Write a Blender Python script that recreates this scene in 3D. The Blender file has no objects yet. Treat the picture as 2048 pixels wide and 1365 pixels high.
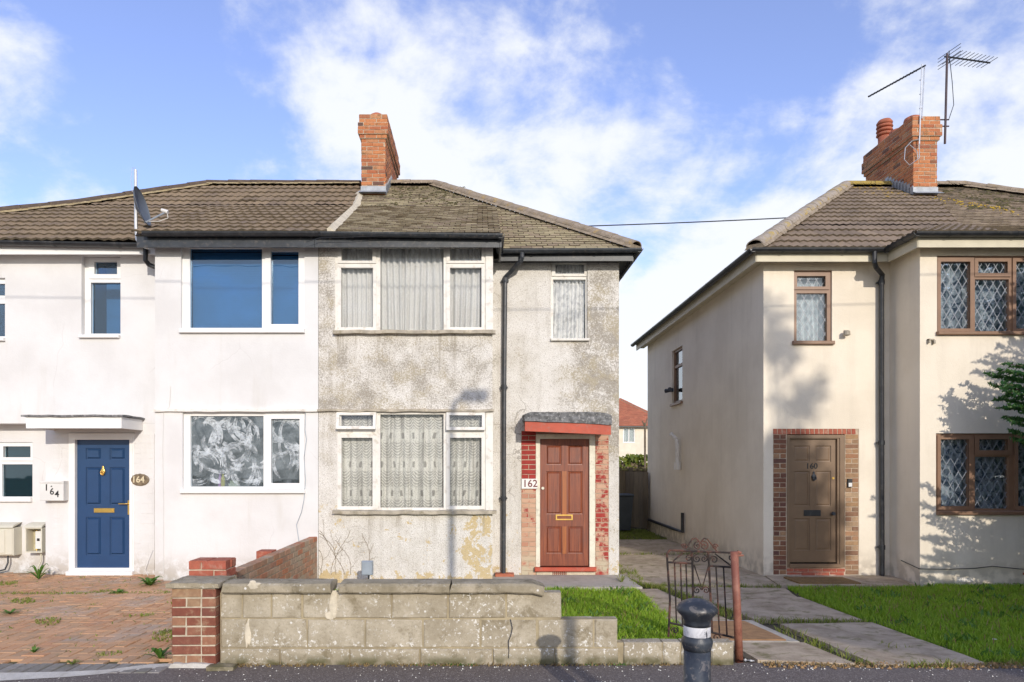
import bpy, bmesh, math, random
import numpy as np
from mathutils import Vector, Matrix, noise as mnoise
R = math.radians
random.seed(7)
rng = np.random.default_rng(7)
scene = bpy.context.scene
COL = scene.collection

# ------------------------------------------------------------------ camera
CX, CY, F, EYE = 965.0, 930.0, 1342.0, 1.57
cam_data = bpy.data.cameras.new('camera')
cam = bpy.data.objects.new('camera', cam_data)
COL.objects.link(cam)
cam.location = (0, 0, EYE)
cam.rotation_euler = (R(90), 0, 0)
cam_data.sensor_width = 36
cam_data.lens = F / 2048 * 36
cam_data.shift_x = (1024 - CX) / 2048
cam_data.shift_y = (CY - 682.5) / 2048
cam_data.clip_end = 2000
scene.camera = cam

# ------------------------------------------------------------------ light and sky
SUN_AZ, SUN_EL = R(14.5), R(18.4)       # azimuth: to the right of straight behind the camera
travel = Vector((-math.sin(SUN_AZ) * math.cos(SUN_EL), math.cos(SUN_AZ) * math.cos(SUN_EL), -math.sin(SUN_EL)))
sd = bpy.data.lights.new('sun', 'SUN')
sd.energy = 2.9
sd.angle = R(0.5)
sd.color = (1.0, 0.92, 0.81)
sun = bpy.data.objects.new('sun', sd)
COL.objects.link(sun)
sun.location = (6, -20, 9)
sun.rotation_euler = travel.to_track_quat('-Z', 'Y').to_euler()

world = bpy.data.worlds.new('World')
scene.world = world
world.use_nodes = True
wn, wl = world.node_tree.nodes, world.node_tree.links
wn.clear()
def wnode(t, **kw):
    n = wn.new(t)
    for k, v in kw.items():
        setattr(n, k, v)
    return n
def wmath(op, a, b=None, c=None, clamp=False):
    n = wnode('ShaderNodeMath', operation=op, use_clamp=clamp)
    for i, v in enumerate((a, b, c)):
        if v is None: continue
        if isinstance(v, (int, float)): n.inputs[i].default_value = v
        else: wl.new(v, n.inputs[i])
    return n.outputs[0]
sky = wnode('ShaderNodeTexSky', sky_type='NISHITA', sun_disc=False)
sky.sun_elevation = SUN_EL
# sun stands behind the camera (towards -Y) and to the right (+X); rotation is measured from +Y clockwise
sky.sun_rotation = R(180) - SUN_AZ
sky.air_density = 1.0; sky.dust_density = 0.6; sky.ozone_density = 2.4
tc = wnode('ShaderNodeTexCoord')
sep = wnode('ShaderNodeSeparateXYZ'); wl.new(tc.outputs['Generated'], sep.inputs[0])
sx, sy, sz = sep.outputs
zz = wmath('ADD', wmath('ABSOLUTE', sz), 0.55)
cmb = wnode('ShaderNodeCombineXYZ')
wl.new(wmath('DIVIDE', sx, zz), cmb.inputs[0]); wl.new(wmath('DIVIDE', sy, zz), cmb.inputs[1])
cmb.inputs[2].default_value = 3.7
def wnoise(scale, detail, rough, dist, vec, off=None):
    n = wnode('ShaderNodeTexNoise')
    n.inputs['Scale'].default_value = scale; n.inputs['Detail'].default_value = detail
    n.inputs['Roughness'].default_value = rough; n.inputs['Distortion'].default_value = dist
    wl.new(vec, n.inputs['Vector'])
    return n.outputs['Fac']
n1 = wnoise(6.2, 10, 0.58, 0.15, cmb.outputs[0])
n2 = wnoise(1.5, 3, 0.5, 0.1, cmb.outputs[0])
mp = wnode('ShaderNodeMapping'); mp.inputs['Scale'].default_value = (1.0, 1.7, 1); mp.inputs['Location'].default_value = (5, 2, 0)
wl.new(cmb.outputs[0], mp.inputs[0])
n3 = wnoise(3.4, 10, 0.64, 0.3, mp.outputs[0])
def bump_dir(px, py, width):
    """1 near the direction of that cloud bank, falling to 0 away from it"""
    d = Vector((px - CX, F, CY - py)).normalized()
    dp = wnode('ShaderNodeVectorMath', operation='DOT_PRODUCT')
    wl.new(tc.outputs['Generated'], dp.inputs[0]); dp.inputs[1].default_value = d
    a = wmath('ARCCOSINE', dp.outputs['Value'])
    q = wmath('DIVIDE', a, R(width))
    return wmath('POWER', 2.718, wmath('MULTIPLY', wmath('MULTIPLY', q, q), -1))
cov = wmath('MULTIPLY', bump_dir(1010, 290, 10), 0.10)
for (px, py, wd, amp) in [(620, 120, 5, .11), (1180, 330, 8, .04), (1960, 130, 8, .06), (1300, 60, 7, -.06), (950, 30, 5, -.05), (860, 170, 5, .05), (240, 60, 9, -.10), (1480, 110, 9, -.07),
                          (230, 300, 9, -.05), (1500, 480, 13, .06), (1650, 300, 4, .06), (60, 170, 4, .07), (-900, 200, 20, .08), (2900, 300, 18, .06)]:
    cov = wmath('ADD', cov, wmath('MULTIPLY', bump_dir(px, py, wd), amp))
base = wmath('ADD', wmath('MULTIPLY', n1, 0.62), wmath('ADD', wmath('MULTIPLY', n2, 0.16), wmath('MULTIPLY', n3, 0.28)))
low = wmath('MULTIPLY', wmath('SUBTRACT', 0.45, wmath('ABSOLUTE', sz), clamp=True), 0.72)
dens = wmath('ADD', wmath('ADD', base, cov), low)
mask = wnode('ShaderNodeMapRange', interpolation_type='SMOOTHSTEP')
wl.new(dens, mask.inputs['Value'])
mask.inputs['From Min'].default_value = 0.52; mask.inputs['From Max'].default_value = 0.70
mask.inputs['To Min'].default_value = 0.08; mask.inputs['To Max'].default_value = 0.93
hs = wnode('ShaderNodeHueSaturation'); hs.inputs['Saturation'].default_value = 1.06; hs.inputs['Value'].default_value = 1.8; hs.inputs['Hue'].default_value = 0.522
wl.new(sky.outputs[0], hs.inputs['Color'])
mix = wnode('ShaderNodeMix', data_type='RGBA')
wl.new(mask.outputs[0], mix.inputs['Factor'])
wl.new(hs.outputs[0], mix.inputs['A'])
mix.inputs['B'].default_value = (6.4, 6.55, 6.8, 1)
bg = wnode('ShaderNodeBackground'); bg.inputs['Strength'].default_value = 0.15
wl.new(mix.outputs['Result'], bg.inputs['Color'])
wo = wnode('ShaderNodeOutputWorld'); wl.new(bg.outputs[0], wo.inputs['Surface'])

scene.view_settings.view_transform = 'Standard'
scene.view_settings.look = 'None'
scene.view_settings.exposure = 0.06
scene.view_settings.gamma = 1.0
scene.view_settings.use_curve_mapping = False
scene.render.engine = 'CYCLES'
scene.cycles.transparent_max_bounces = 16

# ------------------------------------------------------------------ placing helpers
def X(px, d): return (px - CX) * d / F
def Z(py, d): return EYE + (CY - py) * d / F
def rect(px0, px1, py0, py1, d):
    """x0, x1, z0, z1 in metres on the plane d metres ahead"""
    return (X(px0, d), X(px1, d), Z(py1, d), Z(py0, d))
def gz(x, y):
    t = min(max((y - 5.35) / 4.3, 0), 1)
    return -(0.085 if x < -2.45 else 0.155) * t
def gpt(px, py):
    """point of the ground seen there"""
    y = 6.0
    for _ in range(12):
        y = (EYE - gz(X(px, y), y)) * F / (py - CY)
    return X(px, y), y

# ------------------------------------------------------------------ node materials
class NT:
    def __init__(s, name):
        s.m = bpy.data.materials.new(name); s.m.use_nodes = True
        s.n = s.m.node_tree.nodes; s.l = s.m.node_tree.links
        s.n.clear()
        s.out = s.n.new('ShaderNodeOutputMaterial')
        s._pos = None
    def put(s, sock, v):
        if v is None: return
        if isinstance(v, (int, float)):
            sock.default_value = v
        elif isinstance(v, (tuple, list)):
            v = tuple(v)
            if sock.type == 'RGBA' and len(v) == 3: v = v + (1,)
            sock.default_value = v
        else: s.l.new(v, sock)
    def node(s, t, ins=None, **kw):
        n = s.n.new(t)
        for k, v in kw.items(): setattr(n, k, v)
        for k, v in (ins or {}).items(): s.put(n.inputs[k], v)
        return n
    def pos(s):
        if s._pos is None: s._pos = s.node('ShaderNodeNewGeometry')
        return s._pos.outputs['Position']
    def island(s):
        s.pos(); return s._pos.outputs['Random Per Island']
    def objrand(s): return s.node('ShaderNodeObjectInfo').outputs['Random']
    def scaled(s, sc, vec=None, loc=(0, 0, 0)):
        return s.node('ShaderNodeMapping', {'Vector': vec or s.pos(), 'Scale': sc, 'Location': loc}).outputs[0]
    def noise(s, scale, detail=3, rough=.5, dist=0, vec=None):
        return s.node('ShaderNodeTexNoise', {'Vector': vec or s.pos(), 'Scale': scale, 'Detail': detail, 'Roughness': rough, 'Distortion': dist}).outputs['Fac']
    def voro(s, scale, vec=None, feature='F1', out='Distance', rnd=1):
        return s.node('ShaderNodeTexVoronoi', {'Vector': vec or s.pos(), 'Scale': scale, 'Randomness': rnd}, feature=feature).outputs[out]
    def math(s, op, a, b=None, clamp=False):
        n = s.node('ShaderNodeMath', operation=op, use_clamp=clamp)
        s.put(n.inputs[0], a); s.put(n.inputs[1], b)
        return n.outputs[0]
    def rng(s, v, a, b, c=0, d=1, smooth=True):
        return s.node('ShaderNodeMapRange', {'Value': v, 'From Min': a, 'From Max': b, 'To Min': c, 'To Max': d},
                      interpolation_type='SMOOTHSTEP' if smooth else 'LINEAR').outputs[0]
    def mix(s, f, a, b, mode='MIX'):
        n = s.node('ShaderNodeMix', data_type='RGBA', blend_type=mode)
        s.put(n.inputs['Factor'], f); s.put(n.inputs['A'], a); s.put(n.inputs['B'], b)
        return n.outputs['Result']
    def ramp(s, f, stops, interp='LINEAR'):
        n = s.node('ShaderNodeValToRGB'); r = n.color_ramp; r.interpolation = interp
        while len(r.elements) > 1: r.elements.remove(r.elements[-1])
        r.elements[0].position = stops[0][0]; r.elements[0].color = tuple(stops[0][1]) + (1,)
        for p, c in stops[1:]:
            e = r.elements.new(p); e.color = tuple(c) + (1,)
        s.put(n.inputs[0], f)
        return n.outputs[0]
    def xyz(s):
        n = s.node('ShaderNodeSeparateXYZ', {0: s.pos()}); return n.outputs
    def bump(s, h, strength=.5, dist=.01, prev=None):
        ins = {'Height': h, 'Strength': strength, 'Distance': dist}
        if prev is not None: ins['Normal'] = prev
        return s.node('ShaderNodeBump', ins).outputs[0]
    def bsdf(s, col, rough=.7, normal=None, **kw):
        ins = {'Base Color': col, 'Roughness': rough}
        if normal is not None: ins['Normal'] = normal
        for k, v in kw.items(): ins[k.replace('_', ' ')] = v
        b = s.node('ShaderNodeBsdfPrincipled', ins)
        s.l.new(b.outputs[0], s.out.inputs['Surface'])
        return b
M = {}
def simple(name, col, rough=.5, var=.12, scale=6, bump=0, bscale=60, metallic=0, dirt=None, dirt_amt=.35, spec=.5):
    t = NT(name)
    n = t.noise(scale, 5, .6)
    c = t.mix(t.rng(n, .3, .7), tuple(x * (1 - var) for x in col), tuple(min(1, x * (1 + var)) for x in col))
    if dirt:
        c = t.mix(t.math('MULTIPLY', t.rng(t.noise(scale * 2.3, 6, .65, .4), .5, .72), dirt_amt), c, dirt)
    nm = t.bump(t.noise(bscale, 3), bump, .004) if bump else None
    t.bsdf(c, rough, nm, Metallic=metallic, Specular_IOR_Level=spec)
    M[name] = t.m
    return t.m

def render_white():
    t = NT('white_render'); x, y, z = t.xyz()
    c = t.mix(t.rng(t.noise(1.1, 5, .6), .35, .7), (.725, .715, .705), (.65, .635, .62))
    streak = t.noise(1, 4, .6, .2, t.scaled((3.5, 3.5, .5)))
    c = t.mix(t.math('MULTIPLY', t.rng(streak, .52, .75), .4), c, (.56, .53, .48))
    lowd = t.math('MULTIPLY', t.rng(z, .38, -.1), t.rng(t.noise(7, 6, .7), .36, .56))
    c = t.mix(t.math('MULTIPLY', lowd, .75), c, (.40, .35, .28))
    cr = t.voro(.55, t.mix(.12, t.pos(), t.node('ShaderNodeTexNoise', {'Vector': t.pos(), 'Scale': 3.0, 'Detail': 5}).outputs['Color']), 'DISTANCE_TO_EDGE')
    c = t.mix(t.math('MULTIPLY', t.math('LESS_THAN', cr, .0016), t.rng(t.noise(.7, 2), .5, .56, 0, .22)), c, (.42, .38, .35))
    sp = t.rng(t.voro(7, None), .035, .015)
    c = t.mix(t.math('MULTIPLY', sp, .25), c, (.35, .28, .2))
    nm = t.bump(t.noise(38, 4, .6), .35, .006)
    nm = t.bump(t.noise(2.2, 3), .25, .02, nm)
    t.bsdf(c, .85, nm); return t.m
M['white_render'] = render_white()

def render_old():
    """pebble-dashed render gone grey and ochre with lichen"""
    t = NT('weathered_roughcast'); x, y, z = t.xyz()
    peb = t.voro(75)
    fine = t.noise(120, 3, .7)
    c = t.mix(t.rng(t.noise(2.6, 6, .65), .36, .64), (.76, .73, .68), (.66, .625, .565))
    c = t.mix(t.rng(fine, .54, .66), c, (.38, .33, .26))
    # heavier growth between the storeys and by the right corner
    band = t.math('MULTIPLY', t.rng(z, 2.0, 2.35), t.rng(z, 3.9, 3.0))
    right = t.math('MULTIPLY', t.rng(x, .9, 1.7), t.math('MULTIPLY', t.rng(z, 1.3, 2.3), t.rng(z, 5.0, 4.0)))
    bayband = t.math('MULTIPLY', band, t.rng(x, .25, .12, .25, 1))
    left = t.math('MULTIPLY', t.rng(x, -2.02, -2.2), t.rng(z, 1.0, 3.0, .2, 1))
    edge = t.rng(t.math('ABSOLUTE', t.math('SUBTRACT', z, 2.42)), .22, .05, 0, .45)
    edge = t.math('MULTIPLY', edge, t.rng(x, .2, .1))
    grow = t.math('MAXIMUM', t.math('MAXIMUM', t.math('MULTIPLY', bayband, .8), t.math('MULTIPLY', right, 1.35)), left)
    grow = t.math('ADD', t.math('MAXIMUM', grow, edge), t.math('MULTIPLY', edge, .5))
    big = t.noise(2.6, 6, .65, .3)
    mid = t.noise(34, 6, .78)
    blotch = t.math('ADD', t.math('MULTIPLY', big, .38), t.math('MULTIPLY', t.noise(44, 5, .8), .62))
    m1 = t.math('MULTIPLY', t.rng(t.math('ADD', blotch, t.math('MULTIPLY', grow, .092)), .56, .635), .72)
    c = t.mix(m1, c, t.mix(t.rng(t.noise(4, 4), .45, .58), (.25, .215, .165), (.33, .27, .16)))
    # bare yellow patches low on the right of the bay
    patch = t.math('MULTIPLY', t.math('MULTIPLY', t.rng(x, -.45, -.1), t.rng(x, .16, .1)), t.rng(z, 1.0, .8))
    base = t.math('MULTIPLY', t.rng(z, .12, -.06), .85)
    pm = t.math('ADD', t.noise(5.5, 6, .68, .4), t.math('MULTIPLY', t.math('MAXIMUM', patch, base), .14))
    pm = t.rng(t.math('ADD', pm, t.math('MULTIPLY', t.math('SUBTRACT', mid, .5), .34)), .615, .65)
    c = t.mix(t.math('MULTIPLY', pm, t.rng(z, 1.05, .95)), c, (.58, .46, .26))
    # dark freckles
    c = t.mix(t.math('MULTIPLY', t.rng(t.noise(62, 3, .65), .56, .66), .55), c, (.24, .205, .155))
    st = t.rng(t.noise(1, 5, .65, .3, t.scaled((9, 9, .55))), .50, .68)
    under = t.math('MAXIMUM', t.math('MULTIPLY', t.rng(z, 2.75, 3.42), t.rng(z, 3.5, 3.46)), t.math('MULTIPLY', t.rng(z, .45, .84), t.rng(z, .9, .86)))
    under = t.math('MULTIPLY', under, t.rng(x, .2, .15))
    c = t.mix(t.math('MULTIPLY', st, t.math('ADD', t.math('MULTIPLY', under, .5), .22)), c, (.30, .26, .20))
    ck = t.voro(1.1, t.mix(.12, t.pos(), t.node('ShaderNodeTexNoise', {'Vector': t.pos(), 'Scale': 4.0, 'Detail': 6}).outputs['Color']), 'DISTANCE_TO_EDGE')
    c = t.mix(t.math('MULTIPLY', t.math('LESS_THAN', ck, .0022), t.rng(t.noise(.9, 2), .50, .57, 0, .5)), c, (.16, .13, .10))
    nm = t.bump(peb, .65, .008)
    nm = t.bump(t.noise(30, 5, .7), .5, .012, nm)
    t.bsdf(c, .92, nm); return t.m
M['weathered_roughcast'] = render_old()

def render_cream():
    t = NT('cream_render'); x, y, z = t.xyz()
    c = t.mix(t.rng(t.noise(1.2, 6, .6), .35, .68), (.82, .735, .60), (.74, .655, .525))
    streak = t.noise(1, 4, .6, .2, t.scaled((4, 4, .4)))
    c = t.mix(t.math('MULTIPLY', t.rng(streak, .5, .75), .2), c, (.50, .44, .34))
    lowd = t.math('MULTIPLY', t.rng(z, .35, -.12), t.rng(t.noise(6, 5), .36, .6))
    c = t.mix(t.math('MULTIPLY', lowd, .55), c, (.30, .26, .20))
    sp = t.rng(t.voro(9, None), .03, .014)
    c = t.mix(t.math('MULTIPLY', sp, .4), c, (.25, .2, .15))
    nm = t.bump(t.noise(60, 5, .7), .55, .007)
    nm = t.bump(t.noise(3, 3), .35, .03, nm)
    t.bsdf(c, .9, nm); return t.m
M['cream_render'] = render_cream()

def brick_mat(name, stops, rand='obj', grime=(.16, .12, .09), gscale=14, gamt=.5, pale=None, pamt=.0, rough=.85):
    t = NT(name)
    r = t.objrand() if rand == 'obj' else t.island()
    c = t.ramp(r, stops)
    c = t.mix(t.rng(t.noise(22, 5, .65), .3, .75), t.mix(.25, c, (0, 0, 0)), c)
    c = t.mix(t.math('MULTIPLY', t.rng(t.noise(gscale, 6, .7, .3), .52, .7), gamt), c, grime)
    if pale: c = t.mix(t.math('MULTIPLY', t.rng(t.noise(9, 7, .72, .2), .5, .66), pamt), c, pale)
    nm = t.bump(t.noise(150, 4, .7), .4, .004)
    nm = t.bump(t.noise(28, 4, .7), .4, .006, nm)
    t.bsdf(c, rough, nm); M[name] = t.m; return t.m
CH = [(0, (.50, .17, .065)), (.3, (.58, .23, .09)), (.6, (.43, .13, .055)), (.8, (.55, .27, .13)), (.93, (.36, .12, .06)), (1, (.11, .07, .055))]
brick_mat('chimney_brick', CH, grime=(.15, .095, .04), gscale=7, gamt=.75)
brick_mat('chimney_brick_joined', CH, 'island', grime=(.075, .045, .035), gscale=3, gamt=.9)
PR = [(0, (.22, .065, .04)), (.35, (.29, .10, .055)), (.6, (.19, .065, .045)), (.8, (.36, .16, .09)), (1, (.36, .23, .13))]
brick_mat('pier_brick', PR, grime=(.42, .33, .2), gscale=11, gamt=.45)
DV = [(0, (.46, .21, .11)), (.3, (.44, .27, .18)), (.6, (.46, .35, .25)), (.85, (.52, .19, .09)), (1, (.40, .21, .14))]
brick_mat('garden_brick', DV, grime=(.30, .24, .15), gscale=6, gamt=.45)
brick_mat('red_brick', [(0, (.40, .10, .06)), (1, (.46, .14, .08))], grime=(.5, .4, .3), gscale=9, gamt=.3)
def door_brick162():
    t = NT('faded_red_painted_brick'); x, y, z = t.xyz()
    n = t.noise(7, 6, .7, .2)
    fade = t.ramp(t.objrand(), [(0, (.50, .29, .19)), (.5, (.57, .36, .24)), (1, (.46, .22, .14))])
    red = t.mix(t.rng(t.noise(12, 4), .4, .6), (.36, .035, .025), (.30, .03, .022))
    up = t.math('MULTIPLY', t.rng(z, 1.30, 1.42), t.rng(x, .9, .85))
    rt = t.math('MULTIPLY', t.rng(x, 1.5, 1.6, 0, .12), t.rng(z, 1.9, 1.3, .5, 1))
    k = t.math('ADD', t.math('ADD', n, t.math('MULTIPLY', up, .4)), rt)
    c = t.mix(t.rng(k, .56, .66), fade, red)
    c = t.mix(t.math('MULTIPLY', t.rng(z, .35, 0), t.rng(t.noise(5, 4), .4, .55)), c, (.5, .43, .30))
    t.bsdf(c, .8, t.bump(t.noise(40, 5, .7), .4, .006)); return t.m
M['faded_red_painted_brick'] = door_brick162()
brick_mat('purple_brown_brick', [(0, (.17, .075, .05)), (.35, (.22, .09, .05)), (.55, (.13, .06, .05)), (.8, (.30, .14, .07)), (1, (.40, .24, .13))], grime=(.30, .17, .10), gscale=5, gamt=.4)
brick_mat('warm_buff_brick', [(0, (.38, .22, .11)), (.3, (.44, .27, .14)), (.55, (.22, .13, .085)), (.8, (.41, .20, .10)), (1, (.48, .33, .2))], grime=(.3, .2, .12), gscale=6, gamt=.35)
simple('mortar', (.50, .43, .32), .95, .18, 14, .6, 90)
simple('buff_mortar', (.46, .36, .26), .95, .18, 14, .6, 90)
simple('dark_mortar', (.30, .24, .17), .95, .25, 14, .6, 90)
simple('pale_mortar', (.62, .55, .42), .95, .15, 9, .6, 60, dirt=(.35, .3, .2))

def tile_mat(name, a, b, cc, rand, lichen, lamt, moss, mamt, zones=None):
    t = NT(name); x, y, z = t.xyz()
    r = t.objrand() if rand == 'obj' else t.island()
    c = t.ramp(r, [(0, a), (.5, b), (1, cc)])
    c = t.mix(t.rng(t.noise(1.4, 5, .6), .35, .7), t.mix(.22, c, (.05, .04, .03)), c)
    c = t.mix(t.math('MULTIPLY', t.rng(t.noise(13, 6, .75), .5, .66), lamt), c, lichen)
    mm = t.noise(3.4, 8, .75, .3)
    if zones: mm = t.math('ADD', mm, zones(t, x, y, z))
    c = t.mix(t.math('MULTIPLY', t.rng(mm, .60, .67), mamt), c, moss)
    c = t.mix(t.math('MULTIPLY', t.rng(t.noise(60, 3, .7), .60, .72), .4), c, (.36, .31, .22))
    nm = t.bump(t.noise(55, 5, .75), .7, .012)
    t.bsdf(c, .92, nm); M[name] = t.m
for rd, sf in (('obj', ''), ('isl', '_joined')):
    tile_mat('brown_rolled_tile' + sf, (.27, .19, .115), (.33, .235, .14), (.23, .165, .11), rd, (.27, .21, .11), .6, (.05, .042, .028), .55)
    zr = lambda t, x, y, z: t.math('MULTIPLY', t.rng(z, 6.3, 7.2), .10)
    tile_mat('mossy_plain_tile' + sf, (.42, .34, .20), (.50, .41, .23), (.38, .28, .19), rd, (.36, .32, .13), .55, (.10, .075, .04), .8, zr)
    zy = lambda t, x, y, z: t.math('ADD', t.math('MULTIPLY', t.math('MULTIPLY', t.rng(z, 6.2, 7.2), t.rng(x, 7.0, 8.0)), .14), -.06)
    tile_mat('purple_brown_rolled_tile' + sf, (.28, .205, .14), (.34, .25, .17), (.235, .175, .125), rd, (.33, .26, .18), .5, (.46, .29, .03), .85, zy)
    zm = lambda t, x, y, z: t.math('MULTIPLY', t.rng(z, 6.0, 7.0), .10)
    tile_mat('mossy_brown_plain_tile' + sf, (.34, .25, .165), (.40, .30, .19), (.29, .21, .145), rd, (.30, .24, .11), .5, (.045, .045, .022), .85, zm)
    tile_mat('red_clay_tile' + sf, (.52, .16, .08), (.56, .19, .10), (.46, .13, .07), rd, (.5, .2, .1), .2, (.1, .05, .03), .5)
simple('roof_deck', (.10, .075, .05), .95, .3)
def hipm(name, a, b, lich):
    t = NT(name)
    c = t.mix(t.rng(t.noise(10, 6, .7), .35, .65), a, b)
    c = t.mix(t.rng(t.noise(5, 6, .7, .3), .53, .68), c, lich)
    t.bsdf(c, .92, t.bump(t.noise(45, 5, .75), .8, .012)); M[name] = t.m
hipm('mottled_ridge_tile', (.36, .29, .22), (.25, .20, .14), (.42, .30, .14))
hipm('dark_ridge_tile', (.085, .062, .048), (.12, .085, .06), (.15, .11, .07))
hipm('ochre_bedding', (.46, .37, .21), (.30, .23, .12), (.12, .09, .05))
hipm('grey_ridge_tile', (.42, .36, .30), (.31, .26, .20), (.46, .33, .09))
hipm('yellow_lichen_tile', (.42, .30, .06), (.30, .23, .10), (.50, .33, .03))

def asphalt():
    t = NT('asphalt')
    v = t.voro(130, out='Color'); g = t.node('ShaderNodeSeparateColor', {0: v}).outputs[0]
    c = t.ramp(g, [(0, (.095, .077, .068)), (.6, (.15, .123, .108)), (.9, (.21, .175, .155)), (1, (.36, .32, .29))])
    c = t.mix(t.rng(t.noise(1.7, 5, .6), .35, .7), c, t.mix(.35, c, (.15, .13, .12)))
    c = t.mix(t.rng(t.voro(14), .06, .03, 0, .7), c, (.38, .34, .30))
    t.bsdf(c, .9, t.bump(t.voro(130), .5, .006)); return t.m
M['asphalt'] = asphalt()
def concrete(name, a, b, lich, lamt=.6, wh=0, sc=1.0, bmp=.5):
    t = NT(name); x, y, z = t.xyz()
    c = t.mix(t.rng(t.noise(3.5 * sc, 7, .7), .35, .68), a, b)
    c = t.mix(t.math('MULTIPLY', t.rng(t.noise(70, 4, .75), .52, .7), .5), c, tuple(q * .55 for q in a))
    c = t.mix(t.math('MULTIPLY', t.rng(t.noise(5 * sc, 7, .7, .4), .52, .66), lamt), c, lich)
    if wh:
        zone = t.rng(t.noise(2.2, 5, .7), .42, .6)
        zone2 = t.math('MAXIMUM', zone, t.rng(t.math('ABSOLUTE', t.math('SUBTRACT', z, .12)), .09, .02, 0, 1))
        sp = t.rng(t.noise(34, 4, .72), .56, .63)
        c = t.mix(t.math('MULTIPLY', t.math('MULTIPLY', sp, zone2), wh), c, (.80, .78, .72))
        big = t.rng(t.voro(15), .16, .12)
        c = t.mix(t.math('MULTIPLY', t.math('MULTIPLY', big, t.rng(t.noise(2.9, 3), .54, .62)), .8), c, (.78, .77, .72))
        c = t.mix(t.math('MULTIPLY', t.rng(z, .11, .01), t.rng(t.noise(7, 5), .35, .6)), c, (.11, .10, .045))
    nm = t.bump(t.noise(90, 5, .75), bmp, .008)
    nm = t.bump(t.noise(14, 4, .7), .3, .01, nm)
    t.bsdf(c, .93, nm); M[name] = t.m
concrete('lichened_block', (.34, .29, .205), (.49, .43, .325), (.21, .17, .10), .8, .9)
concrete('block_coping', (.26, .22, .145), (.42, .36, .26), (.13, .105, .06), .8, .3)
concrete('old_concrete', (.53, .43, .31), (.33, .255, .175), (.18, .16, .06), .85)
concrete('pale_concrete', (.50, .46, .40), (.38, .35, .29), (.2, .2, .1), .3)
concrete('cement_edging', (.60, .57, .52), (.45, .42, .37), (.3, .27, .2), .5)
simple('block_mortar', (.34, .28, .175), .95, .25, 5, .5, 70, dirt=(.30, .25, .17), dirt_amt=.8)
def paver_mat(rand):
    t = NT('paviour' + rand); x, y, z = t.xyz()
    r = t.objrand() if rand == '' else t.island()
    red = t.ramp(r, [(0, (.51, .265, .14)), (.5, (.58, .335, .18)), (1, (.43, .27, .16))])
    grey = t.mix(r, (.37, .32, .27), (.46, .40, .34))
    k = t.math('ADD', t.noise(1.3, 5, .7), t.rng(y, 5.35, 5.0, 0, .3))
    c = t.mix(t.rng(k, .5, .64), red, t.mix(.5, red, grey))
    c = t.mix(t.rng(t.noise(1.0, 4, .6, .3), .54, .68), c, (.60, .35, .205))
    c = t.mix(t.math('MULTIPLY', t.rng(t.noise(9, 6, .75), .54, .68), .5), c, (.20, .19, .10))
    t.bsdf(c, .92, t.bump(t.noise(110, 4, .7), .5, .005)); return t.m
M['paviour'] = paver_mat(''); M['paviour_joined'] = paver_mat('_joined')
brick_mat('grey_paviour', [(0, (.24, .22, .19)), (1, (.33, .30, .27))], grime=(.16, .16, .08), gscale=8, gamt=.4)
simple('mossy_joint', (.10, .09, .035), .95, .4, 8, .5)
simple('soil', (.075, .06, .035), .95, .35, 5, .6, 40, dirt=(.05, .07, .02))
simple('rough_ground', (.10, .11, .05), .95, .35, .5, .5, 10)

simple('black_plastic', (.022, .024, .028), .38, .25, 6, .1, 30, dirt=(.12, .11, .10), dirt_amt=.35)
simple('old_black_paint', (.028, .033, .04), .45, .3, 8, .2, 40, dirt=(.16, .14, .12), dirt_amt=.5)
simple('white_upvc', (.82, .81, .79), .35, .03, 3)
simple('old_white_paint', (.76, .73, .67), .6, .06, 5, .35, 60, dirt=(.40, .33, .24), dirt_amt=.55)
simple('cream_paint', (.70, .66, .53), .55, .08, 6, .2, 60, dirt=(.38, .33, .25), dirt_amt=.5)
simple('sill_grime', (.42, .37, .29), .8, .25, 8, .5, 60, dirt=(.2, .16, .08), dirt_amt=.7)
simple('brown_frame', (.235, .13, .075), .45, .08, 5, dirt=(.30, .2, .13), dirt_amt=.3)
simple('brown_door_paint', (.20, .125, .07), .45, .06, 5)
simple('blue_door_paint', (.02, .058, .145), .35, .05, 4)
simple('brass', (.80, .52, .14), .3, .1, 8, metallic=.85)
simple('lead_flashing', (.34, .36, .38), .55, .15, 9, .4, 30, metallic=.2)
simple('terracotta', (.42, .13, .07), .8, .15, 8, .3, 40, dirt=(.2, .14, .08))
simple('cream_paint_board', (.62, .56, .42), .6, .06, 5)
simple('grey_metal', (.36, .41, .47), .45, .1, 5, metallic=.3)
simple('galvanised_steel', (.62, .63, .65), .4, .12, 9, metallic=.6)
simple('dish_grey', (.10, .12, .15), .55, .15, 4)
simple('dark_metal', (.045, .05, .06), .5, .2, 9, metallic=.3)
simple('rusty_purple_metal', (.07, .045, .05), .6, .3, 9)
simple('red_board_paint', (.46, .075, .035), .6, .12, 6, .3, 50, dirt=(.30, .15, .11), dirt_amt=.6)
simple('weathered_felt', (.15, .15, .15), .95, .45, 12, .9, 40, dirt=(.48, .46, .44), dirt_amt=.85)
simple('grey_white_box', (.70, .69, .66), .5, .05, 3)
simple('cream_box', (.64, .61, .50), .5, .05, 3)
simple('meter_inside', (.42, .38, .24), .8, .2, 9)
simple('black_print', (.02, .02, .02), .5, 0)
simple('maroon_print', (.14, .02, .02), .5, 0)
simple('white_plaque', (.78, .76, .72), .4, .04, 6)
simple('bronze_plaque', (.17, .125, .075), .5, .35, 22, .5, 60)
simple('gold_print', (.72, .62, .42), .4, .1, 9)
simple('coir', (.23, .14, .055), .98, .2, 30, 1.0, 220, dirt=(.13, .08, .03))
simple('brown_slab', (.33, .185, .085), .95, .18, 10, .7, 120, dirt=(.22, .13, .06))
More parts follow.
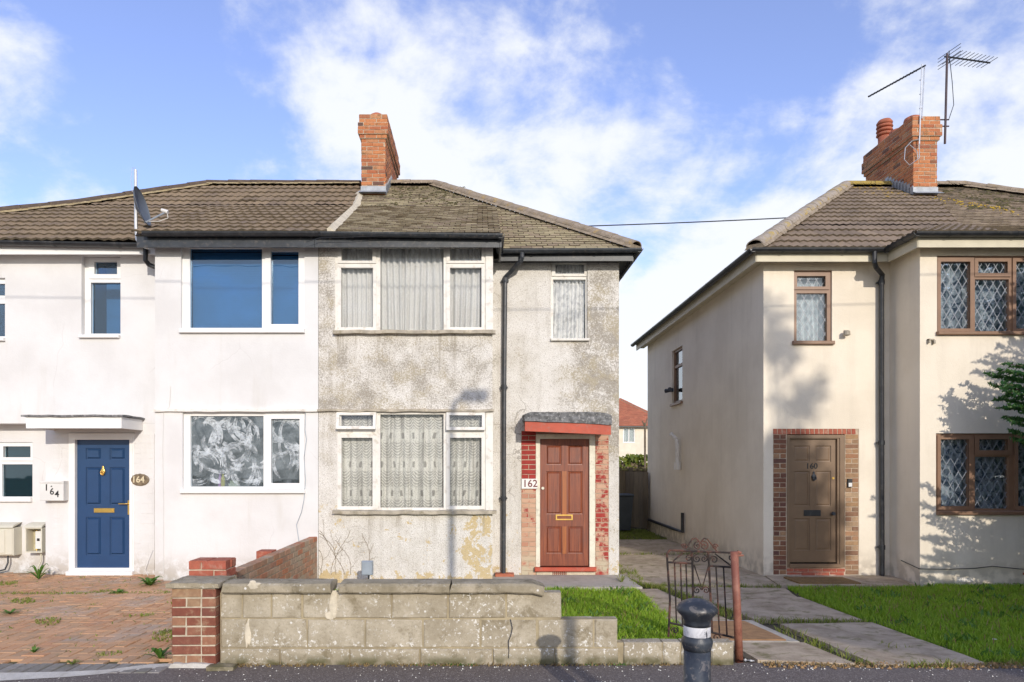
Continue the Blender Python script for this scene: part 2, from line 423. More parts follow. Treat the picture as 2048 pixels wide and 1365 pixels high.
simple('grey_bin', (.045, .055, .06), .5, .15, 5)
simple('interior_dark', (.035, .035, .04), .9, .2, 3)
simple('bark', (.16, .12, .08), .95, .3, 9, .8, 30)
simple('purple_plastic', (.75, .25, .65), .4, .05); simple('yellow_plastic', (.85, .62, .05), .4, .05)
simple('cream_sponge', (.7, .62, .42), .8, .2, 30)
simple('red_wrapper', (.75, .12, .12), .4, .15, 20)
simple('dry_debris', (.33, .20, .09), .95, .4, 30)
simple('pale_litter', (.68, .66, .6), .8, .2, 30)
simple('dry_vine', (.20, .15, .10), .95, .2)

def fence_wood():
    t = NT('fence_wood'); r = t.objrand()
    c = t.ramp(r, [(0, (.19, .145, .09)), (.5, (.26, .20, .12)), (1, (.16, .13, .095))])
    g = t.noise(1, 6, .7, .5, t.scaled((40, 40, 3)))
    c = t.mix(t.rng(g, .35, .7), t.mix(.35, c, (.03, .025, .02)), c)
    t.bsdf(c, .9, t.bump(g, .4, .006)); return t.m
M['fence_wood'] = fence_wood()
def wood_door():
    t = NT('varnished_mahogany')
    g = t.noise(1, 7, .65, .7, t.scaled((38, 38, 2.0)))
    c = t.ramp(g, [(.25, (.09, .02, .010)), (.5, (.21, .048, .018)), (.75, (.34, .095, .03))])
    c = t.mix(t.math('MULTIPLY', t.rng(t.noise(2.2, 5, .6), .48, .70), .4), c, (.13, .055, .045))
    c = t.mix(t.math('MULTIPLY', t.rng(t.noise(90, 3, .7, 0, t.scaled((1, 1, .3))), .62, .75), .35), c, (.40, .22, .15))
    t.bsdf(c, .45, t.bump(g, .15, .003)); return t.m
M['varnished_mahogany'] = wood_door()
def wood_orange():
    t = NT('orange_varnish')
    g = t.noise(1, 7, .65, .7, t.scaled((38, 38, 2.0)))
    c = t.ramp(g, [(.25, (.22, .06, .018)), (.7, (.42, .13, .03))])
    t.bsdf(c, .4, t.bump(g, .15, .003)); return t.m
M['orange_varnish'] = wood_orange()
def iron():
    t = NT('rusty_iron'); x, y, z = t.xyz()
    n = t.noise(9, 6, .7, .2)
    c = t.mix(t.rng(t.math('ADD', n, t.rng(z, .7, .9, 0, .03)), .48, .62), (.02, .014, .012), (.12, .05, .032))
    t.bsdf(c, .75, t.bump(t.noise(120, 4, .7), .4, .003)); return t.m
M['rusty_iron'] = iron()
def rpost():
    t = NT('rust_red_paint'); n = t.noise(10, 6, .7, .3)
    c = t.mix(t.rng(n, .42, .62), (.22, .075, .048), (.30, .125, .08))
    c = t.mix(t.math('MULTIPLY', t.rng(t.noise(30, 5, .7), .56, .68), .6), c, (.13, .06, .04))
    t.bsdf(c, .6, t.bump(n, .3, .004)); return t.m
M['rust_red_paint'] = rpost()
def bollard_m():
    t = NT('chipped_black_enamel')
    c = t.mix(t.rng(t.noise(6, 5, .65), .4, .7), (.022, .026, .034), (.05, .06, .075))
    c = t.mix(t.math('MULTIPLY', t.rng(t.noise(14, 7, .75, 1.2), .55, .63), .6), c, (.20, .18, .165))
    c = t.mix(t.math('MULTIPLY', t.rng(t.voro(26), .05, .03), .8), c, (.35, .27, .18))
    t.bsdf(c, t.rng(t.noise(12, 5), .3, .7, .28, .5), t.bump(t.noise(24, 5, .7), .35, .006)); return t.m
M['chipped_black_enamel'] = bollard_m()
def band_m():
    t = NT('peeling_white_band')
    n = t.noise(16, 6, .7, 1.0)
    c = t.mix(t.rng(n, .30, .6), (.42, .42, .45), (.66, .66, .68))
    c = t.mix(t.rng(t.noise(7, 5, .7, .8), .585, .60), c, (.03, .035, .045))
    c = t.mix(t.rng(t.noise(11, 5, .7, .8), .60, .62), c, (.50, .50, .45))
    t.bsdf(c, .5, t.bump(n, .4, .004)); return t.m
M['peeling_white_band'] = band_m()

def glass(name='window_glass', tint=(.92, .95, .96), smear=False, ior=1.5):
    t = NT(name)
    f = t.node('ShaderNodeFresnel', {'IOR': ior}).outputs[0]
    f = t.math('MULTIPLY', f, 1.9 if ior > 1.4 else 1.0, clamp=True)
    tr = t.node('ShaderNodeBsdfTransparent', {'Color': tint}).outputs[0]
    gl = t.node('ShaderNodeBsdfGlossy', {'Color': (.9, .95, 1, 1), 'Roughness': .02, 'Normal': t.bump(t.noise(1.6, 2), .12, .02)}).outputs[0]
    mx = t.node('ShaderNodeMixShader', {0: f, 1: tr, 2: gl}).outputs[0]
    if smear:
        a = t.rng(t.noise(3.6, 5, .65, .6), .38, .66, .01, .13)
        df = t.node('ShaderNodeBsdfDiffuse', {'Color': (.74, .79, .82, 1)}).outputs[0]
        mx = t.node('ShaderNodeMixShader', {0: a, 1: mx, 2: df}).outputs[0]
    t.l.new(mx, t.out.inputs['Surface']); M[name] = t.m
glass(); glass('smeared_glass', (.75, .82, .86), True); glass('sky_tinted_glass', (.56, .76, .92)); glass('old_glass', (.99, .99, .985), ior=1.35); glass('dark_glass', (.40, .56, .60))  # blue pane tint stands in for the reflected sky
def cloth(name, col, dark, kind):
    t = NT(name); x, y, z = t.xyz()
    if kind == 'net':
        dots = t.voro(62, t.scaled((1, .15, 1)), rnd=.25)
        h = t.rng(dots, .25, .5)
        c = t.mix(t.math('MULTIPLY', h, .5), col, dark)
        
    elif kind == 'swag':
        # rows of scalloped swags between plain motifs
        u = t.math('MULTIPLY', t.math('ADD', x, t.math('MULTIPLY', t.noise(2.5, 3), .16)), 2 * math.pi / .155)
        sc = t.math('ABSOLUTE', t.math('SINE', t.math('MULTIPLY', u, .5)))
        ph = t.math('ADD', t.math('MULTIPLY', z, 2 * math.pi / .042), t.math('MULTIPLY', sc, 9.5))
        s = t.math('ADD', t.math('MULTIPLY', t.math('SINE', ph), .5), .5)
        row = t.math('SINE', t.math('MULTIPLY', z, 2 * math.pi / .42))
        gate = t.math('MULTIPLY', t.rng(s, .3, .8), t.rng(row, -.6, .3))
        c = t.mix(t.math('MULTIPLY', gate, .5), col, dark)
        motif = t.math('MULTIPLY', t.rng(t.math('COSINE', u), .72, .85), t.rng(row, -.72, -.86))
        c = t.mix(t.math('MULTIPLY', motif, .6), c, tuple(q * .6 for q in dark))
        c = t.mix(t.math('MULTIPLY', t.rng(t.noise(60, 3), .5, .65), .4), c, dark)
    elif kind == 'floral':
        fl = t.rng(t.noise(9, 5, .62, 1.1), .41, .53)
        c = t.mix(fl, dark, col)
        c = t.mix(t.math('MULTIPLY', t.rng(t.voro(60), .3, .5), .3), c, dark)
    else:
        c = t.mix(t.rng(t.noise(12, 5, .6, .5), .4, .65), col, dark)
    if kind != 'floral':
        fold_shade = t.noise(1, 4, .6, .3, t.scaled((26, 1, .7)))  # pleat shade and see-through gaps put into the colour as dark streaks
        c = t.mix(t.rng(fold_shade, .56, .70, 0, .6), c, dark)
        c = t.mix(t.rng(t.noise(1, 3, .6, .3, t.scaled((11, 1, .5))), .52, .66, 0, .35), c, dark)
    b = t.node('ShaderNodeBsdfDiffuse', {'Color': c}).outputs[0]
    tl = t.node('ShaderNodeBsdfTranslucent', {'Color': c}).outputs[0]
    mx = t.node('ShaderNodeMixShader', {0: .25, 1: b, 2: tl}).outputs[0]
    t.l.new(mx, t.out.inputs['Surface']); M[name] = t.m
cloth('net_lace', (.90, .89, .86), (.42, .42, .42), 'net')
cloth('swag_lace', (.80, .79, .74), (.18, .17, .16), 'swag')
cloth('floral_lace', (.84, .87, .92), (.16, .20, .28), 'floral')
cloth('plain_voile', (.88, .88, .87), (.58, .59, .60), 'plain')
simple('sky_tinted_slat', (.27, .33, .37), .5, .06, 2); simple('teal_slat', (.09, .17, .21), .5, .1, 2)  # blue slat colour holds the sky reflection seen in the panes
simple('lead_came', (.38, .40, .43), .5, .1, 6, metallic=.3)

def leaf(name, a, b, c3, tl=.35):
    t = NT(name)
    c = t.ramp(t.island(), [(0, a), (.5, b), (1, c3)])
    c = t.mix(t.rng(t.noise(1.3, 3), .4, .65, 0, .6), c, t.mix(.4, c, a))
    p = t.node('ShaderNodeBsdfPrincipled', {'Base Color': c, 'Roughness': .6}).outputs[0]
    r = t.node('ShaderNodeBsdfTranslucent', {'Color': c}).outputs[0]
    t.l.new(t.node('ShaderNodeMixShader', {0: tl, 1: p, 2: r}).outputs[0], t.out.inputs['Surface']); M[name] = t.m
leaf('lawn_grass', (.17, .31, .014), (.28, .46, .025), (.40, .52, .06))
leaf('rough_grass', (.15, .21, .025), (.22, .28, .04), (.34, .31, .09))
leaf('dry_grass', (.28, .20, .08), (.36, .26, .12), (.22, .14, .05))
leaf('weed_leaf', (.07, .17, .02), (.10, .22, .03), (.14, .26, .05))
leaf('conifer_leaf', (.02, .09, .02), (.04, .14, .03), (.11, .20, .045))
leaf('hedge_leaf', (.16, .20, .02), (.25, .28, .03), (.09, .14, .02))
leaf('street_leaf', (.05, .08, .02), (.08, .10, .025), (.10, .12, .03))

simple('tile_edge_dirt_shade', (.11, .085, .055), .95, .3, 20)  # dirt and the shade under each course, both put into the edge colour

def whitewash():
    t = NT('whitewash')
    a = t.rng(t.noise(11, 5, .65, .4), .34, .68, .10, .62)
    tr = t.node('ShaderNodeBsdfTransparent').outputs[0]
    df = t.node('ShaderNodeBsdfDiffuse', {'Color': (.82, .87, .90, 1)}).outputs[0]
    t.l.new(t.node('ShaderNodeMixShader', {0: a, 1: tr, 2: df}).outputs[0], t.out.inputs['Surface']); return t.m
M['whitewash'] = whitewash()

# ------------------------------------------------------------------ mesh and object helpers
def tag(o, label=None, cat=None, group=None, kind=None):
    if label: o['label'] = label
    if cat: o['category'] = cat
    if group: o['group'] = group
    if kind: o['kind'] = kind
    return o
def adopt(o, parent):
    if parent is not None:
        o.parent = parent
        t = Vector(parent.get('_at', (0, 0, 0)))
        o.matrix_parent_inverse = Matrix.Translation(-t)
def empty(name, loc, label=None, cat=None, group=None):
    o = bpy.data.objects.new(name, None); COL.objects.link(o)
    o.location = loc; o.empty_display_size = .2
    o['_at'] = tuple(loc)
    return tag(o, label, cat, group)
class MB:
    def __init__(s): s.v = []; s.f = []
    def add(s, vs, fs):
        b = len(s.v); s.v += [tuple(q) for q in vs]; s.f += [tuple(b + i for i in f) for f in fs]
    def box(s, x0, x1, y0, y1, z0, z1):
        s.add([(x0, y0, z0), (x1, y0, z0), (x1, y1, z0), (x0, y1, z0), (x0, y0, z1), (x1, y0, z1), (x1, y1, z1), (x0, y1, z1)],
              [(0, 3, 2, 1), (4, 5, 6, 7), (0, 1, 5, 4), (1, 2, 6, 5), (2, 3, 7, 6), (3, 0, 4, 7)])
    def cbox(s, x0, x1, y0, y1, z0, z1, c=.006):
        """box with its front (-Y) edges chamfered"""
        s.add([(x0 + c, y0, z0 + c), (x1 - c, y0, z0 + c), (x1 - c, y0, z1 - c), (x0 + c, y0, z1 - c),
               (x0, y0 + c, z0), (x1, y0 + c, z0), (x1, y0 + c, z1), (x0, y0 + c, z1),
               (x0, y1, z0), (x1, y1, z0), (x1, y1, z1), (x0, y1, z1)],
              [(0, 1, 2, 3), (4, 5, 1, 0), (5, 6, 2, 1), (6, 7, 3, 2), (7, 4, 0, 3), (8, 9, 5, 4), (9, 10, 6, 5), (10, 11, 7, 6), (11, 8, 4, 7), (11, 10, 9, 8)])
    def tube(s, pts, r, n=8, caps=True):
        pts = [Vector(p) for p in pts]; rr = r if isinstance(r, (list, tuple)) else [r] * len(pts)
        rings = []
        t0 = (pts[1] - pts[0]).normalized()
        up = Vector((0, 0, 1)) if abs(t0.z) < .9 else Vector((1, 0, 0))
        a = t0.cross(up).normalized()
        for i, p in enumerate(pts):
            if i == 0: t = pts[1] - pts[0]
            elif i == len(pts) - 1: t = pts[-1] - pts[-2]
            else: t = (pts[i + 1] - pts[i]).normalized() + (pts[i] - pts[i - 1]).normalized()
            t.normalize()
            a = (a - t * a.dot(t)).normalized(); b = t.cross(a)
            rings.append([p + (a * math.cos(2 * math.pi * k / n) + b * math.sin(2 * math.pi * k / n)) * rr[i] for k in range(n)])
        base = len(s.v)
        for rg in rings: s.v += [tuple(q) for q in rg]
        for i in range(len(pts) - 1):
            for k in range(n):
                k2 = (k + 1) % n
                s.f.append((base + i * n + k, base + i * n + k2, base + (i + 1) * n + k2, base + (i + 1) * n + k))
        if caps:
            s.f.append(tuple(base + k for k in reversed(range(n)))); s.f.append(tuple(base + (len(pts) - 1) * n + k for k in range(n)))
    def lathe(s, cx, cy, prof, n=24):
        base = len(s.v)
        for r, z in prof:
            for k in range(n):
                a = 2 * math.pi * k / n; s.v.append((cx + r * math.cos(a), cy + r * math.sin(a), z))
        for i in range(len(prof) - 1):
            for k in range(n):
                k2 = (k + 1) % n
                s.f.append((base + i * n + k, base + i * n + k2, base + (i + 1) * n + k2, base + (i + 1) * n + k))
        s.f.append(tuple(base + k for k in reversed(range(n)))); s.f.append(tuple(base + (len(prof) - 1) * n + k for k in range(n)))
    def poly_prism(s, pts, z0, z1):
        """pts: (x, y) counter-clockwise"""
        n = len(pts)
        s.add([(p[0], p[1], z0) for p in pts] + [(p[0], p[1], z1) for p in pts],
              [tuple(reversed(range(n))), tuple(range(n, 2 * n))] + [(i, (i + 1) % n, n + (i + 1) % n, n + i) for i in range(n)])
    def panel(s, r, holes, y0, y1, sides=True, back=False):
        """upright sheet facing -Y with rectangular holes whose reveals run from y0 to y1"""
        x0, x1, z0, z1 = r
        xs = sorted({x0, x1} | {min(max(h[i], x0), x1) for h in holes for i in (0, 1)})
        zs = sorted({z0, z1} | {min(max(h[i], z0), z1) for h in holes for i in (2, 3)})
        def sub(l):
            o = [l[0]]
            for q in l[1:]:
                if q - o[-1] > 1e-5: o.append(q)
            return o
        xs, zs = sub(xs), sub(zs)
        for i in range(len(xs) - 1):
            for j in range(len(zs) - 1):
                mx, mz = (xs[i] + xs[i + 1]) / 2, (zs[j] + zs[j + 1]) / 2
                if any(h[0] < mx < h[1] and h[2] < mz < h[3] for h in holes): continue
                a, b, c, d = xs[i], xs[i + 1], zs[j], zs[j + 1]
                s.add([(a, y0, c), (b, y0, c), (b, y0, d), (a, y0, d)], [(0, 1, 2, 3)])
                if back: s.add([(a, y1, c), (b, y1, c), (b, y1, d), (a, y1, d)], [(3, 2, 1, 0)])
        for h in holes:
            a, b, c, d = max(h[0], x0), min(h[1], x1), max(h[2], z0), min(h[3], z1)
            s.add([(a, y0, c), (a, y0, d), (a, y1, d), (a, y1, c)], [(0, 1, 2, 3)])
            s.add([(b, y0, c), (b, y1, c), (b, y1, d), (b, y0, d)], [(0, 1, 2, 3)])
            s.add([(a, y0, c), (a, y1, c), (b, y1, c), (b, y0, c)], [(0, 1, 2, 3)])
            s.add([(a, y0, d), (b, y0, d), (b, y1, d), (a, y1, d)], [(0, 1, 2, 3)])
        if sides:
            s.add([(x0, y0, z0), (x0, y1, z0), (x0, y1, z1), (x0, y0, z1)], [(3, 2, 1, 0)])
            s.add([(x1, y0, z0), (x1, y1, z0), (x1, y1, z1), (x1, y0, z1)], [(0, 1, 2, 3)])
            s.add([(x0, y0, z0), (x1, y0, z0), (x1, y1, z0), (x0, y1, z0)], [(3, 2, 1, 0)])
            s.add([(x0, y0, z1), (x1, y0, z1), (x1, y1, z1), (x0, y1, z1)], [(0, 1, 2, 3)])
    def mesh(s, name, mat, smooth=False):
        me = bpy.data.meshes.new(name); me.from_pydata(s.v, [], s.f)
        if mat: me.materials.append(M[mat])
        if smooth: me.polygons.foreach_set('use_smooth', [True] * len(me.polygons))
        me.update(); return me
    def build(s, name, mat, parent=None, smooth=False, origin=None):
        if origin is not None:
            ox, oy, oz = origin; s.v = [(a - ox, b - oy, c - oz) for a, b, c in s.v]
        o = bpy.data.objects.new(name, s.mesh(name, mat, smooth)); COL.objects.link(o)
        if origin is not None: o.location = origin; o['_at'] = tuple(origin)
        adopt(o, parent)
        return o
def boxobj(name, mat, parent, *b, **k):
    m = MB(); m.box(*b); return m.build(name, mat, parent, **k)
def np_mesh(name, verts, faces, mat, parent=None):
    """verts (n,3), faces (m,k) all with k corners"""
    me = bpy.data.meshes.new(name); m, k = faces.shape
    me.vertices.add(len(verts)); me.vertices.foreach_set('co', verts.astype(np.float32).ravel())
    me.loops.add(m * k); me.loops.foreach_set('vertex_index', faces.astype(np.int32).ravel())
    me.polygons.add(m); me.polygons.foreach_set('loop_start', np.arange(0, m * k, k, dtype=np.int32))
    me.polygons.foreach_set('loop_total', np.full(m, k, dtype=np.int32))
    me.materials.append(M[mat]); me.update(); me.validate()
    o = bpy.data.objects.new(name, me); COL.objects.link(o); adopt(o, parent); return o
def textobj(name, body, x, y, z, size, mat, parent, extrude=.003, font_scale=(1, 1), rotz=0):
    cu = bpy.data.curves.new(name, 'FONT'); cu.body = body; cu.size = size; cu.extrude = extrude
    cu.align_x = 'CENTER'; cu.align_y = 'CENTER'; cu.resolution_u = 3; cu.offset = size * .012
    tmp = bpy.data.objects.new('tmp_text', cu); COL.objects.link(tmp)
    me = bpy.data.meshes.new_from_object(tmp.evaluated_get(bpy.context.evaluated_depsgraph_get()))
    bpy.data.objects.remove(tmp)
    me.materials.clear(); me.materials.append(M[mat]); me.name = name
    me.transform(Matrix.Translation((x, y, z)) @ Matrix.Rotation(R(90), 4, 'X') @ Matrix.Rotation(rotz, 4, 'Z') @ Matrix.Diagonal((font_scale[0], font_scale[1], 1, 1)))
    o = bpy.data.objects.new(name, me); COL.objects.link(o); adopt(o, parent); return o

# bricks: unit meshes are shared between bricks of one length
_bc = {}
def brick_mesh(l, h, depth, mat, proud, var):
    key = (round(l, 2), round(h, 3), depth, mat, proud, var)
    if key not in _bc:
        m = MB(); c = .005; rr = random.Random(len(_bc))
        m.cbox(-l / 2, l / 2, -proud, depth, -h / 2, h / 2, min(c, proud * .9))
        m.v = [(a + rr.uniform(-.0025, .0025), b + rr.uniform(-.002, .002), q + rr.uniform(-.002, .002)) for a, b, q in m.v]
        _bc[key] = m.mesh('brick', mat)
    return _bc[key]
def frame_for(u, n):
    u = Vector(u); y = -Vector(n); z = u.cross(y)
    return Matrix((u, y, z)).transposed()
def brickwork(parent, origin, u, n, W, H, mat, bond='stretcher', L=.215, h=.065, j=.01, depth=.045, proud=.006, joined=None,
              shift=0, jit=.002, clip=None, name='brick'):
    """a face of bricks; joined = an MB to collect them in instead of making single bricks"""
    org = Vector(origin); Rm = frame_for(u, n); u = Vector(u)
    rows = int(round(H / (h + j))); ph = H / rows; hh = ph - j
    for k in range(rows):
        zc = ph * (k + .5)
        odd = (k + shift) % 2
        if bond == 'header': seq = [L / 2 - j / 2] * 40; st = -(L / 4) * odd
        elif bond == 'flemish': seq = [L, L / 2 - j / 2] * 30; st = -(.165) * odd
        elif bond == 'stack': seq = [L] * 60; st = 0
        elif bond == 'door':
            seq = [W - 2 * j] if odd else [W / 2 - 1.5 * j + random.uniform(-.006, .006)]; seq = seq if odd else seq + [W - 3 * j - seq[0]]; st = j
        else: seq = [L] * 60; st = -(L / 2 + j / 2) * odd
        p = st
        for l in seq:
            a, b = max(p, 0.0 if bond != 'door' else p), min(p + l, W)
            p += l + j
            if b - a < .03:
                if a > W: break
                continue
            if clip and not clip((a + b) / 2, zc): continue
            c = org + u * ((a + b) / 2 + random.uniform(-jit, jit)) + Vector((0, 0, zc + random.uniform(-jit, jit) * .5)) - Vector(n) * random.uniform(-.5, 1) * jit
            if joined is not None:
                bm_ = MB(); bm_.cbox(-(b - a) / 2, (b - a) / 2, -proud, .01, -hh / 2, hh / 2, .004)
                joined.add([tuple(c + Rm @ Vector(q)) for q in bm_.v], bm_.f)
            else:
                o = bpy.data.objects.new(name, brick_mesh(b - a, hh, depth, mat, proud, random.randint(0, 2)))
                o.matrix_basis = Matrix.Translation(c) @ Rm.to_4x4() @ Matrix.Rotation(random.uniform(-.006, .006), 4, 'Y')
                COL.objects.link(o); adopt(o, parent)

# roof tiles
def roll_tile(w, l, t=.028, rolls=2, amp=.022, n=4):
    m = MB(); k = rolls * n
    for row in (0, 1):
        for i in range(k + 1):
            x = -w / 2 + w * i / k
            zz = amp * (.5 - .5 * math.cos(2 * math.pi * i / n)) + (t if row == 0 else 0)
            m.v.append((x, -l / 2 if row == 0 else l / 2, zz))
    for i in range(k + 1):
        x, y, z = m.v[i]; m.v.append((x, y + .002, z - t))
    for i in range(k):
        m.f.append((i, i + 1, k + 1 + i + 1, k + 1 + i)); m.f.append((2 * (k + 1) + i, 2 * (k + 1) + i + 1, i + 1, i))
    return m
def flat_tile(w, l, t=.014):
    m = MB(); a = w / 2; b = l / 2
    m.v = [(-a, -b, t), (a, -b, t), (a, b, 0), (-a, b, 0), (-a, -b, 0), (a, -b, 0)]
    m.f = [(0, 1, 2, 3), (4, 5, 1, 0), (4, 0, 3), (5, 2, 1)]
    return m
def tile_plane(parent, P, U, V, poly, rows, gauge, tw, kind, mat, near=300, sag=0, lift=.012, skip=.0, off=0):
    """poly: convex outline in (u, v) metres, counter-clockwise, u along the eave and v up the slope"""
    P, U, V = Vector(P), Vector(U).normalized(), Vector(V).normalized(); Nn = U.cross(V)
    Rm = Matrix((U, V, Nn)).transposed()
    l = gauge * (1.12 if kind == 'roll' else 1.25)
    proto = roll_tile(tw, l, .030, 2, .020) if kind == 'roll' else flat_tile(tw - .009, l)
    pm = [proto.mesh('tile', mat)]
    if kind != 'roll':
        for q in range(3):
            p2 = flat_tile(tw - .006 - .006 * q, l, .011 + .003 * q); pm.append(p2.mesh('tile', mat))
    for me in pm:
        me.materials.append(M['tile_edge_dirt_shade'])
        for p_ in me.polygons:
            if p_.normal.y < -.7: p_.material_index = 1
    us = [p[0] for p in poly]; vs = [p[1] for p in poly]
    def edges():
        n = len(poly)
        for i in range(n):
            a, b = Vector(poly[i]), Vector(poly[(i + 1) % n]); d = b - a
            yield a, Vector((-d.y, d.x)).normalized()      # inward normal
    E = list(edges()); items = []
    for r in range(rows):
        v = gauge * (r + .5)
        u = math.floor(min(us) / tw) * tw - tw - (P.x % tw if U.x > .9 else 0) + (tw / 2 if (r % 2 and kind != 'roll') else 0)
        while u < max(us) + tw:
            u += tw
            cs = [(u - tw / 2, v - l / 2), (u + tw / 2, v - l / 2), (u + tw / 2, v + l / 2), (u - tw / 2, v + l / 2)]
            cut = []; out = False
            for a, nn in E:
                ds = [(Vector(c) - a).dot(nn) for c in cs]
                if max(ds) < .01: out = True; break
                if min(ds) < -.012: cut.append((a, nn))
            if out: continue
            if skip and random.random() < skip: continue
            c = P + U * u + V * v + Nn * (lift + random.uniform(0, .004))
            items.append((c.x * c.x + c.y * c.y + c.z * c.z, c, u, v, cut))
    items.sort(key=lambda t: t[0])
    J = MB(); JE = MB()
    for i, (_, c, u, v, cut) in enumerate(items):
        tw_ = random.choice(pm)
        rot = Matrix.Rotation(random.gauss(0, .006), 4, 'Z') @ Matrix.Rotation(random.gauss(0, .012 if kind == 'roll' else .02), 4, 'X')
        mx = Matrix.Translation(c) @ Rm.to_4x4() @ rot
        me = tw_
        if cut:
            bm = bmesh.new(); bm.from_mesh(tw_)
            for a, nn in cut:
                lc = Vector((a.x - u, a.y - v, 0))
                bmesh.ops.bisect_plane(bm, geom=bm.verts[:] + bm.edges[:] + bm.faces[:], plane_co=lc, plane_no=(-nn.x, -nn.y, 0), clear_outer=True)
            if not bm.faces: bm.free(); continue
            me = bpy.data.meshes.new('tile'); bm.to_mesh(me); bm.free()
            if not me.materials: me.materials.append(M[mat]); me.materials.append(M['tile_edge_dirt_shade'])
        if i < near:
            o = bpy.data.objects.new('tile', me); o.matrix_basis = mx; COL.objects.link(o); adopt(o, parent)
        else:
            nf = len(J.f)
            J.add([tuple(mx @ q.co) for q in me.vertices], [tuple(p.vertices) for p in me.polygons])
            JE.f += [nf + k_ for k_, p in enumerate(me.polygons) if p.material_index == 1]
    if J.v:
        o = tag(J.build('tile_courses', mat + '_joined', parent), kind='stuff'); o.data.materials.append(M['tile_edge_dirt_shade'])
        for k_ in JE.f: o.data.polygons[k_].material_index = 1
def ridge_run(parent, A, B, mat, piece=.42, r=.115, name='ridge_tile', mortar='dark_mortar'):
    A, B = Vector(A), Vector(B); d = (B - A); n = max(1, int(round(d.length / piece))); st = d.normalized(); pl = d.length / n
    side = st.cross(Vector((0, 0, 1))).normalized(); up = side.cross(st)
    def half(r0, r1, l, k=8):
        m = MB()
        for (yy, rr) in ((-l / 2, r0), (l / 2, r1)):
            for i in range(k + 1):
                a = math.pi * i / k; m.v.append((rr * math.cos(a), yy, rr * .72 * math.sin(a) - .02))
            for i in range(k + 1):
                a = math.pi * i / k; m.v.append(((rr - .018) * math.cos(a), yy, (rr - .018) * .72 * math.sin(a) - .02))
        q = k + 1
        for i in range(k):
            m.f.append((i, 2 * q + i, 2 * q + i + 1, i + 1)); m.f.append((q + i, i, i + 1, q + i + 1)); m.f.append((2 * q + i, 3 * q + i, 3 * q + i + 1, 2 * q + i + 1))
        return m.mesh('ridge_tile', mat, False)
    me = half(r, r * .96, pl * .985); Rm = Matrix((side, st, up)).transposed().to_4x4()
    for i in range(n):
        c = A + st * pl * (i + .5) + up * random.uniform(-.004, .006)
        o = bpy.data.objects.new(name, me); o.matrix_basis = Matrix.Translation(c) @ Rm @ Matrix.Rotation(random.gauss(0, .012), 4, 'X'); COL.objects.link(o); adopt(o, parent)
    m = MB()
    K = 40
    for i in range(K):
        a = A + d * (i / K); b = A + d * ((i + 1) / K); w = r + .03 + random.uniform(-.015, .02)
        vs = [a - side * w - up * .06, a + side * w - up * .06, a + side * (r * .8) - up * 0, a - side * (r * .8) - up * 0]
        vs += [q + (b - a) for q in vs]
        m.add(vs, [(0, 4, 7, 3), (1, 2, 6, 5), (3, 7, 6, 2), (0, 3, 2, 1), (4, 5, 6, 7)])
    m.build('mortar_bed', mortar, parent)
def gutter(parent, pts, r=.058, mat='black_plastic', brackets=True, name='gutter'):
    """half-round channel along pts (each the centre of its top)"""
    m = MB(); pts = [Vector(p) for p in pts]
    prof = [(math.cos(a), math.sin(a)) for a in [math.pi + math.pi * i / 8 for i in range(9)]]
    for i in range(len(pts) - 1):
        a, b = pts[i], pts[i + 1]; t = (b - a).normalized(); s_ = Vector((t.y, -t.x, 0)).normalized()
        rows = []
        for p in (a - t * (.03 if i else 0), b + t * (.03 if i < len(pts) - 2 else 0)):
            rows.append([p + s_ * (r * c) + Vector((0, 0, 1)) * (r * q) for c, q in prof] + [p + s_ * ((r - .006) * c) + Vector((0, 0, 1)) * ((r - .006) * q) for c, q in reversed(prof)])
        n = len(rows[0]); base = len(m.v); m.v += [tuple(q) for q in rows[0] + rows[1]]
        for k in range(n): m.f.append((base + k, base + (k + 1) % n, base + n + (k + 1) % n, base + n + k))
        for e in (0, n):
            for k in range(8): m.f.append((base + e + k, base + e + k + 1, base + e + n - 2 - k, base + e + n - 1 - k))
        if i == 0 or i == len(pts) - 2:      # stop end
            e = 0 if i == 0 else n; m.f.append(tuple(base + e + k for k in range(9)))
        L = (b - a).length
        if brackets:
            q = .45
            while q < L:
                c = a + t * q; rr = r + .006
                vs = []
                for off in (-.014, .014):
                    vs += [c + t * off + s_ * (rr * cc) + Vector((0, 0, 1)) * (rr * ss) for cc, ss in prof]
                m.add(vs, [(k, k + 1, 9 + k + 1, 9 + k) for k in range(8)]); q += .95
    return m.build(name, mat, parent)

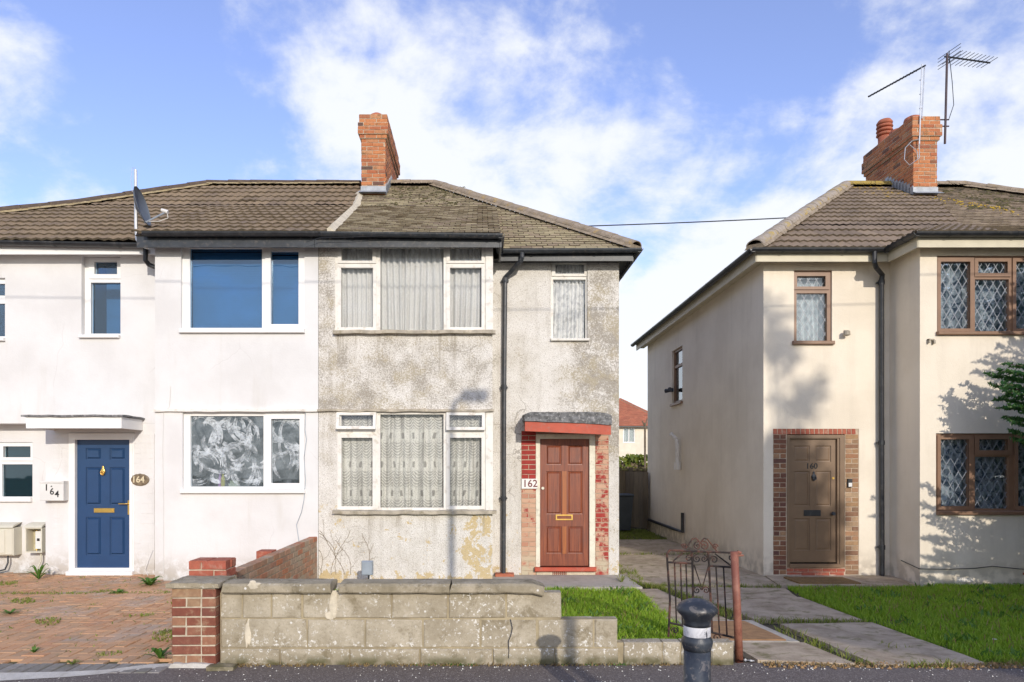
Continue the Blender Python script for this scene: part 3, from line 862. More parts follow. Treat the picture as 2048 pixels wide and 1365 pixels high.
def window(parent, d, outer, panes, mat='white_upvc', recess=.05, casements=(), sill=None, glassm='window_glass', glassms=None, th=.06, lattice=None, label=None, sill_mat=None, hinge=None, out=.0):
    """outer, panes, casements in photo pixels on the wall plane d; sill = (px0, px1, py0, py1)"""
    o = rect(*outer, d); ps = [rect(*p, d) for p in panes]
    m = MB(); m.panel(o, ps, d + recess, d + recess + th)
    w = m.build('window', mat, parent)
    if label: w['label'] = label
    for (co, ci) in casements:
        a, b = rect(*co, d), rect(*ci, d); mm = MB(); mm.panel(a, [b], d + recess - .018, d + recess + .012); mm.build('casement', mat, w)
    for i, p in enumerate(ps):
        y = d + recess + th * .6
        mm = MB(); mm.box(p[0] - .004, p[1] + .004, y, y + .006, p[2] - .004, p[3] + .004)
        mm.build('pane', (glassms or {}).get(i, glassm), w)
        if lattice:
            pw, phh = lattice; lm = MB(); x0, x1, z0, z1 = p; yy = y - .004
            sl = phh / pw; q = .0028
            def seg(ax, az, bx, bz):
                dx, dz = bx - ax, bz - az; ll = math.hypot(dx, dz)
                if ll < .01: return
                nx, nz = -dz / ll * q, dx / ll * q
                lm.add([(ax + nx, yy, az + nz), (bx + nx, yy, bz + nz), (bx - nx, yy, bz - nz), (ax - nx, yy, az - nz),
                        (ax + nx, yy + .004, az + nz), (bx + nx, yy + .004, bz + nz), (bx - nx, yy + .004, bz - nz), (ax - nx, yy + .004, az - nz)],
                       [(0, 3, 2, 1), (0, 1, 5, 4), (2, 3, 7, 6)])
            for sg in (1, -1):
                k = -60
                while k < 60:
                    # line x = c + sg * z / sl
                    c = x0 + k * pw; pts = []
                    z_a, z_b = 0, z1 - z0
                    xa, xb = c, c + sg * (z1 - z0) / sl
                    t0, t1 = 0, 1
                    dx = xb - xa
                    if dx > 0: t0, t1 = max(0, (x0 - xa) / dx), min(1, (x1 - xa) / dx)
                    else: t0, t1 = max(0, (x1 - xa) / dx), min(1, (x0 - xa) / dx)
                    if t1 > t0: seg(xa + dx * t0, z0 + (z1 - z0) * t0, xa + dx * t1, z0 + (z1 - z0) * t1)
                    k += 1
            lm.build('lattice', 'lead_came', w)
    if sill:
        s_ = rect(*sill, d); mm = MB(); mm.cbox(s_[0], s_[1], d - .055, d + recess + .01, s_[2], s_[3], .008); mm.build('sill', sill_mat or mat, w)
    return w

def curtain(label, group, d, r, mat, pleat=.07, amp=.018, gap=None, gather=0, y=.2, cat='curtain', name='net_curtain'):
    """pleated cloth hanging y metres behind the wall plane d over the pixel rect r"""
    x0, x1, z0, z1 = rect(*r, d); n = max(12, int((x1 - x0) / .012)); k = 10
    m = MB(); ph = random.uniform(0, 9); amp *= 1.5
    for j in range(k + 1):
        z = z0 + (z1 - z0) * j / k; tt = 1 - j / k
        for i in range(n + 1):
            u = i / n; x = x0 + (x1 - x0) * u
            w = math.sin(2 * math.pi * x / pleat + 2.3 * mnoise.noise((x * 4, ph, 0)) * (1 + .5 * tt)) + .8 * mnoise.noise((x * 22, z * .8, ph))
            yy = d + y + amp * w * (.6 + .5 * tt)
            x += gather * tt * mnoise.noise((x * 3, ph, 4)) * .1
            zz = z + (.012 * mnoise.noise((x * 9, ph, 2)) if j == 0 else 0)
            m.v.append((x, yy, zz))
    for j in range(k):
        for i in range(n):
            a = j * (n + 1) + i; m.f.append((a, a + 1, a + n + 2, a + n + 1))
    o = m.build(name, mat, None, smooth=True, origin=((x0 + x1) / 2, d + y, z0))
    return tag(o, label, cat, group)
def blind(label, d, r, mat, y=.16, pitch=.025):
    x0, x1, z0, z1 = rect(*r, d); e = empty('venetian_blind', ((x0 + x1) / 2, d + y, z0), label, 'blind')
    boxobj('head_rail', mat, e, x0, x1, d + y - .015, d + y + .015, z1 - .02, z1)
    z = z0 + .02; k = 0
    me = MB(); me.v = [(x0, -.0015, -.0124), (x1, -.0015, -.0124), (x1, .0015, .0124), (x0, .0015, .0124)]; me.f = [(0, 1, 2, 3)]
    mesh = me.mesh('slat', mat)
    while z < z1 - .03:
        o = bpy.data.objects.new('slat', mesh); o.location = (0, d + y, z); COL.objects.link(o); adopt(o, e); z += pitch
    return e

def door(parent, d, leaf, mat, recess, rows, cols, panel_mat=None, th=.045, muntin=None, raised=.012):
    r = rect(*leaf, d); W, H = r[1] - r[0], r[3] - r[2]; holes = []
    for (za, zb) in rows:
        for (xa, xb) in cols:
            holes.append((r[0] + xa * W, r[0] + xb * W, r[3] - zb * H, r[3] - za * H))
    m = MB(); m.panel(r, holes, d + recess, d + recess + th)
    dr = m.build('door', mat, parent)
    for h in holes:
        x0, x1, z0, z1 = h; mm = MB(); y0 = d + recess + .014; b = min(.035, (z1 - z0) * .25)
        mm.v = [(x0, y0, z0), (x1, y0, z0), (x1, y0, z1), (x0, y0, z1)]
        for q, yy in ((b * .45, y0 + .002), (b, y0 - raised)):
            mm.v += [(x0 + q, yy, z0 + q), (x1 - q, yy, z0 + q), (x1 - q, yy, z1 - q), (x0 + q, yy, z1 - q)]
        for lv in (0, 4):
            for i in range(4): mm.f.append((lv + i, lv + (i + 1) % 4, lv + 4 + (i + 1) % 4, lv + 4 + i))
        mm.f.append((8, 9, 10, 11)); mm.build('panel', panel_mat or mat, dr)
    return dr, r
def curl(cx, cz, r0, turns, start, d=1, n=26, y=0, grow=.12):
    """spiral scroll in an upright plane: from its outer end to its eye"""
    return [(cx + r0 * (1 - (1 - grow) * i / n) * math.cos(start + d * 2 * math.pi * turns * i / n), y,
             cz + r0 * (1 - (1 - grow) * i / n) * math.sin(start + d * 2 * math.pi * turns * i / n)) for i in range(n + 1)]

def blades(name, pts, h, w, mat, lean=.5, parent=None, hv=.5):
    """two-triangle grass blades rooted at pts (n,3)"""
    n = len(pts)
    if n == 0: return None
    ang = rng.uniform(0, 2 * np.pi, n); hh = h * (1 + hv * (rng.random(n) - .5) * 2); ln = lean * hh * rng.random(n)
    la = rng.uniform(0, 2 * np.pi, n)
    dx, dy = np.cos(ang) * w / 2, np.sin(ang) * w / 2
    lx, ly = np.cos(la) * ln, np.sin(la) * ln
    v = np.zeros((n, 5, 3))
    v[:, 0] = pts + np.stack([-dx, -dy, 0 * dx], 1); v[:, 1] = pts + np.stack([dx, dy, 0 * dx], 1)
    mid = pts + np.stack([lx * .4, ly * .4, hh * .6], 1)
    v[:, 2] = mid + np.stack([dx * .8, dy * .8, 0 * dx], 1); v[:, 3] = mid + np.stack([-dx * .8, -dy * .8, 0 * dx], 1)
    v[:, 4] = pts + np.stack([lx, ly, hh], 1)
    b = np.arange(n)[:, None] * 5
    tri = np.concatenate([b + [0, 1, 2], b + [0, 2, 3], b + [3, 2, 4]], 0)
    return np_mesh(name, v.reshape(-1, 3), tri, mat, parent)
def scatter_poly(poly, dens, lift=0, dens_fn=None):
    poly = np.array(poly); x0, y0 = poly.min(0); x1, y1 = poly.max(0)
    n = int((x1 - x0) * (y1 - y0) * dens); p = rng.uniform((x0, y0), (x1, y1), (n, 2))
    ins = np.zeros(n, bool); j = len(poly) - 1
    for i in range(len(poly)):
        a, b = poly[i], poly[j]
        c = ((a[1] > p[:, 1]) != (b[1] > p[:, 1])) & (p[:, 0] < (b[0] - a[0]) * (p[:, 1] - a[1]) / (b[1] - a[1] + 1e-12) + a[0])
        ins ^= c; j = i
    p = p[ins]
    if dens_fn is not None: p = p[[random.random() < dens_fn(*q) for q in p]]
    if len(p) == 0: return np.zeros((0, 3))
    z = np.array([gz(*q) for q in p]) + lift
    return np.column_stack([p, z])
def leaf_cloud(centers, size, mat, name, parent, aspect=1.6, droop=0):
    """one small bent leaf quad per centre"""
    n = len(centers); a = rng.normal(size=(n, 3)); a /= np.linalg.norm(a, axis=1)[:, None]
    b = rng.normal(size=(n, 3)); b -= a * (a * b).sum(1)[:, None]; b /= np.linalg.norm(b, axis=1)[:, None]
    s = size * rng.uniform(.6, 1.3, n)[:, None]
    v = np.stack([centers - a * s * aspect / 2, centers + b * s / 2, centers + a * s * aspect / 2, centers - b * s / 2], 1)
    f = np.arange(n * 4).reshape(n, 4)
    return np_mesh(name, v.reshape(-1, 3), f, mat, parent)

# ================================================================== THE GROUND
YM, YL, YB = 10.4, 10.1, 9.68          # main fronts, front of the left house, bay fronts
def sheet(name, mat, x0, x1, y0, y1, z=0, nx=12, ny=16, kind='structure', rough=0, fn=None):
    m = MB()
    for j in range(ny + 1):
        for i in range(nx + 1):
            x = x0 + (x1 - x0) * i / nx; y = y0 + (y1 - y0) * j / ny
            m.v.append((x, y, (fn or gz)(x, y) + z + (rough * mnoise.noise((x * 1.7, y * 1.7, 3)) if rough else 0)))
    for j in range(ny):
        for i in range(nx):
            a = j * (nx + 1) + i; m.f.append((a, a + 1, a + nx + 2, a + nx + 1))
    return tag(m.build(name, mat), kind=kind)
flat = lambda x, y: 0
sheet('ground', 'rough_ground', -300, 300, -80, 600, -.32, 4, 4, fn=flat)
sheet('road', 'asphalt', -40, 40, -6.2, 1.2, -.13, 4, 4, fn=flat)
sheet('far_pavement', 'asphalt', -40, 40, -12, -6.2, -.02, 4, 4, fn=flat)
k = MB()
x = -40
while x < 40: k.cbox(x + .005, x + .905, 1.2, 1.33, -.3, .002, .01); x += .91
tag(k.build('kerb', 'old_concrete'), kind='structure')
# the pavement reaches back to the plots along an uneven line
edge = [(-40, 4.8), (-3.9, 4.84), (-3.5, 4.88), (-3.1, 4.96), (-2.87, 5.03), (-2.6, 5.16), (-2.42, 5.2), (-2.0, 5.2), (-1.9, 5.26), (1.9, 5.29), (2.1, 5.33), (2.45, 5.27), (2.9, 5.22), (3.3, 5.19), (4.0, 5.23), (4.6, 5.30), (40, 5.32)]
m = MB()
for i in range(len(edge) - 1):
    (xa, ya), (xb, yb) = edge[i], edge[i + 1]; m.add([(xa, 1.33, 0), (xb, 1.33, 0), (xb, yb, .0), (xa, ya, .0)], [(0, 1, 2, 3)])
tag(m.build('pavement', 'asphalt'), kind='structure')
# soil under both gardens and the drives
sheet('garden_soil', 'soil', -2.45, 40, 5.15, 10.6, -.035, 60, 40)
sheet('side_passage_soil', 'soil', 2.0, 4.6, 10.4, 24, -.03, 12, 40, rough=.03)
sheet('drive_bed', 'mossy_joint', -12, -2.3, 5.0, 10.5, -.018, 30, 20)
# cement edging in front of the block-paved drive
m = MB(); fe = [(-12, 4.74, 5.03), (-3.9, 4.84, 5.03), (-3.5, 4.87, 5.03), (-3.1, 4.95, 5.06), (-2.87, 5.02, 5.10), (-2.6, 5.14, 5.24), (-2.43, 5.19, 5.27)]
for i in range(len(fe) - 1):
    a, b = fe[i], fe[i + 1]
    m.add([(a[0], a[1], .003), (b[0], b[1], .003), (b[0], b[2], .012), (a[0], a[2], .012)], [(0, 1, 2, 3)])
tag(m.build('drive_edging', 'cement_edging'), kind='structure')
# herringbone paviours
drive = empty('block_paved_drive', (-4.5, 7.5, -.03)); drive['kind'] = 'structure'
pc = []
for i in range(-124, -22):
    for j in range(0, 56):
        c = (i - j) % 4
        if c == 0: pc.append((i * .1 + .1, 5.31 + j * .1 + .05, 0))
        elif c == 3: pc.append((i * .1 + .05, 5.31 + j * .1 + .1, 1))
pc = [(x, y, o) for x, y, o in pc if x < -2.42 and y < (YL + .15 if x < -4.8 else YB - .02) and y > 5.35 + (.0)]
pc.sort(key=lambda p: p[0] ** 2 + p[1] ** 2 if p[0] > -(p[1] * .76) else 999)
pm = []
for v_ in range(3):
    q = MB(); q.v = [(-.0955, -.0455, 0), (.0955, -.0455, 0), (.0955, .0455, 0), (-.0955, .0455, 0)] + [(a * .091, b * .041, .007) for a, b in ((-1, -1), (1, -1), (1, 1), (-1, 1))]
    q.v = [(a, b, c - .005) for a, b, c in q.v] ; q.f = [(0, 1, 5, 4), (1, 2, 6, 5), (2, 3, 7, 6), (3, 0, 4, 7), (4, 5, 6, 7)]
    q.v += [(a, b, -.05) for a, b, c in q.v[:4]]; q.f += [(8, 9, 1, 0), (9, 10, 2, 1), (10, 11, 3, 2), (11, 8, 0, 3)]
    pm.append(q)
pmesh = [q.mesh('paviour', 'paviour') for q in pm]; gmesh = [q.mesh('paviour', 'grey_paviour') for q in pm]
def settle(x, y): return .012 * mnoise.noise((x * .8, y * .8, 0)) + .006 * mnoise.noise((x * 3, y * 3, 5))
J = MB(); nn = 0
edge_pc = [(x_, 5.17, 1) for x_ in np.arange(-3.95, -2.45, .105)]
for x, y, o in edge_pc:
    ob = bpy.data.objects.new('paviour', random.choice(gmesh)); ob.matrix_basis = Matrix.Translation((x, y + random.uniform(-.004, .004), gz(x, y) + settle(x, y) + .004)) @ Matrix.Rotation(R(90) + random.gauss(0, .01), 4, 'Z'); ob.scale = (1.25, 1, 1)
    COL.objects.link(ob); adopt(ob, drive); nn += 1
for x, y, o in pc:
    mx = Matrix.Translation((x, y, gz(x, y) + settle(x, y) + random.uniform(-.002, .002))) @ Matrix.Rotation((R(90) if o else 0) + random.gauss(0, .008), 4, 'Z') @ Matrix.Rotation(random.gauss(0, .012), 4, 'X')
    if nn < 300:
        ob = bpy.data.objects.new('paviour', random.choice(pmesh)); ob.matrix_basis = mx; COL.objects.link(ob); adopt(ob, drive); nn += 1
    else:
        J.add([tuple(mx @ Vector(v)) for v in pm[0].v], pm[0].f)
tag(J.build('further_paviours', 'paviour_joined', drive), kind='stuff')

# concrete paths: uneven slabs with open joints
path = empty('concrete_path', (3, 8, -.1)); path['kind'] = 'structure'
def slab(poly, mat='old_concrete', th=.09, lift=0, tilt=0, name='slab', parent=path, dens=.22):
    bm = bmesh.new(); vs = []
    P = []
    n = len(poly)
    for i in range(n):
        a, b = Vector(poly[i]), Vector(poly[(i + 1) % n]); L = (b - a).length; kk = max(1, int(L / dens))
        nrm = Vector((b.y - a.y, a.x - b.x)).normalized()
        for q in range(kk):
            p = a.lerp(b, q / kk); w = (.018 * mnoise.noise((p.x * 5, p.y * 5, 1)) if q else -.006)
            P.append(p + nrm * w)
    top = [bm.verts.new((p.x, p.y, gz(p.x, p.y) + lift + tilt * (p.x - poly[0][0]))) for p in P]
    bot = [bm.verts.new((v.co.x, v.co.y, v.co.z - th)) for v in top]
    bm.faces.new(top)
    for i in range(len(top)): bm.faces.new((bot[i], bot[(i + 1) % len(top)], top[(i + 1) % len(top)], top[i]))
    bmesh.ops.triangulate(bm, faces=[bm.faces[:][0]])
    me = bpy.data.meshes.new(name); bm.to_mesh(me); bm.free(); me.materials.append(M[mat])
    o = bpy.data.objects.new(name, me); COL.objects.link(o); adopt(o, parent); return o
def ccw(*p): return list(p)
slab(ccw((2.2, 5.36), (2.93, 5.26), (2.86, 5.98), (2.18, 5.98)), 'old_concrete', lift=.012)
slab(ccw((2.02, 6.0), (2.84, 6.0), (2.80, 6.98), (2.02, 6.98)), 'pale_concrete', lift=.014)
slab(ccw((3.07, 5.25), (3.95, 5.28), (3.97, 6.85), (3.02, 6.82)), 'old_concrete', lift=.008, tilt=.01)
slab(ccw((2.86, 7.05), (3.98, 7.02), (4.02, 8.5), (2.75, 8.2)), 'old_concrete', lift=.01)
slab(ccw((2.7, 8.32), (4.02, 8.56), (4.2, 9.34), (2.55, 9.5)), 'old_concrete', lift=.0)
slab(ccw((1.93, 5.95), (2.0, 5.95), (2.62, 7.0), (2.5, 8.2), (2.42, 9.3), (2.15, 9.25), (1.93, 7)), 'old_concrete', lift=-.004)
slab(ccw((-2.36, 9.27), (2.22, 9.29), (2.2, 10.42), (-2.36, 10.42)), 'pale_concrete', lift=.02)
slab(ccw((2.32, 9.62), (4.2, 9.5), (4.36, 10.4), (2.22, 10.4)), 'old_concrete', lift=.004)
slab(ccw((4.22, 9.5), (6.2, 9.46), (6.33, 10.42), (4.38, 10.42)), 'old_concrete', lift=.012)
slab(ccw((2.13, 10.44), (4.36, 10.44), (4.36, 12.9), (2.13, 12.8)), 'old_concrete', lift=.0)
slab(ccw((2.13, 12.9), (4.36, 13.0), (4.36, 15.6), (2.13, 15.5)), 'old_concrete', lift=-.006)
tag(slab(ccw((2.08, 6.03), (2.735, 6.03), (2.69, 6.9), (2.08, 6.9)), 'brown_slab', th=.02, lift=.024, name='coir_mat_panel', parent=None), 'brown textured mat panel set in the concrete behind the iron gate', 'mat')
# doormat
m = MB(); m.box(X(1590, 9.75), X(1712, 9.75), 9.62, 10.12, gz(5, 9.8) + .014, gz(5, 9.8) + .034)
tag(m.build('doormat', 'coir', origin=(5, 9.8, gz(5, 9.8))), 'plain brown doormat lying before the brown front door', 'doormat')

# ------------------------------------------------------------------ lawns and weeds
lawn162 = [(-2.0, 5.42), (1.88, 5.42), (1.90, 6.0), (2.02, 7.2), (2.16, 9.24), (-2.2, 9.24)]
lawn160 = [(4.0, 5.36), (4.02, 6.9), (4.12, 8.6), (4.28, 9.42), (6.2, 9.44), (6.4, 9.62), (12, 9.62), (12, 5.4)]
p = scatter_poly([q for q in lawn162 if True], 5200, -.03)
p = p[(p[:, 0] > .25) | (rng.random(len(p)) < .25)]
p = p[[q[0] < 1.93 + .06 * mnoise.noise((q[1] * 4, 0, 1)) + max(0, q[1] - 6) * .06 and random.random() < .75 + mnoise.noise((q[0] * 3, q[1] * 3, 6)) for q in p]]
tag(blades('lawn', p, .062, .0085, 'lawn_grass', .9), 'bright sunlit green lawn behind the low end of the block wall', kind='stuff')
p = scatter_poly(lawn160, 5200, -.03); p = p[p[:, 0] < p[:, 1] * .86 + .6]
p = p[[q[0] > 4.02 + .09 * mnoise.noise((q[1] * 3.5, 0, 1)) and q[1] > 5.40 + .06 * mnoise.noise((q[0] * 4, 0, 1)) and random.random() < .8 + mnoise.noise((q[0] * 2.5, q[1] * 2.5, 6)) for q in p]]
tag(blades('lawn', p, .055, .009, 'lawn_grass', .9), 'shaded green lawn before the cream house', kind='stuff')
dl = np.concatenate([scatter_poly([(.2, 5.45), (1.85, 5.45), (2.1, 9.2), (.2, 9.2)], 70, -.01), scatter_poly([(4.1, 5.45), (7.2, 5.45), (8.5, 9.5), (4.35, 9.4)], 80, -.01)])
tag(blades('dead_grass', dl, .062, .010, 'dry_grass', 1.3), kind='stuff')
cl = np.concatenate([scatter_poly([(.2, 5.45), (1.85, 5.45), (2.1, 9.2), (.2, 9.2)], 250, .0, lambda x, y: mnoise.noise((x * 3, y * 3, 12)) > .25), scatter_poly([(4.1, 5.45), (7.2, 5.45), (8.5, 9.5), (4.35, 9.4)], 250, .0, lambda x, y: mnoise.noise((x * 2.4, y * 2.4, 12)) > .25)])
tag(blades('clover_patches', cl, .05, .03, 'weed_leaf', 1.4), kind='stuff')
verge = [[(2.83, 6.9), (4.0, 6.86), (3.98, 7.03), (2.85, 7.06)], [(2.9, 5.3), (3.07, 5.24), (3.03, 6.85), (2.84, 6.5)], [(2.2, 9.3), (2.42, 9.3), (2.5, 8.2), (2.62, 7.05), (2.86, 7.1), (2.75, 8.3), (2.6, 9.5)],
         [(2.15, 9.5), (2.35, 9.4), (2.5, 11), (2.2, 12)], [(2.3, 9.4), (4.2, 9.3), (4.2, 9.5), (2.3, 9.62)], [(2.15, 12.8), (4.3, 12.9), (4.3, 13.05), (2.2, 13)],
         [(3.45, 5.75), (3.75, 5.7), (3.7, 5.95), (3.5, 5.98)], [(3.3, 5.16), (4.7, 5.25), (4.7, 5.38), (3.3, 5.27)], [(2.13, 15.5), (4.3, 15.5), (4.3, 17.9), (2.13, 17.9)]]
pp = np.concatenate([scatter_poly(v, 3800, -.02, lambda x, y: .12 + 1.1 * max(0, mnoise.noise((x * 3.2, y * 3.2, 7)) + .22)) for v in verge])
tag(blades('path_weeds', pp, .055, .009, 'rough_grass', 1.1), kind='stuff')
dp = [scatter_poly(v, 3000, -.005) for v in [[(-2.0, 5.2), (1.9, 5.24), (1.9, 5.3), (-2.0, 5.29)], [(2.2, 5.2), (4.6, 5.15), (4.6, 5.3), (2.2, 5.32)]]]
pp = np.concatenate(dp); pp = pp[[mnoise.noise((q[0] * 2.2, 0, 3)) > -.25 for q in pp]]
tag(blades('dry_debris', pp, .022, .012, 'dry_grass', 1.9), kind='stuff')
pm_ = np.concatenate([scatter_poly([(-1.2, 5.23), (1.2, 5.24), (1.2, 5.3), (-1.2, 5.3)], 3000, -.005)]); pm_ = pm_[[mnoise.noise((q[0] * 1.7, 0, 9)) > .05 for q in pm_]]
tag(blades('wall_foot_moss', pm_, .018, .012, 'weed_leaf', 1.2), kind='stuff')
# moss and weeds in the drive joints
pp = scatter_poly([(-7.6, 5.35), (-2.45, 5.35), (-2.45, 9.6), (-4.7, 9.95), (-7.6, 9.95)], 1500, 0, lambda x, y: 1 if (mnoise.noise((x * 1.9, y * 2.6, 2)) > .42 or (abs(y - 8.5) < .06 and mnoise.noise((x * 3, 0, 1)) > -.1)) else .012)
tag(blades('joint_weeds', pp, .022, .012, 'rough_grass', 1.3), kind='stuff')
def stones(name, poly, n, size, mat):
    q = scatter_poly(poly, n, .003); J = MB()
    for x, y, z in q:
        s_ = size * random.uniform(.4, 1.3); a = random.uniform(0, 6)
        J.add([(x + s_ * math.cos(a), y + s_ * math.sin(a), z), (x + s_ * math.cos(a + 2.1), y + s_ * math.sin(a + 2.1), z), (x + s_ * math.cos(a + 4.2), y + s_ * math.sin(a + 4.2), z), (x, y, z + s_ * .9)], [(0, 1, 3), (1, 2, 3), (2, 0, 3)])
    return tag(J.build(name, mat), kind='stuff')
stones('gravel_bits', [(-2.1, 5.12), (4.6, 5.1), (4.6, 5.27), (-2.1, 5.25)], 150, .008, 'pale_litter')
stones('pavement_grit', [(-3.5, 4.4), (4.6, 4.4), (4.6, 5.2), (-2.4, 5.2), (-3.5, 4.85)], 45, .006, 'pale_litter')
stones('leaf_litter', [(2.2, 5.16), (4.6, 5.12), (4.6, 5.3), (2.2, 5.32)], 420, .016, 'dry_debris')

def rosette(x, y, n, ln, label, h=.12, w=.035, mat='weed_leaf', cat='weed'):
    m = MB(); z = gz(x, y)
    for i in range(n):
        a = 2 * math.pi * i / n + random.uniform(-.3, .3); L = ln * random.uniform(.6, 1.1); hh = h * random.uniform(.4, 1.2); pts = []
        for q in range(5):
            t = q / 4; ww = w * math.sin(math.pi * (t * .85 + .12)) / 2; r_ = L * t; zz = z + hh * math.sin(t * 2.1)
            c, s_ = math.cos(a), math.sin(a)
            pts.append(((x + r_ * c - ww * s_, y + r_ * s_ + ww * c, zz), (x + r_ * c + ww * s_, y + r_ * s_ - ww * c, zz), ))
        b = len(m.v)
        for u_, v_ in pts: m.v += [u_, v_]
        for q in range(4): m.f.append((b + 2 * q, b + 2 * q + 1, b + 2 * q + 3, b + 2 * q + 2))
    return tag(m.build('weed_plant', mat, origin=(x, y, z)), label, cat, 'weeds growing in the paving')
x, y = gpt(82, 1158); rosette(x, y - .05, 15, .22, 'spiky green weed under the meter boxes beside the blue door', .20, .026)
x, y = gpt(300, 1172); rosette(x, y, 20, .20, 'leafy green weed at the left corner of the white bay', .10, .06)
x, y = gpt(320, 1318); rosette(x, y, 16, .13, 'ragged green weed at the foot of the brick gate pier', .10, .03)
x, y = gpt(20, 1228); rosette(x, y, 14, .12, 'flat green weed in the left side of the drive', .04, .03)
x, y = gpt(237, 1187); rosette(x, y, 16, .14, 'flat green weed in the middle of the drive', .04, .03)
x, y = gpt(68, 1306); rosette(x, y, 12, .06, 'small dark green moss tuft near the front of the drive', .04, .02)
x, y = gpt(145, 1330); rosette(x, y, 14, .07, 'brownish moss tuft in the grey edge row of the drive', .04, .02, 'rough_grass')
x, y = gpt(1240, 1165); rosette(x, y - .1, 14, .16, 'yellowish grass tuft at the right corner of the stained house', .12, .014, 'rough_grass')
x, y = gpt(1698, 1150); rosette(x, y - .05, 9, .09, 'tiny leafy weed at the step of the brown door', .09, .03)
x, y = gpt(1990, 1160); rosette(x, y, 9, .09, 'tiny weed between airbrick and flowerpot', .09, .03)

# ================================================================== FRONT WALL AND PIERS
gw = empty('garden_wall', (-.3, 5.33, 0), 'low grey concrete block wall with lichen and worn coping along the pavement', 'wall')
d = 5.28
core = MB()
def block(px0, px1, py0, py1, mat='lichened_block', name='block', dy=0, y1=5.38, c=.009):
    x0, x1, z0, z1 = rect(px0, px1, py0, py1, d); m = MB()
    j = .005; y0 = d + dy + random.uniform(-.003, .003)
    m.cbox(x0 + j, x1 - j, y0, y1, z0 + j, z1 - j, c)
    m.v = [(a + random.uniform(-.003, .003), b + random.uniform(-.0015, .0015), q + random.uniform(-.003, .003)) for a, b, q in m.v]
    return m.build(name, mat, gw)
r1 = [440, 484, 543, 604, 667, 783, 896, 1012, 1124]
for a, b in zip(r1, r1[1:]): block(a, b, 1184, 1238)
r2 = [440, 495, 614, 730, 846, 961, 1075, 1188, 1236]
for a, b in zip(r2, r2[1:]): block(a, b, 1238, 1297)
r3 = [440, 560, 700, 840, 985, 1110, 1237]
for a, b in zip(r3, r3[1:]): block(a, b, 1297, 1334, dy=-.012)
r4 = [1237, 1246, 1325, 1362, 1421, 1467]
for a, b in zip(r4[1:], r4[2:]): block(a, b, 1283, 1334, dy=-.006 if b != 1467 else -.02)
a = rect(440, 1122, 1186, 1330, d); core.box(a[0], a[1], d + .006, 5.374, a[2], a[3])
a = rect(1122, 1234, 1239, 1330, d); core.box(a[0] + .001, a[1], d + .006, 5.374, a[2], a[3])
a = rect(1234, 1465, 1286, 1330, d); core.box(a[0] + .001, a[1], d + .008, 5.372, a[2], a[3]); core.build('mortar', 'block_mortar', gw)
def coping(px0, px1, ragged=0, tw=0):
    x0, x1 = X(px0, 5.22), X(px1, 5.22); m = MB(); n = 26; zt, zb = .648, .570
    prof = [(5.215, zb), (5.205, zb + .012), (5.207, zt - .022), (5.225, zt - .004), (5.33, zt + .004), (5.45, zt - .004), (5.462, zt - .02), (5.462, zb)]
    for i in range(n + 1):
        x = x0 + (x1 - x0) * i / n
        for jx, (y, z) in enumerate(prof):
            e = .006 * mnoise.noise((x * 7, y * 9, z * 9)) + .004 * mnoise.noise((x * 25, y * 20, z))
            if ragged and i > n - 3: e -= .012 * (i - n + 3)
            m.v.append((x + (.02 * mnoise.noise((z * 30, y * 20, x0)) if i in (0, n) else 0), y - e * .6 + tw * (x - x0), z + e * .8))
    k_ = len(prof)
    for i in range(n):
        for q in range(k_): m.f.append((i * k_ + q, i * k_ + (q + 1) % k_, (i + 1) * k_ + (q + 1) % k_, (i + 1) * k_ + q))
    m.f.append(tuple(range(k_))); m.f.append(tuple(n * k_ + q for q in reversed(range(k_))))
    return m.build('coping_stone', 'block_coping', gw)
coping(446, 661); coping(678, 899); coping(901, 1088, 1)
# mortar smears
def smear(px0, px1, py0, py1, seed, mat='pale_mortar', parent=gw, dd=5.272):
    x0, x1, z0, z1 = rect(px0, px1, py0, py1, dd); m = MB(); n = 18; cx, cz = (x0 + x1) / 2, (z0 + z1) / 2
    for i in range(n):
        a = 2 * math.pi * i / n; r_ = 1 + .55 * mnoise.noise((math.cos(a) * 1.5, math.sin(a) * 1.5, seed))
        m.v.append((cx + (x1 - x0) / 2 * r_ * math.cos(a), dd + .004, cz + (z1 - z0) / 2 * r_ * math.sin(a)))
    for i in range(n):
        a, b, c = m.v[i]; m.v.append((cx + (a - cx) * .8, dd - .003, cz + (c - cz) * .8))
    m.v.append((cx, dd - .006, cz))
    for i in range(n): m.f += [(i, (i + 1) % n, n + (i + 1) % n, n + i), (n + i, n + (i + 1) % n, 2 * n)]
    return m.build('mortar_smear', mat, parent)
smear(658, 676, 1180, 1238, 1, dd=5.274); smear(648, 670, 1222, 1239, 3, dd=5.276); smear(489, 501, 1238, 1300, 4, dd=5.276); smear(495, 520, 1163, 1180, 2, dd=5.206)
# crack in the wall
m = MB(); cr = [(1020, 1238), (1024, 1256), (1021, 1270), (1016, 1282), (1017, 1300), (1016, 1316)]
for i in range(len(cr) - 1):
    (a, b), (c_, e) = cr[i], cr[i + 1]; yy = 5.2655
    m.add([(X(a, d), yy, Z(b, d)), (X(a, d) + .006, yy, Z(b, d)), (X(c_, d) + .006, yy, Z(e, d)), (X(c_, d), yy, Z(e, d))], [(3, 2, 1, 0)])
m.build('crack', 'interior_dark', gw)

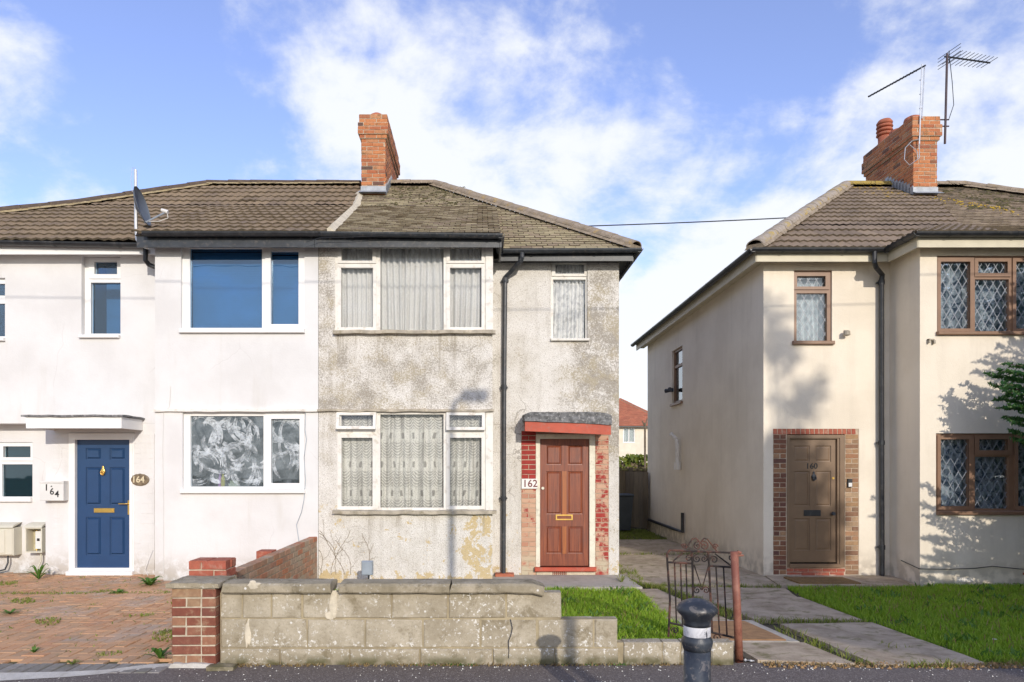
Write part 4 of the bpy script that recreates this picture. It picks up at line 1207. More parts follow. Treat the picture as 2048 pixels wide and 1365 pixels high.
# brick gate pier with concrete cap
gp = empty('brick_pier', (-2.25, 5.4, 0), 'red brick gate pier with a concrete cap at the left end of the block wall', 'pier')
px0, px1 = X(343, 5.22), X(431, 5.22); W = px1 - px0
boxobj('mortar', 'mortar', gp, px0 + .006, px1 - .006, 5.226, 5.55, -.05, .61)
ph = .0742; zz = .018; c3 = [(W - .02) / 3] * 3; c2 = [c3[0] * 2 + .01, c3[0]]
for k_ in range(8):
    seq = c3 if k_ in (0, 3, 4, 6) else (c2 if k_ in (2, 5, 7, 1) else c3); xx = px0
    if k_ in (1,): seq = [c2[0], c2[1]]
    for l in seq:
        me = brick_mesh(l - .001, .0645, .10, 'pier_brick', .006, random.randint(0, 2))
        o = bpy.data.objects.new('brick', me); o.location = (xx + l / 2, 5.226 + random.uniform(-.002, .002), zz + .033); o.rotation_euler = (0, random.gauss(0, .008), 0)
        COL.objects.link(o); adopt(o, gp); xx += l + .01
    # right side
    yy = 5.336
    for l in ([.10, .10] if k_ % 2 else [.205]):
        me = brick_mesh(l, .0645, .10, 'pier_brick', .006, 0); o = bpy.data.objects.new('brick', me)
        o.matrix_basis = Matrix.Translation((px1 - .006, yy + l / 2, zz + .033)) @ frame_for((0, 1, 0), (1, 0, 0)).to_4x4(); COL.objects.link(o); adopt(o, gp); yy += l + .01
    zz += ph
brickwork(gp, (px0, 5.55, .01), (0, -1, 0), (-1, 0, 0), .22, .6, 'pier_brick')
# cap and foot as lumpy stone
def lump(name, mat, parent, x0, x1, y0, y1, z0, z1, amp=.012, n=10, seed=0, taper=0, origin=None):
    bm = bmesh.new(); bmesh.ops.create_cube(bm, size=1); bmesh.ops.subdivide_edges(bm, edges=bm.edges[:], cuts=n, use_grid_fill=True)
    for v in bm.verts:
        t = (v.co.z + .5) * taper
        x = x0 + (v.co.x + .5) * (x1 - x0); y = y0 + (v.co.y + .5) * (y1 - y0); z = z0 + (v.co.z + .5) * (z1 - z0)
        x += (x - (x0 + x1) / 2) * -t; y += (y - (y0 + y1) / 2) * -t
        nv = mnoise.noise_vector((x * 14 + seed, y * 14, z * 14)); v.co = Vector((x, y, z)) + nv * amp
    me = bpy.data.meshes.new(name); bm.to_mesh(me); bm.free(); me.materials.append(M[mat])
    o = bpy.data.objects.new(name, me); COL.objects.link(o)
    if origin is not None:
        me.transform(Matrix.Translation(-Vector(origin))); o.location = origin; o['_at'] = tuple(origin)
    adopt(o, parent); return o
lump('pier_cap', 'block_coping', gp, px0 - .03, px1 + .035, 5.19, 5.56, .615, .652, .010)
lump('mortar_foot', 'cement_edging', gp, px0 - .02, px1 + .02, 5.175, 5.3, -.02, .03, .012, taper=.2)
tag(lump('broken_brick', 'block_coping', None, -2.1, -1.9, 5.1, 5.2, 0, .035, .012, origin=(-2, 5.15, 0)), 'broken flat stone fragment on the asphalt at the foot of the brick pier', 'rubble')

# dividing wall
dw = empty('dividing_wall', (-2.4, 7.5, 0), 'low weathered brick wall running from the gate pier back to the houses', 'wall')
xr = -2.385
brickwork(dw, (xr, 5.86, -.12), (0, 1, 0), (1, 0, 0), 3.80, .66, 'garden_brick', depth=.10, proud=.004)
boxobj('mortar', 'dark_mortar', dw, xr - .098, xr, 5.86, 9.66, -.15, .533)
x0, x1 = X(378, 5.62), X(453, 5.62)
boxobj('mortar', 'mortar', dw, x0 + .006, x1 - .010, 5.626, 5.84, -.1, .752)
brickwork(dw, (x0, 5.62, .155), (1, 0, 0), (0, -1, 0), x1 - x0, .61, 'red_brick', depth=.105, L=.2, proud=.004)
brickwork(dw, (x1 - .006, 5.73, .155), (0, 1, 0), (1, 0, 0), .11, .61, 'red_brick', L=.11, bond='stack')
J = MB(); x_ = x0
for yy in (5.62, 5.73):
    for i in range(2):
        J.box(x0 + .006 + i * .158, x0 + .150 + i * .158, yy, yy + .1, .752, .766)
J.build('top_bricks', 'red_brick', dw)
m = MB(); m.cbox(xr - .28, xr - .102, 7.9, 8.1, -.1, .55, .004); m.build('brick_buttress', 'red_brick', dw)

# ================================================================== HOUSES
ZE = 4.83; ZTOP = 4.72; ZB = -.35
def wall_shell(parent, mat, r, holes, y0, depth=.12, left=None, right=None, name='wall'):
    m = MB(); m.panel(r, holes, y0, y0 + depth, sides=False)
    if left: m.add([(r[0], y0, r[2]), (r[0], left, r[2]), (r[0], left, r[3]), (r[0], y0, r[3])], [(3, 2, 1, 0)])
    if right: m.add([(r[1], y0, r[2]), (r[1], right, r[2]), (r[1], right, r[3]), (r[1], y0, r[3])], [(0, 1, 2, 3)])
    return m.build(name, mat, parent)
h162 = empty('house', (0, 12, -.15), 'stained old roughcast house with a red panelled door in the middle of the picture', 'house')
h164 = empty('house', (-6, 12, -.1), 'white rendered house with a blue door at the left', 'house')
h160 = empty('house', (6.5, 12, -.15), 'cream rendered house with brown lattice windows and brown door at the right', 'house')

# --- 162 walls
xa, xb, xc, xd = X(637, YB), X(985, YB), X(990, YM), X(1238, YM)
up162 = (670, 986, 484, 666); lo162 = (676, 986, 823, 1024)
wall_shell(h162, 'weathered_roughcast', (xa, xb, ZB, ZTOP), [rect(*up162, YB), rect(*lo162, YB)], YB, right=YM + .02)
wall_shell(h162, 'weathered_roughcast', (xb + .001, xd, ZB, ZTOP), [rect(1102, 1175, 518, 682, YM), rect(1042, 1218, 862, 1152, YM)], YM, right=18.0)
boxobj('rear_wall', 'weathered_roughcast', h162, xa, xd - .002, 17.75, 17.98, ZB, ZTOP)
m = MB(); m.panel((xa, xd - .05, ZB, ZTOP), [], YB + 1.5, YB + 1.6); m.build('interior_wall', 'interior_dark', h162)
m = MB(); m.box(X(1072, YM), X(1190, YM), YM + .16, YM + .2, -.2, 2.1); m.build('hall_wall', 'interior_dark', h162)
# string course and sills
def ledge(parent, px0, px1, py0, py1, dd, out, mat, name='ledge', wav=.004):
    x0, x1, z0, z1 = rect(px0, px1, py0, py1, dd); m = MB(); n = 30
    for i in range(n + 1):
        x = x0 + (x1 - x0) * i / n; e = wav * mnoise.noise((x * 5, 2, z0)) * 2
        m.v += [(x, dd + .01, z0 + e), (x, dd - out, z0 + e), (x, dd - out, z1 + e - .004), (x, dd + .01, z1 + e + .004)]
    for i in range(n):
        for q in range(4): m.f.append((4 * i + q, 4 * i + (q + 1) % 4, 4 * i + 4 + (q + 1) % 4, 4 * i + 4 + q))
    m.f.append((3, 2, 1, 0)); m.f.append((4 * n, 4 * n + 1, 4 * n + 2, 4 * n + 3)); return m.build(name, mat, parent)
ledge(h162, 637, 988, 819, 824, YB, .05, 'sill_grime', 'string_course', .008)
boxobj('corner_board', 'old_white_paint', h162, xb - .10, xb + .006, YB - .012, YB + .10, rect(0, 0, 823, 1022, YB)[2], rect(0, 0, 824, 1022, YB)[3] - .01)
boxobj('corner_board', 'old_white_paint', h162, xb - .10, xb + .006, YB - .012, YB + .10, rect(0, 0, 490, 660, YB)[2], rect(0, 0, 487, 660, YB)[3])

# --- 162 windows
w = window(h162, YB, up162, [(683, 745, 493, 524), (682, 746, 535, 655), (760, 887, 491, 660), (900, 963, 493, 524), (900, 963, 535, 655)], 'old_white_paint', recess=.012, glassm='old_glass',
           casements=[((676, 752, 487, 527), (683, 745, 493, 522)), ((675, 753, 531, 662), (682, 746, 536, 655)), ((893, 969, 488, 527), (900, 963, 494, 522)), ((893, 969, 531, 662), (900, 963, 536, 655))])
ledge(w, 668, 991, 662, 669, YB, .085, 'sill_grime', 'sill', .008)
w = window(h162, YB, lo162, [(682, 746, 831, 858), (683, 745, 875, 1015), (760, 887, 829, 1016), (900, 963, 831, 858), (900, 963, 875, 1013)], 'old_white_paint', recess=.012, glassm='old_glass',
           casements=[((675, 752, 868, 1020), (683, 745, 876, 1013)), ((893, 968, 868, 1019), (900, 963, 876, 1012))])
ledge(w, 667, 993, 1021, 1028, YB, .085, 'sill_grime', 'sill', .008)
def vent(parent, px, py, dd, ang):
    """top-hung fanlight pushed open at the bottom"""
    x0, x1, z0, z1 = rect(*px, *py, dd); h = z1 - z0; m = MB(); q = .042
    for b in ((x0, x0 + q, z0, z1), (x1 - q, x1, z0, z1), (x0 + q, x1 - q, z0, z0 + q), (x0 + q, x1 - q, z1 - q, z1)): m.box(b[0], b[1], -.03, .008, b[2], b[3])
    g = MB(); g.box(x0 + q, x1 - q, -.014, -.008, z0 + q, z1 - q)
    Rt = Matrix.Translation((0, dd - .004, z1)) @ Matrix.Rotation(-ang, 4, 'X') @ Matrix.Translation((0, 0, -z1))
    m.v = [tuple(Rt @ Vector(v)) for v in m.v]; g.v = [tuple(Rt @ Vector(v)) for v in g.v]
    m.build('fanlight', 'old_white_paint', parent); g.build('fanlight_pane', 'old_glass', parent)
vent(w, (674, 753), (826, 861), YB, R(14)); vent(w, (893, 970), (826, 862), YB, R(9))
w = window(h162, YM, (1102, 1175, 518, 682), [(1110, 1170, 526, 547), (1107, 1172, 558, 676)], 'old_white_paint', recess=.04, glassm='old_glass', casements=[((1104, 1174, 520, 552), (1111, 1169, 527, 547))], sill=(1101, 1178, 678, 683))
curtain('gathered net curtain behind the left lights of the upper bay window', 'net curtains of the stained house', YB, (672, 758, 488, 663), 'net_lace', .075, .016, y=.125)
curtain('wide gathered net curtain behind the middle pane of the upper bay window', 'net curtains of the stained house', YB, (757, 892, 490, 664), 'net_lace', .085, .022, gather=1, y=.125)
curtain('gathered net curtain behind the right lights of the upper bay window', 'net curtains of the stained house', YB, (893, 972, 488, 663), 'net_lace', .09, .02, gather=1, y=.125)
curtain('swagged lace curtain behind the left lights of the lower bay window', 'net curtains of the stained house', YB, (677, 757, 826, 1018), 'swag_lace', .10, .008, y=.125)
curtain('swagged lace curtain behind the wide middle pane of the lower bay window', 'net curtains of the stained house', YB, (756, 892, 826, 1018), 'swag_lace', .12, .014, gather=1, y=.125)
curtain('swagged lace curtain behind the right lights of the lower bay window', 'net curtains of the stained house', YB, (893, 970, 826, 1018), 'swag_lace', .11, .016, gather=1, y=.125)
curtain('plain voile curtain behind the tall narrow window over the red door', 'net curtains of the stained house', YM, (1103, 1174, 520, 680), 'plain_voile', .06, .02, gather=1, y=.125)

# --- 162 door
dd = YM
core = MB(); bl = rect(1042, 1073, 862, 1152, dd); br = rect(1190, 1218, 862, 1152, dd)
core.box(bl[0], bl[1], dd + .006, dd + .12, bl[2], bl[3]); core.box(br[0], br[1], dd + .006, dd + .12, br[2], br[3])
core.box(bl[1] + .001, br[0] - .001, dd + .03, dd + .12, Z(872, dd), Z(860, dd))
ds = core.build('door_surround', 'buff_mortar', h162)
brickwork(ds, (bl[0], dd + .006, bl[2]), (1, 0, 0), (0, -1, 0), bl[1] - bl[0] - .002, bl[3] - bl[2], 'faded_red_painted_brick', 'door', depth=.03, proud=.007)
brickwork(ds, (br[0], dd + .006, br[2]), (1, 0, 0), (0, -1, 0), br[1] - br[0], br[3] - br[2], 'faded_red_painted_brick', 'door', depth=.03, proud=.007, shift=1)
fr = rect(1072, 1190, 869, 1134, dd); lf = rect(1080, 1179, 878, 1134, dd)
m = MB(); m.panel(fr, [lf], dd - .004, dd + .12); m.build('door_frame', 'cream_paint', h162)
rows = [(.045, .20), (.265, .60), (.69, .945)] ; rows = [(.05, .205), (.255, .595), (.69, .905)]
cols = [(.125, .445), (.565, .875)]
dr, r = door(h162, dd, (1080, 1179, 878, 1133), 'varnished_mahogany', .045, rows, cols)
W, H = r[1] - r[0], r[3] - r[2]; cx = (r[0] + r[1]) / 2
m = MB(); m.box(r[0] + W * .455, r[0] + W * .545, dd + .042, dd + .046, r[3] - H * .60, r[3] - H * .255); m.box(r[0] + W * .46, r[0] + W * .54, dd + .042, dd + .046, r[3] - H * .905, r[3] - H * .69); m.build('muntin', 'orange_varnish', dr)
m = MB(); lb = rect(1112, 1146, 1030, 1041, dd); m.panel(lb, [(lb[0] + .02, lb[1] - .02, lb[2] + .018, lb[3] - .018)], dd + .034, dd + .05); m.build('letter_plate', 'brass', dr)
m = MB(); m.tube([(X(1086, dd), dd + .046, Z(977, dd)), (X(1086, dd), dd + .022, Z(977, dd))], .022, 14); m.build('handle', 'cream_paint', dr)
m = MB(); m.cbox(X(1069, dd), X(1191, dd), dd - .09, dd + .06, Z(1142, dd), Z(1134, dd), .008); m.build('threshold', 'red_board_paint', h162)
m = MB(); m.box(bl[1], br[0], dd - .01, dd + .1, Z(1158, dd), Z(1142, dd) - .001); m.build('step', 'pale_mortar', h162)
def airbrick(parent, px, py, dd, mat, nx=7, nz=3):
    x0, x1, z0, z1 = rect(*px, *py, dd); m = MB(); hs = []; w_, h_ = (x1 - x0) / nx, (z1 - z0) / nz
    for i in range(nx):
        for j_ in range(nz): hs.append((x0 + (i + .25) * w_, x0 + (i + .75) * w_, z0 + (j_ + .2) * h_, z0 + (j_ + .8) * h_))
    m.panel((x0, x1, z0, z1), hs, dd - .008, dd + .02); b = MB(); b.add([(x0, dd + .012, z0), (x1, dd + .012, z0), (x1, dd + .012, z1), (x0, dd + .012, z1)], [(0, 1, 2, 3)])
    o = m.build('airbrick', mat, parent); b.build('airbrick_back', 'interior_dark', o); return o
airbrick(h162, (1105, 1133), (1143, 1154), YM - .012, 'rust_red_paint')
# --- 162 canopy
cd = 9.95
can = boxobj('canopy', 'red_board_paint', h162, X(1050, cd) + .02, X(1222, cd) - .02, cd + .03, YM, Z(860, cd), Z(846, cd))
m = MB(); x0, x1, z0, z1 = rect(1050, 1222, 845, 868, cd)
m.add([(x0, cd, z0 + .04), (x1, cd, z0 - .015), (x1, cd, z1 - .035), (x0, cd, z1 + .01), (x0, cd + .03, z0 + .04), (x1, cd + .03, z0 - .015), (x1, cd + .03, z1 - .035), (x0, cd + .03, z1 + .01)],
      [(0, 1, 2, 3), (7, 6, 5, 4), (0, 4, 5, 1), (1, 5, 6, 2), (3, 2, 6, 7), (4, 0, 3, 7)])
m.build('fascia_board', 'red_board_paint', can)
bm = bmesh.new(); bmesh.ops.create_cube(bm, size=1); bmesh.ops.subdivide_edges(bm, edges=bm.edges[:], cuts=14, use_grid_fill=True)
for v in bm.verts:
    u_ = v.co.x + .5; q = v.co.y + .5; t = v.co.z + .5
    zt = Z(826, cd) + .02; zb = (Z(842, cd) + (Z(850, cd) - Z(842, cd)) * u_)
    top = zt - .012 - .055 * max(0, u_ - .90) / .10 - .035 * max(0, .05 - u_) / .05 + .02 * q
    xx = x0 - .01 + (x1 - x0 + .02) * u_; yy = cd - .025 + q * .47
    z_ = zb + (top - zb) * t
    nv = mnoise.noise_vector((xx * 3, yy * 12, z_ * 22)) * .010 + mnoise.noise_vector((xx * 17, yy * 17, z_ * 30)) * .008
    v.co = Vector((xx, min(yy, YM + .01), z_)) + Vector((nv.x, nv.y * (1 - q), nv.z))
me = bpy.data.meshes.new('felt_roof'); bm.to_mesh(me); bm.free(); me.materials.append(M['weathered_felt']); o = bpy.data.objects.new('felt_roof', me); COL.objects.link(o); adopt(o, can)

# --- 162 number plaque
pl = rect(1043, 1075, 958, 978, YM - .02)
e = tag(MB(), None) if False else None
m = MB(); m.cbox(pl[0], pl[1], YM - .035, YM - .006, pl[2], pl[3], .004); o = m.build('number_plaque', 'white_plaque', None, origin=((pl[0] + pl[1]) / 2, YM - .02, pl[2]))
tag(o, 'white number plaque reading 162 on brickwork beside the red door', 'sign')
textobj('numerals', '162', (pl[0] + pl[1]) / 2 + .008, YM - .037, (pl[2] + pl[3]) / 2, .165, 'maroon_print', o, .002, (.95, .95))

# --- 164 walls
l0 = X(310, YB); xL = -10.3; zs = Z(847, YL); xp = X(91, YL)
wall_shell(h164, 'white_render', (l0, xa - .004, ZB, ZTOP), [rect(362, 609, 484, 667, YB), rect(365, 610, 825, 987, YB)], YB, left=YL + .02)
w164 = wall_shell(h164, 'white_render', (xL, l0 + .02, zs, ZTOP + .02), [rect(-60, 10, 556, 682, YL), rect(163, 241, 512, 677, YL)], YL, left=18)
wall_shell(h164, 'white_render', (xp, l0 + .02, ZB, zs - .001), [rect(139, 269, 866, 1150, YL)], YL + .002, left=YL + .3)
YR = YL + .28
wall_shell(h164, 'white_render', (xL, xp, ZB, zs), [rect(-80, 65, 885, 1003, YR)], YR)
boxobj('overhang_soffit', 'white_render', h164, xL, xp - .002, YL + .003, YR, zs - .004, zs + .002)
boxobj('rear_wall', 'white_render', h164, xL, xa - .01, 17.75, 17.98, ZB, ZTOP)
m = MB(); m.panel((xL, xa - .01, ZB, ZTOP), [], 11.3, 11.4); m.build('interior_wall', 'interior_dark', h164)
ledge(h164, 308, 636, 819, 824, YB, .045, 'old_white_paint', 'string_course')
ledge(h164, 360, 612, 482, 485, YB, .02, 'old_white_paint', 'lintel_strip')
wu = window(h164, YB, (362, 609, 484, 667), [(377, 522, 495, 655), (540, 596, 501, 648)], recess=.045, casements=[((529, 608, 489, 660), (540, 596, 501, 648))], sill=(360, 610, 659, 667), glassm='sky_tinted_glass')
wl_ = window(h164, YB, (365, 610, 825, 987), [(378, 525, 832, 974), (541, 598, 838, 967)], recess=.045, casements=[((530, 608, 828, 978), (541, 598, 838, 967))], sill=(362, 611, 979, 987), glassm='smeared_glass')
w = window(h164, YL, (163, 241, 512, 677), [(183, 229, 521, 546), (176, 236, 563, 666)], recess=.09, casements=[((172, 239, 513, 555), (183, 229, 521, 546)), ((170, 240, 557, 674), (176, 236, 563, 666))], sill=(160, 240, 671, 677), glassm='sky_tinted_glass')
w = window(h164, YL, (-60, 10, 556, 682), [(-50, 6, 566, 590), (-50, 9, 606, 672)], recess=.05, sill=(-62, 11, 676, 683), glassm='sky_tinted_glass')
w = window(h164, YR, (-80, 65, 885, 1003), [(5, 60, 893, 915), (-60, -4, 893, 994), (1, 64, 929, 994)], recess=.03, casements=[((-1, 65, 887, 922), (5, 60, 893, 915))], sill=(-82, 65, 995, 1004), glassm='dark_glass')
blind('slatted blind with the blue sky reflection in its colour behind the large upper pane of the white bay', YB, (376, 523, 494, 656), 'sky_tinted_slat')
blind('narrow slatted blind with the blue sky reflection in its colour behind the upper side casement of the white bay', YB, (539, 597, 500, 649), 'sky_tinted_slat')
blind('dark slatted blind behind the ground floor window by the letterbox', YR, (-78, 64, 888, 996), 'teal_slat', y=.13)
boxobj('curtain', 'sky_tinted_slat', None, X(176, YL), X(236, YL), YL + .5, YL + .52, Z(672, YL), Z(514, YL), origin=(X(206, YL), YL + .5, Z(672, YL)))
tag(bpy.data.objects['curtain'], 'cloth in the same sky-reflection blue behind the narrow upper window of the white house', 'curtain')
# swirled whitewash strokes on the inside of the lower panes
J = MB(); yw = YB + .045 + .028
for (pa, pb, pc_, pd, nst) in ((378, 525, 832, 974, 60), (541, 598, 838, 967, 22)):
    x0, x1, z0, z1 = rect(pa, pb, pc_, pd, YB); rr = random.Random(31 + pa)
    for s_i in range(nst):
        cx, cz = rr.uniform(x0 + .05, x1 - .05), rr.uniform(z0 + .14, z1 - .05); rad = rr.uniform(.09, .36); a0 = rr.uniform(0, 6.28); sp = rr.uniform(1.0, 2.6); wd = rr.uniform(.045, .11); sq = rr.uniform(.45, 1); ti = rr.uniform(0, 3.1)
        for q in range(int(wd / .0075)):
            if rr.random() < .22: continue
            r_ = rad - wd / 2 + q * .0075; w_ = rr.uniform(.003, .0085); st0, st1 = rr.uniform(0, .18), rr.uniform(.78, 1); n = 16; pv = None; yy_ = yw - .0002 * (s_i % 12)
            for i in range(n + 1):
                a = a0 + sp * (st0 + (st1 - st0) * i / n); ww = w_ * math.sin(math.pi * (i + .4) / (n + .8)) ** .5
                def P_(rd):
                    u_, v_ = rd * math.cos(a), rd * sq * math.sin(a)
                    return (cx + u_ * math.cos(ti) - v_ * math.sin(ti), yy_, cz + u_ * math.sin(ti) + v_ * math.cos(ti))
                A_, B_ = P_(r_ - ww), P_(r_ + ww)
                if pv and all(x0 < p[0] < x1 and z0 < p[2] < z1 for p in (A_, B_) + pv): J.add([pv[0], pv[1], B_, A_], [(0, 1, 2, 3)])
                pv = (A_, B_)
J.build('whitewash_strokes', 'whitewash', wl_)['kind'] = 'stuff'
# bottles and sponge on the inner sill of the smeared window
boxobj('inner_sill', 'white_upvc', wl_, X(372, YB), X(604, YB), YB + .11, YB + .30, Z(976, YB) - .03, Z(974, YB))
def bottle(px, h, mat, label, r=.026):
    x = X(px, YB + .15); z = Z(974, YB); m = MB(); m.lathe(x, YB + .15, [(r * .9, z), (r, z + .02), (r, z + h * .6), (r * .45, z + h * .8), (r * .4, z + h)], 14)
    tag(m.build('bottle', mat, None, True, origin=(x, YB + .15, z)), label, 'bottle', 'things on the sill behind the smeared window')
bottle(440, .19, 'purple_plastic', 'pink bottle standing on the sill of the smeared window'); bottle(446, .185, 'yellow_plastic', 'yellow bottle next to the pink one on the smeared window sill', .03)
x = X(468, YB + .15); z = Z(974, YB); m = MB(); m.box(x - .07, x + .07, YB + .12, YB + .2, z, z + .045); m.box(x - .05, x + .06, YB + .12, YB + .2, z + .046, z + .085)
tag(m.build('sponge', 'cream_sponge', None, origin=(x, YB + .15, z)), 'two stacked cream sponges on the sill of the smeared window', 'sponge')

# --- 164 door and entrance
brw = MB()
J0 = rect(108, 139, 868, 1148, YL); J1 = rect(269, 309, 868, 1148, YL)
pil = MB(); pil.box(J0[0] - .02, J0[1], YL - .012, YL + .0, J0[2], J0[3]); pil.box(J1[0], J1[1], YL - .012, YL + .0, J1[2], J1[3]); pil = pil.build('painted_brickwork', 'white_render', h164)
brickwork(pil, (J0[0], YL - .012, J0[2]), (1, 0, 0), (0, -1, 0), J0[1] - J0[0], J0[3] - J0[2], 'white_render', depth=.01, proud=.0022, j=.009)
brickwork(pil, (J1[0], YL - .012, J1[2]), (1, 0, 0), (0, -1, 0), J1[1] - J1[0], J1[3] - J1[2], 'white_render', depth=.01, proud=.0022, j=.009, shift=1)
fr = rect(139, 269, 867, 1149, YL); lf = rect(152, 261, 880, 1136, YL)
m = MB(); m.panel(fr, [lf], YL - .02, YL + .12); fo = m.build('door_frame', 'white_upvc', h164)
m = MB(); m.panel((lf[0] - .045, lf[1] + .045, lf[2] - .02, lf[3] + .045), [lf], YL - .032, YL - .019); m.build('moulding', 'white_upvc', fo)
dr, r = door(h164, YL, (152, 261, 880, 1136), 'blue_door_paint', .03, [(.065, .155), (.215, .51), (.605, .905)], [(.16, .44), (.60, .88)], raised=.026)
W, H = r[1] - r[0], r[3] - r[2]; y0 = YL + .03
lb = rect(186, 227, 1017, 1026, YL); m = MB(); m.cbox(lb[0], lb[1], y0 - .012, y0, lb[2], lb[3], .004); m.box(lb[0] + .02, lb[1] - .02, y0 - .018, y0 - .012, lb[2] + .014, lb[3] - .014); m.build('letter_plate', 'brass', dr)
xh = X(256, YL); m = MB(); m.cbox(xh - .016, xh + .016, y0 - .014, y0, Z(1030, YL), Z(1001, YL), .004)
m.tube([(xh, y0 - .012, Z(1008, YL)), (xh, y0 - .05, Z(1008, YL)), (xh - .03, y0 - .056, Z(1008, YL)), (xh - .13, y0 - .054, Z(1008, YL))], .009, 8); m.build('handle', 'brass', dr)
def knocker(parent, px, py, dd, mat):
    x, z = X(px, dd), Z(py, dd); m = MB()
    m.lathe(x, 0, [(.001, -.075), (.016, -.06), (.033, -.025), (.036, 0), (.028, .022), (.010, .04), (.017, .055), (.010, .068), (.001, .08)], 14)
    m.v = [(a, dd - .015 + (b) * .35, z + c) for a, b, c in m.v]
    pts = [(x + .026 * math.cos(a), dd - .035, z - .028 + .034 * math.sin(a)) for a in [R(40) - q * R(26) for q in range(11)]]
    m.tube(pts, .006, 6); return m.build('knocker', mat, parent, True)
knocker(dr, 207, 942, YL + .03, 'brass')
m = MB(); m.cbox(fr[0] - .01, fr[1] + .01, YL - .09, YL + .04, Z(1149, YL) - .03, Z(1142, YL), .006); m.build('door_sill', 'white_upvc', h164)
# canopy
cy = 9.5; x0, x1 = X(52, cy), X(243, cy); z0, z1 = Z(857, cy), Z(834, cy)
can = boxobj('canopy', 'old_white_paint', h164, x0 + .03, x1 - .03, cy + .03, YL - .001, z0 + .05, z1 - .01)
m = MB(); m.box(x0, x1, cy, cy + .028, z0, z1); m.build('fascia_board', 'white_upvc', can)
for xs_ in (x1 - .03, x0 + .002): boxobj('side_board', 'white_upvc', can, xs_, xs_ + .028, cy + .029, YL - .001, z0 + .0, z1 - .003)
bm = bmesh.new(); bmesh.ops.create_cube(bm, size=1); bmesh.ops.subdivide_edges(bm, edges=bm.edges[:], cuts=10, use_grid_fill=True)
for v in bm.verts:
    u_, q, t = v.co.x + .5, v.co.y + .5, v.co.z + .5
    xx = x0 - .05 + (x1 - x0 + .08) * u_; yy = cy - .035 + (YL - cy + .03) * q
    v.co = Vector((xx, yy, z1 + .001 + .026 * t + .04 * q * 0 + .010 * mnoise.noise((xx * 4, yy * 3, 1)) + .008 * mnoise.noise((xx * 19, yy * 9, 1))))
me = bpy.data.meshes.new('felt_roof'); bm.to_mesh(me); bm.free(); me.materials.append(M['weathered_felt']); o = bpy.data.objects.new('felt_roof', me); COL.objects.link(o); adopt(o, can)
# letterbox
x0, x1, z0, z1 = rect(80, 127, 963, 1002, YL - .14)
lb = empty('letterbox', ((x0 + x1) / 2, YL - .07, z0), 'pale grey wall letterbox with black numbers left of the blue door', 'letterbox')
m = MB(); m.cbox(x0, x1, YL - .14, YL - .002, z0, z1 - .03, .004); m.build('body', 'grey_white_box', lb)
m = MB(); m.cbox(x0 - .004, x1 + .004, YL - .148, YL - .002, z1 - .028, z1 + .004, .006); m.build('lid', 'grey_white_box', lb)
for ch, px, py, s_ in (('1', 93, 976, .135), ('6', 104, 984, .135), ('4', 114, 989, .135)):
    textobj('numeral', ch, X(px, YL - .14), YL - .142, Z(py, YL - .14), s_, 'black_print', lb, .002)
m = MB(); m.tube([(X(103, YL - .14), YL - .146, Z(973, YL - .14)), (X(103, YL - .14), YL - .140, Z(973, YL - .14))], .009, 12); m.build('dot', 'black_print', lb)
# oval plaque
x0, x1, z0, z1 = rect(261, 298, 948, 972, YL - .03); cx, cz = (x0 + x1) / 2, (z0 + z1) / 2; m = MB(); n = 28
for yy, k_ in ((YL - .012, 1), (YL - .03, 1), (YL - .036, .88)):
    m.v += [(cx + (x1 - x0) / 2 * k_ * math.cos(2 * math.pi * i / n), yy, cz + (z1 - z0) / 2 * k_ * math.sin(2 * math.pi * i / n) * (1 + .05 * math.sin(3 * i))) for i in range(n)]
for l in (0, 1):
    for i in range(n): m.f.append((l * n + i, l * n + (i + 1) % n, (l + 1) * n + (i + 1) % n, (l + 1) * n + i))
m.f.append(tuple(2 * n + i for i in range(n))); o = m.build('number_plaque', 'bronze_plaque', None, origin=(cx, YL - .02, cz))
tag(o, 'oval bronze house plaque with pale numerals 164 right of the blue door', 'sign')
textobj('numerals', '164', cx - .02, YL - .038, cz, .135, 'gold_print', o, .003, (.95, 1))
